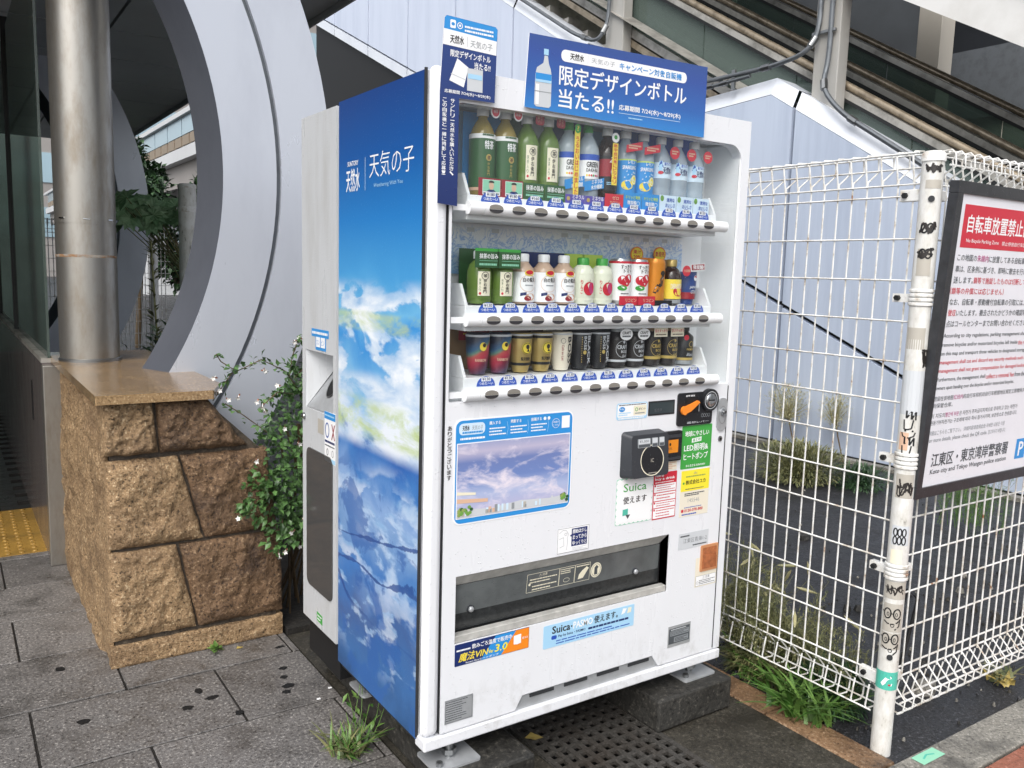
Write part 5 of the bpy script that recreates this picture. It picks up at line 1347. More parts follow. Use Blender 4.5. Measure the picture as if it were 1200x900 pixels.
def energy(mb, f):
    mb.line(f, [(-.014, .036), (-.002, .062), (.006, .058), (.014, .098)], .010, .0003, 'ink_charcoal'); mb.line(f, [(-.006, .040), (.008, .066), (.004, .080), (.016, .090)], .006, .0005, 'ink_brown'); mb.flat(ell(.012, .098, .009, .008), f, .0006, 'ink_charcoal'); mb.line(f, [(-.012, .05), (.014, .085)], .002, .0008, 'ink_lightgrey')
drink('energy_can', 'tall golden orange can with a black emblem on the middle shelf', 9, 1, (can(.142, .029), 'can_orange'), [(.0294, .012, .130, 'can_orange')], None, energy, ('ink_black', -.002, .014), ('ink_orange', .01, .146))
def deka(mb, f): mb.flat(ell(.010, .042, .018, .016), f, .0003, 'ink_red'); mb.text(f, 'DEKAVITA', -.016, .050, .024, .066, .0006, 'ink_cream', .03); mb.text(f, 'C', .004, .030, .016, .046, .0006, 'ink_lemon', .04)
drink('vitamin_bottle', 'short amber vitamin bottle with yellow label and red round tag', 10, 1, ([(0, 0), (.027, 0), (.030, .006), (.030, .095), (.022, .110), (.014, .118), (.014, .13)], 'pet_cola'), [(.0304, .018, .080, 'ink_lemon'), (.0304, .004, .016, 'ink_grey')], (capp(.124), 'can_gold'), deka, None, ('ink_tan', .0, .143), lambda mb, f: (mb.prism(ell(.022, .108, .016, .017), f, .001, .002, 'ink_red'), mb.text(f, '大容量', .010, .104, .034, .113, .0024, 'ink_skin', .01)))
def bluecola(mb, f): mb.flat(ell(.016, .086, .008, .009), f, .0003, 'ink_white'); mb.flat(ell(.016, .086, .007, .008, 12, 0, 180), f, .0005, 'ink_red'); mb.line(f, [(-.02, .088), (.024, .060)], .001, .0003, 'ink_white'); mb.text(f, 'JAPAN', -.006, .050, .024, .060, .0003, 'ink_lightgrey', .02, False, .2); mb.text(f, 'COLA', -.002, .036, .022, .047, .0003, 'ink_lightgrey', .02, False, .2)
drink('cola_can', 'blue and maroon cola can at the right end of the middle shelf', 11, 1, ([(0, 0), (.020, 0), (.029, .050), (.030, .106), (0, .106)], 'can_blue'), [(.0296, .054, .104, 'can_blue'), (.0275, .018, .040, 'ink_darkred')], None, bluecola, None, None, lambda mb, f: (mb.prism([(-.022, .108), (.034, .112), (.032, .134), (-.024, .130)], f, .001, .002, 'ink_white'), mb.flat([(-.020, .110), (.032, .114), (.030, .132), (-.022, .128)], f, .0024, 'ink_darkred'), mb.text(f, '強炭酸!', -.016, .114, .028, .128, .0028, 'ink_white', .03)), dx=-.004)
# bottom shelf: tapered half cans
hc = [(0, 0), (.021, 0), (.0265, .020), (.0305, .055), (.0325, .108), (.030, .113), (0, .113)]
def emblem(mb, f, a, b, r, c1, c2):
    mb.flat(ell(a, b, r, r * 1.05), f, .0003, c1); mb.ring(f, a, b, r * .92, r * .97, r * .1, .0005, c2); mb.flat([(a - r * .1, b - r * .6), (a + r * .5, b - r * .6), (a + r * .2, b - r * .1)], f, .0006, c2); mb.flat(ell(a + r * .1, b + r * .25, r * .35, r * .42), f, .0006, c2)
def newcard(mb, f): mb.text(f, 'NEW', -.018, .114, .018, .128, .0006, 'ink_white', .02); mb.dashes(f, -.022, .106, .022, .110, 1, .0006, 'ink_lemon', .8)
for i, lab in ((0, 'rainbow coloured coffee can at the left end of the bottom shelf'), (1, 'rainbow coloured coffee can left of the gold cans')):
    drink('coffee_can', lab, i, 2, (hc, 'can_silver'), [(.0326, .104, .110, 'ink_lightgrey')], None, lambda mb, f: (mb.flat(ell(.006, .078, .010, .012), f, .0003, 'ink_lemon'), mb.flat(ell(.009, .082, .005, .006), f, .0006, 'ink_charcoal'), mb.text(f, 'RAINBOW', -.016, .036, .018, .044, -.002, 'ink_skin', .01)), None, ('ink_darkred', .09, .132, newcard))
for o_ in [o for o in bpy.data.objects if o.name.startswith('coffee_can')]:
    for c_ in o_.children:
        if c_.name.startswith('body'): c_.data.materials[0] = MAT['rainbow_print']
def gold(mb, f): emblem(mb, f, .008, .070, .016, 'ink_lemon', 'ink_charcoal'); mb.text(f, '贅沢微糖', -.010, .034, .022, .044, -.003, 'ink_charcoal', .02)
for i, lab in ((2, 'gold coffee can with a round emblem beside the rainbow cans'), (3, 'gold coffee can with a round emblem left of the cream can')):
    drink('coffee_can', lab, i, 2, (hc, 'can_gold'), [(.0326, .105, .110, 'ink_lightgrey'), (.0324, .097, .104, 'can_black'), (.0275, .020, .028, 'can_black')], None, gold, None, ('ink_brown', .105, .135, lambda mb, f: mb.dashes(f, -.026, .113, .026, .130, 2, .0006, 'ink_skin', .4)))
drink('coffee_can', 'cream coffee can with big dark letters right of the gold cans', 4, 2, (hc, 'sticker_cream'), [(.0326, .105, .110, 'ink_lightgrey')], None, lambda mb, f: (mb.rtext(f, 'BOSS', .008, .022, .021, .100, .0004, 'ink_charcoal', .03), mb.ring(f, -.006, .088, .007, .008, .001, .0004, 'ink_charcoal'), mb.rtext(f, 'Cafe au Lait', -.010, .030, -.003, .076, .0004, 'ink_darkred', .005)), None, ('ink_cream', .104, .135, lambda mb, f: mb.dashes(f, -.026, .112, .026, .128, 2, .0006, 'ink_slate', .5)))
for i, lab in ((5, 'black coffee can with silver letters beside the cream can'), (6, 'black coffee can with silver letters left of the tall dark bottles')):
    drink('coffee_can', lab, i, 2, (hc, 'can_black'), [(.0326, .105, .110, 'ink_lightgrey')], None, lambda mb, f: (mb.rtext(f, 'BLACK', .010, .018, .021, .102, .0004, 'ink_lightgrey', .02), mb.rtext(f, 'BOSS', -.002, .060, .006, .100, .0004, 'ink_lightgrey', .01), mb.flat(ell(.001, .052, .005, .006), f, .0004, 'ink_gold'), mb.dashes(f, -.009, .02, -.006, .10, 12, .0004, 'ink_gold', .5)), None, ('ink_slate', .104, .130, lambda mb, f: mb.dashes(f, -.026, .113, .026, .122, 1, .0006, 'ink_lightgrey', .6)))
cb = [(0, 0), (.022, 0), (.028, .012), (.0295, .03), (.0295, .088), (.024, .104), (.015, .112), (.015, .118)]
def craft(cc):
    def fn(mb, f):
        mb.ring(f, .006, .058, .022, .026, .0012, .0003, cc); mb.text(f, 'CRAFT', -.012, .058, .024, .070, .0006, cc, .02); mb.text(f, 'BOSS', .000, .046, .024, .054, .0006, cc, .02); mb.flat(ell(.010, .080, .004, .005), f, .0006, cc); mb.text(f, 'Latte' if cc == 'ink_gold' else 'Black', .004, .033, .022, .041, .0006, cc, .0, False, .3)
    return fn
def oval(mb, f): mb.prism(ell(.002, .104, .024, .018), f, .001, .002, 'ink_white'); mb.text(f, 'CRAFT', -.014, .104, .018, .113, .0024, 'ink_charcoal', .02); mb.dashes(f, -.014, .094, .018, .102, 1, .0024, 'ink_slate', .6)
for i, lab in ((7, 'dark coffee bottle with silver band under an oval white tag, left one'), (8, 'dark coffee bottle with silver band under an oval white tag, right one')):
    drink('coffee_bottle', lab, i, 2, (cb, 'ink_charcoal'), [(.030, .026, .086, 'ink_charcoal'), (.0301, .018, .025, 'ink_lightgrey')], (capp(.112, .017), 'ink_lightgrey'), craft('ink_lightgrey'), None, ('ink_slate', .08, .135), oval)
def redcard(mb, f): mb.prism([(-.026, .094), (.028, .094), (.028, .122), (-.026, .122)], f, .001, .002, 'ink_cream'); mb.text(f, '甘さすっきり', -.024, .108, .026, .118, .0024, 'ink_red', .02); mb.dashes(f, -.02, .098, .022, .104, 1, .0024, 'ink_brown', .6)
for i, lab in ((9, 'dark coffee bottle with gold band under a cream card, left one'), (10, 'dark coffee bottle with gold band under a cream card, right one')):
    drink('coffee_bottle', lab, i, 2, (cb, 'ink_charcoal'), [(.030, .032, .086, 'ink_charcoal'), (.0301, .022, .031, 'ink_gold')], (capp(.112, .017), 'ink_tan'), craft('ink_gold'), None, ('ink_gold', .08, .135), redcard)
drink('coffee_bottle', 'black squarish coffee bottle with a red seal at the right end of the bottom shelf', 11, 2, ([(0, 0), (.026, 0), (.030, .006), (.030, .088), (.026, .094), (.014, .104), (.014, .116)], 'can_black'), [(.0304, .014, .022, 'ink_gold'), (.0302, .0, .013, 'ink_grey')], (capp(.112, .016), 'can_black'), lambda mb, f: (mb.flat(ell(-.008, .088, .008, .009), f, .0003, 'ink_red'), mb.ring(f, .010, .066, .009, .010, .002, .0004, 'ink_gold'), mb.text(f, 'PREMIUM', -.006, .046, .022, .053, .0004, 'ink_gold', .01), mb.text(f, 'Black', -.006, .028, .020, .038, .0004, 'ink_lightgrey', 0, False, .3)), None, ('ink_gold', .02, .135))

# ------------------------------------------------------------------ recycling bin behind the machine
rb = thing('recycling_bin', 'narrow grey recycling bin with a round bottle hole behind the vending machine', 'recycling bin', (.2, .775, .10))
BY0, BY1, BZ0, BZ1 = .628, .938, .238, 1.992
BF = Fr((0, 0, 0), (0, -1, 0), (0, 0, 1), (-1, 0, 0))
hy0, hy1, hz0, hz1 = .655, .905, 1.008, 1.211
m = MB(); m.box(.13, BY0, BZ0, .55, BY1, BZ1, 'bin_paint')
for q in ((BY0, BZ0, BY1, hz0), (BY0, hz1, BY1, BZ1), (BY0, hz0, hy0, hz1), (hy1, hz0, BY1, hz1)): m.box(0, q[0], q[1], .1299, q[2], q[3], 'bin_paint')
m.build('body', rb)
m = MB(); m.box(.02, BY0 + .01, .102, .5, BY1 - .01, .2375, 'rubber_black'); m.build('base', rb)
m = MB()     # hopper: bright side wall and a sloping grey plate
m.add([(.002, hy1, hz0), (.128, hy1 - .02, hz0), (.128, hy1 - .02, hz1), (.002, hy1, hz1), (.11, hy1 - .115, hz1), (.11, hy0, hz1), (.012, hy0, hz0), (.004, hy1, hz0)],
      [(3, 0, 4)], 'bin_paint')
m.add([(.004, hy1 - .002, hz0 + .002), (.115, hy1 - .115, hz1), (.115, hy0 + .002, hz1), (.012, hy0 + .002, hz0 + .002)], [(0, 1, 2, 3)], 'silver_plate')
m.build('hopper', rb)
m = MB()
A_, B_, C_ = Vector((.004, hy1 - .002, hz0)), Vector((.115, hy1 - .115, hz1)), Vector((.115, hy0, hz1))
nn_ = (B_ - A_).cross(C_ - A_).normalized()
if nn_.x > 0: nn_ = -nn_
uu = Vector((0, -1, 0)); uu = (uu - nn_ * uu.dot(nn_)).normalized(); vv = nn_.cross(uu)
if vv.z < 0: vv = -vv
ctr = A_ + (B_ - A_) * .45 + (C_ - A_) * .30
fh = Fr(Vector((.053, .775, 1.098)), uu, vv, nn_)
# keep the hole plate on the sloping plate
d_ = (fh.o - A_).dot(nn_); fh.o = fh.o - nn_ * (d_ - .0)
m.flat(ell(0, 0, .034, .046, 28), fh, .002, 'rubber_black'); m.ring(fh, 0, 0, .037, .049, .004, .003, 'steel_bolt'); m.build('bottle_hole', rb)
m = MB(); m.prism(rr(-.892, .372, -.655, .870, .028, 5), BF, .0004, .004, 'bin_window'); m.build('window', rb)
m = MB(); m.prism(rr(-.888, .376, -.659, .866, .026, 5), BF, .0001, .0003, 'dark_recess'); m.build('window_backing', rb)
m = MB(); m.prism(ell(-.918, .973, .012, .012, 18), BF, .0004, .004, 'steel_bolt'); m.disc_dome(BF, -.918, .973, .009, .009, .005, 'chrome', 18, .004); m.build('lock', rb, smooth=40)
m = MB(); m.prism([(-.845, 1.262), (-.692, 1.262), (-.692, 1.288), (-.845, 1.288)], BF, .0004, .001, 'ink_blue'); m.prism([(-.808, 1.206 + .012), (-.716, 1.206 + .012), (-.716, 1.262), (-.808, 1.262)], BF, .0004, .001, 'ink_blue'); m.rect(BF, -.802, 1.228, -.766, 1.262, .0014, 'ink_white'); m.rect(BF, -.760, 1.228, -.722, 1.262, .0014, 'ink_white')
m.dashes(BF, -.838, 1.268, -.70, 1.282, 1, .0014, 'ink_white', .6); m.text(BF, 'カン', -.797, 1.236, -.772, 1.254, .0018, 'ink_blue', 0); m.text(BF, 'ビン', -.755, 1.236, -.728, 1.254, .0018, 'ink_blue', 0); m.build('sorting_sticker', rb)
m = MB(); m.prism([(-.726, .855), (-.632, .850), (-.632, 1.022), (-.726, 1.020)], BF, .0006, .0012, 'ink_white'); m.rect(BF, -.726, .996, -.632, 1.020, .0016, 'ink_blue'); m.rect(BF, -.726, .852, -.632, .866, .0016, 'ink_sky')
m.ring(BF, -.702, .958, .018, .026, .005, .0016, 'ink_deep'); m.line(BF, [(-.662, .984), (-.638, .932)], .006, .0016, 'ink_darkred'); m.line(BF, [(-.638, .984), (-.662, .932)], .006, .0018, 'ink_darkred'); m.dashes(BF, -.722, .915, -.638, .926, 1, .0016, 'ink_navy', .7); m.dashes(BF, -.722, .903, -.638, .911, 1, .0016, 'ink_slate', .5); m.ring(BF, -.70, .885, .008, .012, .003, .0016, 'ink_slate'); m.ring(BF, -.655, .885, .008, .012, .002, .0016, 'ink_slate'); m.dashes(BF, -.722, 1.003, -.64, 1.014, 1, .0019, 'ink_sky', .5)
m.build('warning_sticker', rb)
m = MB(); m.rect(BF, -.790, .935, -.738, .985, .0006, 'ink_mildew'); m.build('sticker_residue', rb)
m = MB(); m.prism([(-.80, .262), (-.75, .258), (-.75, .290), (-.80, .294)], BF, .0004, .001, 'ink_green'); m.dashes(BF, -.795, .264, -.755, .288, 2, .0014, 'ink_white', .4); m.build('green_label', rb)

# ------------------------------------------------------------------ wire fences
def fence_panel(name, label, axis, fixed, a0, a1, z0=.115, z1=1.893, step=.0525, sgn=1, wire=.0029, rows=None):
    # axis: 'x' or 'y' the panel runs along; the top and bottom are bent into triangular rolls
    ctr = (a0 + a1) / 2
    t = thing(name, label, 'fence', (ctr, fixed, 0) if axis == 'x' else (fixed, ctr, 0), 'white wire fence panels')
    def P(a, d, z): return (a, fixed + d, z) if axis == 'x' else (fixed + d, a, z)
    m = MB()
    cnt = int((a1 - a0) / step)
    for i in range(cnt + 1):
        a = a0 + i * step
        m.tube([P(a, 0, z1 - .085), P(a, -.052 * sgn, z1 - .048), P(a, -.048 * sgn, z1 - .012), P(a, -.036 * sgn, z1), P(a, .012 * sgn, z1 - .004), P(a, .020 * sgn, z1 - .016), P(a, .006 * sgn, z1 - .085), P(a, .004 * sgn, z1 - .10)], wire, 'fence_white', 5)
        m.tube([P(a, 0, z1 - .08), P(a, 0, z0 + .09)], wire, 'fence_white', 5)
        m.tube([P(a, 0, z0 + .10), P(a, -.050 * sgn, z0 + .05), P(a, -.046 * sgn, z0 + .012), P(a, -.034 * sgn, z0), P(a, .012 * sgn, z0 + .004), P(a, .020 * sgn, z0 + .018), P(a, .006 * sgn, z0 + .085)], wire, 'fence_white', 5)
    m.build('vertical_wires', t, smooth=60)
    m = MB()
    lv = [(0, z1 - .10), (0, z1 - .135), (-.050, z1 - .046), (-.044, z1 - .008), (.017, z1 - .010), (0, z0 + .10), (0, z0 + .135), (-.050, z0 + .046), (-.044, z0 + .008), (.017, z0 + .010)]
    z = 1.63
    while z > .33: lv.append((.0, z)); z -= .125
    for d, z in lv: m.tube([P(a0 - .02, (d + .0048) * sgn, z), P(a1 + .02, (d + .0048) * sgn, z)], .0032, 'fence_white', 6)
    m.build('horizontal_wires', t, smooth=60)
    return t
fence_panel('wire_fence', 'white wire mesh fence panel running back from the corner post beside the vending machine', 'y', 1.41, -.435, 1.98, sgn=-1)
fence_panel('wire_fence', 'white wire mesh fence panel farther back hidden behind the vending machine', 'y', 1.41, 2.05, 4.5, sgn=-1)
fence_panel('wire_fence', 'white wire mesh fence panel right of the corner post behind the notice board', 'x', -.475, 1.465, 3.48, sgn=1)

def fence_post(name, label, x, y, h, r, group=None):
    t = thing(name, label, 'post', (x, y, 0), group)
    m = MB(); m.lathe([(r, 0), (r, h)], x, y, -.02, 'post_white', 28); m.build('shaft', t, smooth=50)
    m = MB(); m.lathe([(r + .003, 0), (r + .003, .022), (r * .8, .030), (0, .031)], x, y, h - .03, 'fence_white', 28); m.build('cap', t, smooth=50)
    return t
PX, PY, PR = 1.412, -.487, .0312
post = fence_post('fence_post', 'white round corner post of the fence covered in stickers and graffiti', PX, PY, 1.885, PR)
CF = CylFr(PX, PY, PR, 0, R(-60))
for z in (1.455, .955, .60):
    m = MB()
    for k in range(4): m.lathe([(PR + .001, 0), (PR + .0045, .003), (PR + .0045, .009), (PR + .001, .012)], PX, PY, z - .026 + k * .0135, 'fence_white', 28, False)
    m.box(PX - .012, PY + PR - .004, z - .016, PX + .012, PY + PR + .055, z + .010, 'fence_white'); m.box(PX + PR - .004, PY - .004, z - .012, PX + PR + .045, PY + .016, z + .012, 'fence_white')
    bd = m.build('clamp_band', post, smooth=45)
    m = MB(); f_ = Fr((PX - .012, PY + PR + .036, z - .003), (0, -1, 0), (0, 0, 1), (-1, 0, 0)); m.prism(ell(0, 0, .009, .009, 6), f_, 0, .012, 'rubber_black'); m.build('bolt', bd)
for z in (1.76, .235):
    m = MB(); m.box(PX - .010, PY + PR - .004, z - .018, PX + .010, PY + PR + .062, z + .018, 'fence_white'); m.box(PX + PR - .004, PY - .002, z - .016, PX + PR + .05, PY + .018, z + .016, 'fence_white'); br = m.build('bracket', post, bevel=.003)
    m = MB(); f_ = Fr((PX - .010, PY + PR + .042, z), (0, -1, 0), (0, 0, 1), (-1, 0, 0)); m.prism(ell(0, 0, .009, .009, 6), f_, 0, .010, 'rubber_black'); m.build('bolt', br)
for z in (1.745, .325):
    m = MB(); f_ = Fr(CF.pt(0.004, z, -.002), (math.cos(R(-60)), math.sin(R(-60)), 0), (0, 0, 1), (math.sin(R(-60)), -math.cos(R(-60)), 0)); m.prism(ell(0, 0, .009, .009, 16), f_, 0, .006, 'seam_dark'); m.build('bolt', post)
def cyl_patch(name, u0, z0, u1, z1, mat, extra=None):
    m = MB(); k = 10
    for i in range(k):
        a, b = u0 + (u1 - u0) * i / k, u0 + (u1 - u0) * (i + 1) / k
        m.add([CF.pt(a, z0, .0006), CF.pt(b, z0, .0006), CF.pt(b, z1, .0006), CF.pt(a, z1, .0006)], [(0, 1, 2, 3)], mat)
    if extra: extra(m)
    return m.build(name, post)
def scrawl(m, u0, z0, u1, z1, seed, w=.004, mat='ink_charcoal', n=9):
    rnd = random.Random(seed)
    for k in range(3):
        pts = [(u0 + (u1 - u0) * (i / (n - 1)) + rnd.uniform(-.006, .006), rnd.uniform(z0, z1)) for i in range(n)]
        fine = []
        for i in range(n - 1):
            for j in range(3):
                w_ = j / 3; fine.append((pts[i][0] * (1 - w_) + pts[i + 1][0] * w_, pts[i][1] * (1 - w_) + pts[i + 1][1] * w_ + .004 * math.sin(j * 2 + i)))
        m.line(CF, fine, w, .0011 + k * .0002, mat)
cyl_patch('graffiti_sticker', -.016, 1.775, .03, 1.80, 'ink_mildew')
m = MB(); scrawl(m, -.016, 1.822, .028, 1.848, 1, .006); m.build('graffiti_tag', post)
cyl_patch('graffiti_sticker', -.022, 1.52, .018, 1.60, 'ink_mildew')
m = MB()
for (z, sd) in ((1.66, 2), (1.585, 3)):
    m = MB()
    for k in range(2): m.ring(CF, -.008 + k * .016, z, .011, .016, .0052, .0012, 'ink_black', 16)
    scrawl(m, -.02, z - .014, .022, z + .016, sd, .0045); m.build('graffiti_tag', post)
cyl_patch('worn_sticker', -.034, 1.30, .022, 1.395 - .03, 'ink_mildew')
cyl_patch('worn_sticker', -.030, 1.235, .036, 1.43 - .1, 'post_white')
m = MB(); scrawl(m, .020, 1.245, .036, 1.30, 5, .005); m.build('graffiti_tag', post)
cyl_patch('grey_wrap', -.050, 1.10, .050, 1.235, 'ink_lightgrey')
m = MB()
for (z, sd) in ((1.085, 7), (.985 + .02, 8)):
    m = MB(); m.line(CF, [(-.016, z), (-.014, z - .03), (-.004, z - .030), (.006, z - .026), (.010, z + .0)], .004, .0012, 'ink_black'); m.line(CF, [(-.010, z + .028), (-.010, z + .005), (.004, z + .026), (.004, z + .002), (.016, z + .025), (.016, z)], .005, .0012, 'ink_black')
    m.line(CF, [(-.020, z - .04), (-.016, z - .052), (.0, z - .056), (.014, z - .050), (.018, z - .038)], .004, .0013, 'ink_black'); m.flat(ell(-.010, z - .034, .003, .003, 8), CF, .0013, 'ink_black'); m.flat(ell(.010, z - .034, .003, .003, 8), CF, .0013, 'ink_black'); m.build('graffiti_tag', post)
cyl_patch('worn_sticker', -.028, 1.0 - .01, .0, 1.045, 'ink_skin')
cyl_patch('graffiti_sticker', -.026, .84, .030, .915, 'ink_mildew', lambda m: scrawl(m, -.02, .845, .026, .90, 11, .0045))
cyl_patch('graffiti_sticker', -.024, .69, .030, .752, 'ink_lightgrey', lambda m: [m.ring(CF, -.012 + k * .0125, .705 + .026 * q, .0075, .014, .0040, .0012, 'ink_black', 14) for k in range(3) for q in range(2)])
cyl_patch('worn_sticker', -.022, .63, .012, .675, 'ink_cream')
cyl_patch('graffiti_sticker', -.036, .515, .040, .572, 'ink_mildew', lambda m: scrawl(m, -.024, .53, .03, .562, 12, .003))
def doodle(z):
    def fn(m):
        m.ring(CF, -.014, z, .0125, .018, .0042, .0012, 'ink_black', 18); m.ring(CF, .014, z, .0125, .018, .0042, .0012, 'ink_black', 18); m.line(CF, [(-.032, z + .006), (-.026, z + .002)], .003, .0012, 'ink_black'); m.line(CF, [(-.003, z), (.003, z)], .003, .0012, 'ink_black')
        m.ring(CF, -.012, z - .002, .004, .007, .002, .0013, 'ink_black', 10); m.ring(CF, .012, z - .002, .004, .007, .002, .0013, 'ink_black', 10)
        m.line(CF, [(-.024, z - .026), (-.012, z - .033), (.002, z - .034), (.016, z - .028), (.026, z - .016)], .0042, .0012, 'ink_black')
        m.line(CF, [(-.004, z - .034), (.0, z - .043), (.006, z - .043), (.008, z - .033)], .002, .0012, 'ink_black'); m.line(CF, [(.024, z - .018), (.022, z - .040), (.010, z - .052)], .004, .0012, 'ink_black')
    return fn
cyl_patch('doodle_sticker', -.030, .408, .034, .500, 'ink_mildew', doodle(.468))
cyl_patch('doodle_sticker', -.030, .335 + .015, .034, .404, 'ink_mildew', doodle(.385))
def fishy(m):
    m.flat([(-.016, .236), (-.004, .256), (.012, .262), (.016, .256), (.004, .250), (-.002, .240), (.018, .238), (.016, .230), (-.010, .228)], CF, .0012, 'ink_white'); m.rect(CF, .006, .231, .013, .236, .0015, 'ink_red')
    m.line(CF, [(-.012, .268), (.014, .262), (.03, .264)], .0008, .0012, 'ink_slate')
cyl_patch('teal_sticker', -.046, .215, .046, .275, 'ink_teal', fishy)
fence_post('fence_post', 'white round fence post behind the vending machine', 1.41, 2.015, 1.88, .03)
fence_post('fence_post', 'white round fence post at the far right end of the mesh', 3.52, -.48, 1.88, .03)
m = MB(); m.tube([(1.50, -.46, .13), (1.505, -.45, .40), (1.54, -.455, .50), (1.60, -.46, .46), (1.57, -.45, .30), (1.515, -.45, .15)], .006, 'rubber_black', 8); m.tube([(1.495, -.455, .10), (1.505, -.452, .18)], .014, 'rubber_black', 8)
tag(m.build('cable_loop', smooth=60), 'black cable loop hanging on the fence beside the corner post', 'cable')

# ------------------------------------------------------------------ notice board on the fence
SL = .9551
sv = Vector((0, -.0482, .9988)); su = Vector((1, 0, 0)); sn_ = su.cross(sv)
nb = thing('notice_board', 'large framed white notice with a red header on the fence', 'notice board', (1.77, -.53, .84))
SF = Fr(Vector((1.42, -.567, 1.794)), su, sv, sn_)          # b is negative downward
SWD = .70
m = MB(); m.prism([(.006, -SL + .006), (SWD - .006, -SL + .006), (SWD - .006, -.006), (.006, -.006)], SF, -.022, -.003, 'sign_white'); m.build('panel', nb)
for q in ((-.004, -SL - .004, SWD + .004, -SL + .030), (-.004, -.032, SWD + .004, .003), (-.004, -SL + .0305, .026, -.0325), (SWD - .026, -SL + .0305, SWD + .004, -.0325)):
    m = MB(); m.prism([(q[0], q[1]), (q[2], q[1]), (q[2], q[3]), (q[0], q[3])], SF, -.026, .003, 'sign_frame'); m.build('frame_bar', nb, bevel=.002)
m = MB(); n0 = -.0024
ST = lambda s, u0, vt, u1, vb, mat='ink_slate', bold=.012, n=n0 + .0004, keep=False: m.text(SF, s, u0, -vb, u1, -vt, n, mat, bold, keep=keep)
m.rect(SF, .054, -.187, .655, -.061, n0, 'ink_red')
ST('自転車放置禁止区域', .079, .090, .505, .143, 'ink_white', .03)
ST('No Bicycle Parking Zone', .084, .160, .272, .174, 'ink_white', .005); ST('禁止停放自行车区域', .292, .160, .46, .173, 'ink_white', .0)
cw = .0225
def jp(segs, u, vt, h=.0205):
    for s, mt in segs:
        w = cw * len(s); ST(s, u + .0015, vt, u + w - .0015, vt + h, mt, .008); u += w
jp([('この地図の', 'ink_slate'), ('朱線内', 'ink_magenta'), ('に放置してある自転車及び原動', 'ink_slate')], .048, .206)
jp([('車は、区条例に基づき、即時に撤去を行い、保管場所へ', 'ink_slate')], .046, .240)
jp([('送します。', 'ink_slate'), ('鎖等で施錠したものは切断して撤去します。', 'ink_red')], .044, .273)
jp([('（鎖等の弁償には応じません）', 'ink_red')], .034, .306)
jp([('なお、自転車・原動機付自転車の引取には、', 'ink_slate'), ('撤去費用を', 'ink_red')], .040, .339)
jp([('徴収', 'ink_red'), ('いたします。撤去されたかどうかの確認等、不明な', 'ink_slate')], .040, .372)
jp([('点はコールセンターまでお問い合わせください。', 'ink_slate')], .038, .405)
def en(segs, u, vt, w, h=.0155):
    tot = sum(len(s) for s, _ in segs); 
    for s, mt in segs:
        ww = w * len(s) / tot; ST(s.strip(), u + .002, vt, u + ww - .003, vt + h, mt, .006); u += ww
en([('According to city regulations, parking management shall immediately', 'ink_slate')], .033, .445, .62)
en([('remove bicycles and/or motorized bicycles left inside ', 'ink_slate'), ('the red-line area', 'ink_red')], .033, .473, .60)
en([('on this map and transport those vehicles to designated storage spaces. The', 'ink_slate')], .033, .500, .62)
en([('management shall cut and discard any security methods such as locks, and', 'ink_red')], .033, .527, .62)
en([('management shall not grant compensation for damaged locking devices.', 'ink_red')], .033, .553, .61)
en([('Furthermore, the management shall ', 'ink_slate'), ('collect a removal fee ', 'ink_red'), ('from the vehicle', 'ink_slate')], .032, .580, .60)
en([('owners upon handing over the bicycles and/or motorized bicycles.', 'ink_slate')], .031, .606, .475)
jp2 = lambda segs, u, vt, w, h: [None for _ in [0]]
def row(segs, u, vt, w, h=.015):
    tot = sum(len(s) for s, _ in segs)
    for s, mt in segs:
        ww = w * len(s) / tot; ST(s, u + .001, vt, u + ww - .002, vt + h, mt, .0); u += ww
row([('遗留在该地图', 'ink_slate'), ('红线内', 'ink_magenta'), ('的自行车和机动自行车根据地区规定立即撤除并运送', 'ink_slate')], .029, .638, .60)
row([('到保管仓库。', 'ink_slate')], .029, .660, .115)
row([('이 지도의 ', 'ink_slate'), ('빨간색 부분', 'ink_magenta'), (' 은 자전거 주차금지지역으로 주차하고 있는 자전거·', 'ink_slate')], .029, .692, .53)
row([('원동기부자전거는 구조례에 따라 즉시 철거시키며, 보관장소로 전송합니다.', 'ink_slate')], .029, .714, .53)
row([('詳細はこちらをご覧下さい。 详细内容请查阅此处 자세한 내용은 이를', 'ink_grey')], .028, .746, .46)
en([('For more details, please check the QR code.', 'ink_grey')], .027, .770, .355, .017)
row([('참고하시기 바랍니다.', 'ink_grey')], .385, .770, .115)
ST('江東区・東京湾岸警察署', .066, .820, .532, .864, 'ink_slate', .02)
ST('Koto city and Tokyo Wangan police station', .068, .872, .531, .892, 'ink_slate', .008)
m.rect(SF, .590, -.890, .655, -.819, n0, 'ink_blue'); ST('P', .608, .830, .640, .880, 'ink_white', .05)
m.build('printed_notice', nb)

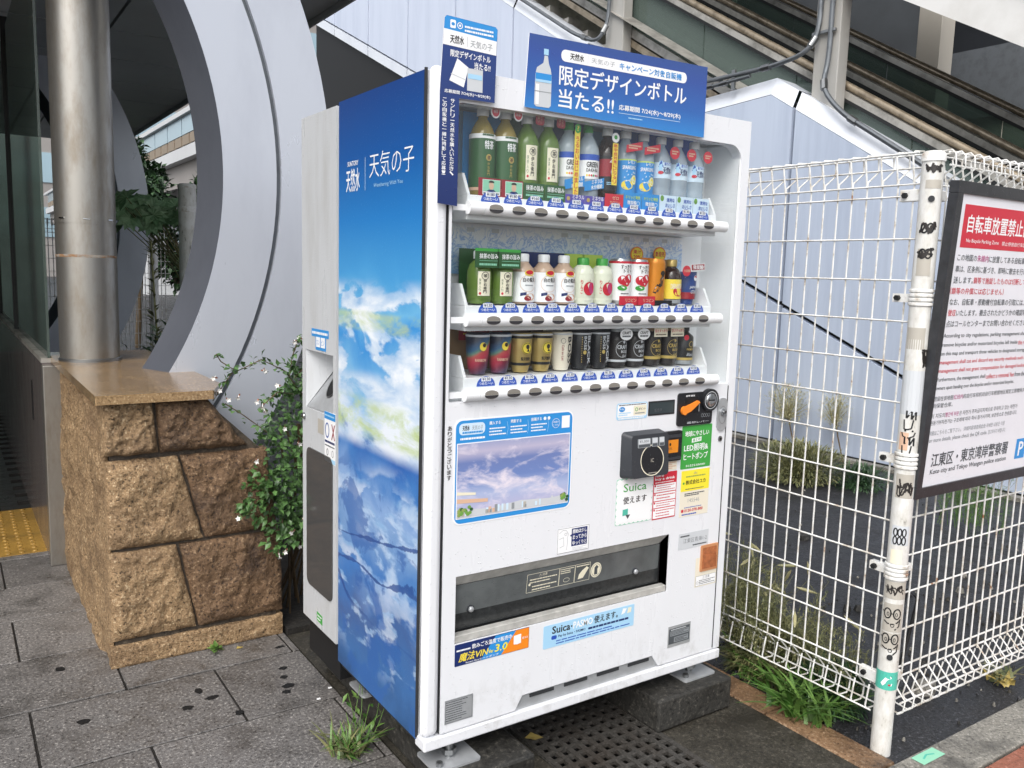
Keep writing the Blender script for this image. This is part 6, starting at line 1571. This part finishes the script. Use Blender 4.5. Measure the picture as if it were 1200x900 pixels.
# ------------------------------------------------------------------ plants
def leaf(m, p, d, up_, L, w, mat, fold=.25, segs=1):
    d = d.normalized(); s_ = d.cross(up_)
    if s_.length < 1e-4: s_ = d.cross(Vector((1, 0, 0)))
    s_.normalize(); nn = s_.cross(d)
    a, b = p + d * L * .45 + s_ * w + nn * w * fold, p + d * L * .45 - s_ * w + nn * w * fold
    q = p + d * L * .5; e = p + d * L - nn * L * .12
    m.add([p, a, e, b, q], [(0, 4, 1), (1, 4, 2), (4, 3, 2), (0, 3, 4)], mat)
def rv(rnd): 
    while True:
        v = Vector((rnd.uniform(-1, 1), rnd.uniform(-1, 1), rnd.uniform(-1, 1)))
        if .05 < v.length < 1: return v.normalized()
def blade(m, p, h, lean, w, mat, rnd, k=5):
    a = rnd.uniform(0, 6.283); d = Vector((math.cos(a), math.sin(a), 0)); s_ = Vector((-d.y, d.x, 0))
    vs = []
    for i in range(k + 1):
        t_ = i / k; c = p + d * (lean * t_ ** 1.7) + Vector((0, 0, h * (t_ - .42 * (lean / (h + lean)) * t_ ** 2.6)))
        ww = w * (1 - t_ ** 2) + .0004
        vs += [c - s_ * ww, c + s_ * ww]
    m.add(vs, [(2 * i, 2 * i + 1, 2 * i + 3, 2 * i + 2) for i in range(k)], mat)

# flowering shrub between pier and bin
sh = thing('flowering_shrub', 'dark green shrub with small white flowers between the pier and the recycling bin', 'shrub', (.12, 1.5, 0))
rnd = random.Random(11)
fol, stm, flw = MB(), MB(), MB()
def sprig(pts, n, L=.030, spread=.03):
    pts = [Vector(q) for q in pts]
    stm.tube(pts, .0022, 'stem_brown', 5)
    for _ in range(n):
        i = rnd.randrange(len(pts) - 1); w_ = rnd.random(); p = pts[i].lerp(pts[i + 1], w_) + rv(rnd) * rnd.uniform(0, spread)
        leaf(fol, p, (rv(rnd) + (pts[i + 1] - pts[i]).normalized() * .6), Vector((0, 0, 1)) + rv(rnd) * .5, rnd.uniform(.6, 1.1) * L, rnd.uniform(.26, .36) * L, 'leaf_shrub')
def flower(p, d):
    flw = MB()
    for k in range(5):
        a = k * 1.2566; q = rv(rnd) * .2 + d
        u_ = d.cross(Vector((0, 0, 1)) if abs(d.z) < .9 else Vector((1, 0, 0))).normalized(); v_ = d.cross(u_)
        dd = (u_ * math.cos(a) + v_ * math.sin(a)) * .8 + d * .6
        leaf(flw, p, dd, d, .013, .004, 'petal_white', .1)
    for k in range(3): leaf(flw, p - d * .008, rv(rnd) + d * .2, d, .012, .004, 'sepal_rust')
    flw.tube([p - d * .016, p], .002, 'petal_white', 5)
    flw.build('flower', sh)
blobs = [((.17, 1.42, .86), (.16, .20, .16)), ((.12, 1.35, .70), (.20, .18, .18)), ((.08, 1.30, .56), (.17, .12, .14)), ((.20, 1.36, .50), (.14, .16, .16)), ((-.04, 1.27, .60), (.10, .05, .10)), ((.22, 1.45, 1.0), (.10, .15, .12)), ((.06, 1.25, .44), (.10, .06, .08))]
for c_, r_ in blobs:
    n_ = int(13000 * r_[0] * r_[2])
    for _ in range(n_):
        v = rv(rnd) * (rnd.random() ** .35); p = Vector((c_[0] + v.x * r_[0], c_[1] + v.y * r_[1], c_[2] + v.z * r_[2]))
        leaf(fol, p, Vector((v.x, v.y - .3, v.z - .1)) + rv(rnd) * .8, Vector((0, -.5, 1)) + rv(rnd) * .6, rnd.uniform(.022, .042), rnd.uniform(.008, .013), 'leaf_shrub')
for pts, n_ in (([(.18, 1.4, .95), (.08, 1.36, 1.08), (-.02, 1.34, 1.13), (-.14, 1.33, 1.08), (-.21, 1.33, .98)], 70), ([(.10, 1.36, 1.06), (.10, 1.33, 1.14), (.12, 1.31, 1.215)], 46), ([(.12, 1.36, 1.05), (.16, 1.34, 1.10), (.21, 1.32, 1.14)], 40),
                ([(.12, 1.38, .98), (.04, 1.33, 1.0), (-.03, 1.31, .95)], 36), ([(-.12, 1.33, 1.09), (-.18, 1.32, 1.13), (-.20, 1.31, 1.16)], 14), ([(.0, 1.34, .84), (-.10, 1.32, .92), (-.17, 1.31, .97)], 16), ([(.02, 1.30, .62), (-.08, 1.24, .60), (-.15, 1.22, .55)], 40), ([(.04, 1.28, .5), (.02, 1.24, .42), (.0, 1.22, .38)], 30)):
    sprig(pts, n_)
for q in ((.12, 1.30, 1.215), (.10, 1.30, 1.20), (-.19, 1.31, 1.02), (-.12, 1.31, .99), (-.21, 1.31, 1.07), (-.03, 1.30, .95), (-.05, 1.30, .97), (-.02, 1.29, .93), (.03, 1.30, 1.03), (-.15, 1.22, .54), (-.16, 1.30, .985), (-.02, 1.30, 1.09), (.10, 1.20, .50), (.05, 1.2, .46), (.02, 1.19, .39), (.08, 1.2, .40), (.0, 1.2, .37), (.16, 1.2, .60), (.05, 1.28, .86), (.10, 1.25, .8), (.16, 1.24, .72), (-.06, 1.28, .74), (.20, 1.24, .9), (.13, 1.28, .99)):
    flower(Vector(q), (Vector((-.3, -.8, -.3)) + rv(rnd) * .6).normalized())
for k in range(9): stm.tube([(.15 + rnd.uniform(-.08, .1), 1.55 + rnd.uniform(-.1, .15), 0), (.16 + rnd.uniform(-.1, .1), 1.5, .4), (.15 + rnd.uniform(-.12, .1), 1.42, .85)], .005, 'stem_brown', 5)
fol.build('foliage', sh); stm.build('stem', sh)
m = MB(); m.box(.066, 1.305, -.03, .62, 2.8, .02, 'soil_dark'); struct(m, 'planting_soil')

def tuft(name, label, x, y, n, h, spread, lean, mats, seed, w=.004, z=0, cat='grass tuft'):
    t = thing(name, label, cat, (x, y, z)); rnd = random.Random(seed); m = MB()
    for _ in range(n):
        a = rnd.uniform(0, 6.283); r_ = spread * rnd.random() ** .6
        blade(m, Vector((x + r_ * math.cos(a), y + r_ * math.sin(a), z)), h * rnd.uniform(.5, 1.1), lean * rnd.uniform(.3, 1.2), w * rnd.uniform(.6, 1.3), rnd.choice(mats), rnd)
    m.build('blades', t); return t
t = tuft('grass_tuft', 'green grass tuft at the pavement edge by the front left corner', -.06, .38, 85, .085, .055, .11, ['leaf_grass', 'leaf_weed'], 21, .005, -.004)
m = MB(); rnd = random.Random(5)
for k in range(6):
    a = Vector((-.02 + rnd.uniform(-.03, .05), .42 + rnd.uniform(-.05, .05), 0)); b = a + Vector((rnd.uniform(-.02, .05), rnd.uniform(-.03, .05), .15)); m.tube([a, a.lerp(b, .5) + Vector((.006, 0, 0)), b], .0013, 'leaf_grass', 4)
    for q in range(3): leaf(m, a.lerp(b, .4 + q * .3), rv(rnd) + Vector((0, 0, .4)), Vector((0, 0, 1)), .035, .007, 'leaf_grass')
m.build('seed_stems', t)
tuft('grass_clump', 'broad bladed bright green grass clump by the kerb left of the corner post', 1.40, -.20, 130, .16, .12, .20, ['leaf_grass'], 22, .009, 0, 'grass clump')
tuft('grass_clump', 'broad bladed grass clump spilling over the tan kerb behind the first clump', 1.50, .03, 90, .17, .12, .20, ['leaf_grass', 'leaf_weed'], 23, .008, 0, 'grass clump')
def weed(name, label, x, y, n, h, spread, seed, mat='leaf_weed', bushy=1.0, cat='weed', heads=0):
    t = thing(name, label, cat, (x, y, 0)); rnd = random.Random(seed); m, s_ = MB(), MB()
    for k in range(n):
        a = Vector((x + rnd.uniform(-spread, spread) * .7, y + rnd.uniform(-spread, spread) * .7, 0)); hh = h * rnd.uniform(.5, 1.05)
        b = a + Vector((rnd.uniform(-.3, .3) * hh * .6, rnd.uniform(-.3, .3) * hh * .6, hh)); mid = a.lerp(b, .55) + Vector((rnd.uniform(-.02, .02), rnd.uniform(-.02, .02), 0))
        s_.tube([a, mid, b], .0014, mat, 4, rs=[.0022, .0016, .0007])
        for q in range(int(26 * bushy)):
            w_ = rnd.uniform(.2, 1); p = a.lerp(mid, w_ * 2) if w_ < .5 else mid.lerp(b, w_ * 2 - 1)
            e = p + (rv(rnd) * .05 + Vector((0, 0, .03))) * (h / .4); s_.tube([p, e], .0007, mat, 3)
            for z_ in range(3): leaf(m, p.lerp(e, rnd.random()), rv(rnd), Vector((0, 0, 1)), .012 * rnd.uniform(.6, 1.4), .0025, mat)
    m.build('leaves', t); s_.build('stems', t)
    if heads:
        hd = MB()
        for k in range(heads):
            p = Vector((x + rnd.uniform(-spread, spread), y + rnd.uniform(-spread, spread), h * rnd.uniform(.7, 1.25))); d = Vector((rnd.uniform(-1, 1), rnd.uniform(-1, 1), rnd.uniform(-.1, .6))).normalized()
            hd.tube([p - d * .03, p, p + d * .03, p + d * .05], .004, 'leaf_dry', 6, rs=[.002, .0065, .0055, .001]); hd.tube([Vector((x, y, 0)).lerp(p, .25), p - d * .03], .0009, 'leaf_weed', 3)
        hd.build('seed_head', t)
    return t
weed('tall_weed', 'tall feathery weed with pale seed heads right beside the vending machine', 1.50, .22, 24, .44, .12, 31, heads=5)
weed('tall_weed', 'feathery weed behind the fence left of the corner post', 1.52, -.02, 26, .38, .15, 32, heads=4)
weed('tall_weed', 'low feathery weed behind the fence near the post foot', 1.56, -.22, 18, .26, .12, 33, heads=2)
weed('tall_weed', 'wispy green weed leaning along the mesh foot near the machine', 1.47, .10, 26, .40, .10, 45, heads=3)
weed('tall_weed', 'sparse pale weed farther inside the fenced yard', 1.72, .30, 18, .34, .16, 34, heads=3)
def bushlet(name, label, x, y, zc, rx, rz, n, seed, mat, ls=.03, stem=True):
    t = thing(name, label, 'weed', (x, y, 0)); rnd = random.Random(seed); m, s_ = MB(), MB()
    for _ in range(n):
        v = rv(rnd) * rnd.random() ** .45; p = Vector((x + v.x * rx, y + v.y * rx, max(.01, zc + v.z * rz)))
        leaf(m, p, v + rv(rnd) * .5 + Vector((0, 0, .3)), Vector((0, 0, 1)), ls * rnd.uniform(.6, 1.5), ls * .10, mat)
        if rnd.random() < .12: s_.tube([(x, y, max(.01, zc - rz * .8)), p], .0012, mat, 3)
    if stem: s_.tube([(x + .05, y - .08, 0), (x + .02, y - .03, zc * .5), (x, y, zc)], .006, 'stem_brown', 5)
    m.build('leaves', t); s_.build('stems', t)
bushlet('wall_weed', 'dry bushy round weed on a thin stem against the pale wall, left one', 5.05, 2.80, .43, .20, .17, 1500, 35, 'leaf_dry')
bushlet('wall_weed', 'dry slender weed on a thin stem against the pale wall, right one', 5.10, 2.36, .44, .13, .15, 800, 36, 'leaf_dry')
bushlet('ground_weed', 'wide low yellow green weed clump on the asphalt in front of the pale wall', 4.35, 2.12, .10, .36, .16, 3600, 37, 'leaf_weed', .05, False)
bushlet('ground_weed', 'dark low weed clump right of the wide clump by the wall', 4.55, 1.72, .05, .22, .09, 1200, 38, 'leaf_tree', .05, False)
weed('ground_weed', 'leafy green weed at the wall foot behind the notice board', 4.2, .72, 30, .36, .25, 39, 'leaf_grass', 1.2)
weed('ground_weed', 'small leafy weed at the wall foot on the far right', 4.4, .25, 26, .25, .25, 40, 'leaf_grass', 1.0)
t = thing('sprout', 'tiny green sprout growing at the foot of the granite pier', 'weed', (-.225, 1.285, 0)); m = MB(); rnd = random.Random(8)
for k in range(12): leaf(m, Vector((-.225 + rnd.uniform(-.01, .01), 1.285 + rnd.uniform(-.01, .01), .01)), rv(rnd) + Vector((0, -.3, .6)), Vector((0, 0, 1)), .035, .012, 'leaf_grass')
m.build('leaves', t)
def fallen(name, label, x, y, z, s_, a, mat='leaf_fallen'):
    m = MB(); leaf(m, Vector((x, y, z)), Vector((math.cos(a), math.sin(a), .02)), Vector((0, 0, 1)), s_, s_ * .36, mat, .12); tag(m.build(name), label, 'fallen leaf')
fallen('fallen_leaf', 'pale yellow fallen leaf lying on the drain grating', .45, .15, .006, .065, -.3)
fallen('fallen_leaf', 'small yellow leaf on the paving beside the pier', -.155, 1.262, .004, .035, .4)
fallen('fallen_leaf', 'dry leaf lying by the foot of the corner post', 1.62, -.30, .004, .06, .9, 'leaf_dry')
for (x, y_, lab) in ((-.028, .726, 'small white scrap of litter on the paving beside the machine'), (.035, .781, 'tiny white scrap of litter at the dark paving edge')):
    m = MB(); m.box(x, y_, .002, x + .012, y_ + .007, .005, 'ink_white'); tag(m.build('litter'), lab, 'litter')
tuft('yellow_weed', 'yellowing weed on the asphalt at the right edge', 2.25, -.44, 40, .06, .06, .09, ['leaf_fallen', 'leaf_weed'], 44, .008, 0, 'weed')
# chewing gum stains on the paving
m = MB(); rnd = random.Random(17)
for (x, y_) in ((-.73, .98), (-.36, 1.0), (-.33, .93), (-.08, .88), (-.05, 1.02), (-.07, .95), (-.1, .84), (-.28, .78), (-.42, .9), (-.75, 1.42), (.0, 1.2)):
    m.flat([(x + a * rnd.uniform(.75, 1.25), y_ + b * rnd.uniform(.75, 1.25)) for a, b in ell(0, 0, rnd.uniform(.012, .024), rnd.uniform(.010, .020), 14)], XY, .0016, 'rubber_black')
tag(m.build('gum_stains'), kind='stuff')

# ------------------------------------------------------------------ seen through the ring: plants, fence, walkway, building
def tall_weed(label, x, y, h, seed):
    t = thing('leafy_weed', label, 'weed', (x, y, 0)); rnd = random.Random(seed); m = MB(); s_ = MB()
    s_.tube([(x, y, 0), (x + .02, y, h * .5), (x - .01, y, h)], .006, 'leaf_weed', 5)
    for k in range(110):
        z = h * (.35 + .65 * rnd.random()); a = rnd.uniform(0, 6.283); L = .14 * (1.15 - z / h * .55)
        leaf(m, Vector((x, y, z)), Vector((math.cos(a), math.sin(a), .5)), Vector((0, 0, 1)), L, L * .09, 'leaf_weed')
    m.build('leaves', t); s_.build('stem', t)
tall_weed('tall narrow leaved weed left of the white post seen through the ring arch', .02, 3.55, 1.62, 51)
tall_weed('tallest narrow leaved weed in front of the mesh seen through the ring arch', .42, 3.9, 1.95, 52)
t = thing('low_bush', 'low dark bush on the soil behind the ring arch', 'bush', (.2, 3.4, 0)); m = MB(); rnd = random.Random(53)
for _ in range(900):
    v = rv(rnd) * rnd.random() ** .4; leaf(m, Vector((.25 + v.x * .5, 3.4 + v.y * .4, .75 + v.z * .42)), v + rv(rnd) * .7, Vector((0, 0, 1)), .07, .02, 'leaf_tree')
m.build('leaves', t)
t = thing('big_leaf_shrub', 'shrub with big lobed leaves reaching across the ring opening', 'shrub', (.75, 5.2, 0)); m = MB(); s_ = MB(); rnd = random.Random(54)
for _ in range(38):
    c_ = Vector((.02 + rnd.random() * .58, 4.9 + rnd.uniform(-.2, .3), 1.86 + rnd.uniform(-.09, .10)))
    a0 = rnd.uniform(0, 6.28); nrm = (Vector((-.3, -.8, .8)) + rv(rnd) * .5).normalized(); u_ = nrm.cross(Vector((0, 0, 1))).normalized(); v_ = nrm.cross(u_)
    for k in range(7):
        a = a0 + (k - 3) * .62; d = u_ * math.cos(a) + v_ * math.sin(a); leaf(m, c_, d, nrm, rnd.uniform(.09, .13), .034, 'leaf_big', .2)
    s_.tube([c_, c_.lerp(Vector((.75, 5.2, 1.2)), .6), (.75, 5.2, .9)], .004, 'leaf_weed', 4)
s_.tube([(.75, 5.2, 0), (.75, 5.2, 1.2)], .015, 'stem_brown', 6)
m.build('leaves', t); s_.build('stem', t)
fp2 = fence_post('fence_post', 'thick white post framed by the ring arch', .455, 4.55, 2.06, .062)
m = MB()
m = None
for z in (1.88, 1.42): m = MB(); m.lathe([(.064, -.02), (.064, .02)], .455, 4.55, z, 'fence_white', 24, False); m.box(.51, 4.54, z - .02, .82, 4.56, z + .02, 'fence_white'); m.build('clamp_band', fp2)
fence_panel('wire_fence', 'distant white mesh fence seen through the ring arch behind the weeds', 'x', 7.6, -.4, .95, step=.04, wire=.0045)
fence_post('fence_post', 'slender white fence post seen through the ring arch left of the thick post', .80, 7.55, 1.86, .04)
def tree(label, x, y, h, r, n, seed, ls=.16):
    t = thing('tree', label, 'tree', (x, y, 0)); rnd = random.Random(seed); m = MB(); s_ = MB()
    s_.tube([(x, y, 0), (x + .1, y, h * .4), (x, y + .1, h * .75)], .1, 'stem_brown', 8, rs=[.05 * r / .6, .04 * r / .6, .015])
    cl = [(Vector((x + rnd.uniform(-1, 1) * r * .7, y + rnd.uniform(-1, 1) * r * .7, h * rnd.uniform(.45, 1.0))), r * rnd.uniform(.28, .5)) for _ in range(12)]
    for c_, rr_ in cl:
        s_.tube([(x, y, h * .4), Vector((x, y, h * .5)).lerp(c_, .6), c_], .03, 'stem_brown', 5, rs=[.025, .015, .006])
        for _ in range(n // 12):
            v = rv(rnd) * rnd.random() ** .4 * rr_; leaf(m, c_ + v, v + rv(rnd) * rr_ * .8, Vector((0, 0, 1)) + rv(rnd) * .4, ls * rnd.uniform(.6, 1.2), ls * .28, 'leaf_tree')
    m.build('crown', t); s_.build('trunk', t)
tree('slender dark green tree standing left of the covered walkway seen through the ring', 1.75, 14, 3.75, .62, 3400, 61, .13)
tree('low rounded dark tree behind the thick white post seen through the ring', 2.25, 13.2, 2.75, .60, 3000, 62, .13)
wk = thing('covered_walkway', 'white elevated covered walkway with glass sides beyond the trees', 'walkway', (7.5, 40, 0))
m = MB(); m.box(6.0, 20, 5.02, 9, 75, 5.42, 'bridge_white'); m.box(6.3, 20, 4.2, 8.7, 75, 5.02, 'bldg_grey'); m.build('deck', wk)
m = MB()
for i in range(48): m.box(6.0, 20.5 + i * 1.1, 5.46, 6.06, 20.5 + i * 1.1 + .9, 5.78, 'bridge_brown')
m.build('parapet', wk)
for i in range(24):
    m = MB(); m.box(6.02, 20.5 + i * 2.2, 5.82, 6.06, 20.5 + i * 2.2 + 2.1, 6.40, 'bldg_glass'); m.build('glass_panel', wk)
m = MB(); m.box(5.9, 20, 6.42, 9.1, 75, 6.58, 'bridge_white'); m.build('roof', wk)
for i in range(4): m = MB(); m.box(6.8, 27 + i * 13, 0, 8.2, 28.6 + i * 13, 4.2, 'bridge_white'); m.build('pillar', wk)
bl = thing('office_building', 'tall grey office building with bands of windows far behind the walkway', 'building', (40, 90, 0))
m = MB(); m.box(2, 82, 0, 90, 100, 40, 'bldg_grey'); m.build('wall', bl)
for k in range(7):
    m = MB(); m.box(3, 81.9, 3.4 + 4.6 * k, 89, 81.99, 5.9 + 4.6 * k, 'bldg_glass'); m.build('window', bl)

t = thing('hanging_flower', 'small white flower sprig drooping at the foot of the polished wall', 'flower', (-.60, 3.3, .3)); m = MB(); rnd = random.Random(71)
for (y_, z_) in ((3.42, .40), (3.36, .34), (3.34, .30)):
    for k in range(9): leaf(m, Vector((-.594, y_, z_)), rv(rnd) + Vector((.6, -.2, -.3)), Vector((0, 0, 1)), .05, .014, 'petal_white')
m.build('petals', t)
m = MB(); m.tube([(-.597, 3.44, .50), (-.590, 3.42, .42), (-.592, 3.36, .34)], .003, 'leaf_weed', 5); m.build('stem', t)

bushlet('undergrowth', 'low tangled brownish undergrowth along the mesh foot beside the machine', 1.56, .10, .07, .15, .11, 2600, 81, 'leaf_weed', .05, False)
bushlet('undergrowth', 'low tangled undergrowth behind the bright grass clump at the mesh foot', 1.53, -.22, .05, .12, .09, 1500, 82, 'leaf_tree', .045, False)
m = MB(); rnd = random.Random(91)
for _ in range(420):
    if rnd.random() < .55: x, y_ = rnd.uniform(1.39, 3.6), rnd.uniform(-.56, .4)
    else: x, y_ = rnd.uniform(1.5, 4.9), rnd.uniform(-.4, 3.0)
    r_ = rnd.uniform(.003, .009) if rnd.random() < .93 else rnd.uniform(.012, .028)
    pts = [Vector((x, y_, -.010)) + Vector((a * rnd.uniform(.7, 1.2), b * rnd.uniform(.7, 1.2), 0)) for a, b in ell(0, 0, r_, r_ * .8, 6)]
    k = len(pts); top = [q.lerp(Vector((x, y_, 0)), .35) + Vector((0, 0, r_ * rnd.uniform(.6, 1.1))) for q in pts]
    m.add(pts + top, [(i, (i + 1) % k, k + (i + 1) % k, k + i) for i in range(k)] + [tuple(range(k, 2 * k))], rnd.choice(['asphalt', 'kerb_grey', 'plinth_concrete', 'gutter_concrete']))
tag(m.build('loose_gravel'), kind='stuff')
for (x, y_, s_, lab) in ((1.93, -.33, .06, 'broken grey stone lump lying on the asphalt right of the corner post'), (1.62, -.22, .045, 'dark stone lump beside the corner post foot'), (3.1, 1.1, .05, 'dark stone on the asphalt inside the mesh yard')):
    m = MB(); vs = []
    rnd = random.Random(int(x * 100))
    for (zz, k_) in ((-.012, 1), (s_ * .35, .9), (s_ * .55, .5)):
        for a, b in ell(0, 0, s_ * k_, s_ * .6 * k_, 8): vs.append((x + a * rnd.uniform(.75, 1.15), y_ + b * rnd.uniform(.75, 1.15), zz + rnd.uniform(-.005, .005)))
    m.add(vs, [(r * 8 + i, r * 8 + (i + 1) % 8, (r + 1) * 8 + (i + 1) % 8, (r + 1) * 8 + i) for r in range(2) for i in range(8)] + [tuple(range(16, 24))], 'kerb_grey' if x < 2 and s_ > .05 else 'plinth_concrete'); tag(m.build('stone_lump'), lab, 'stone')
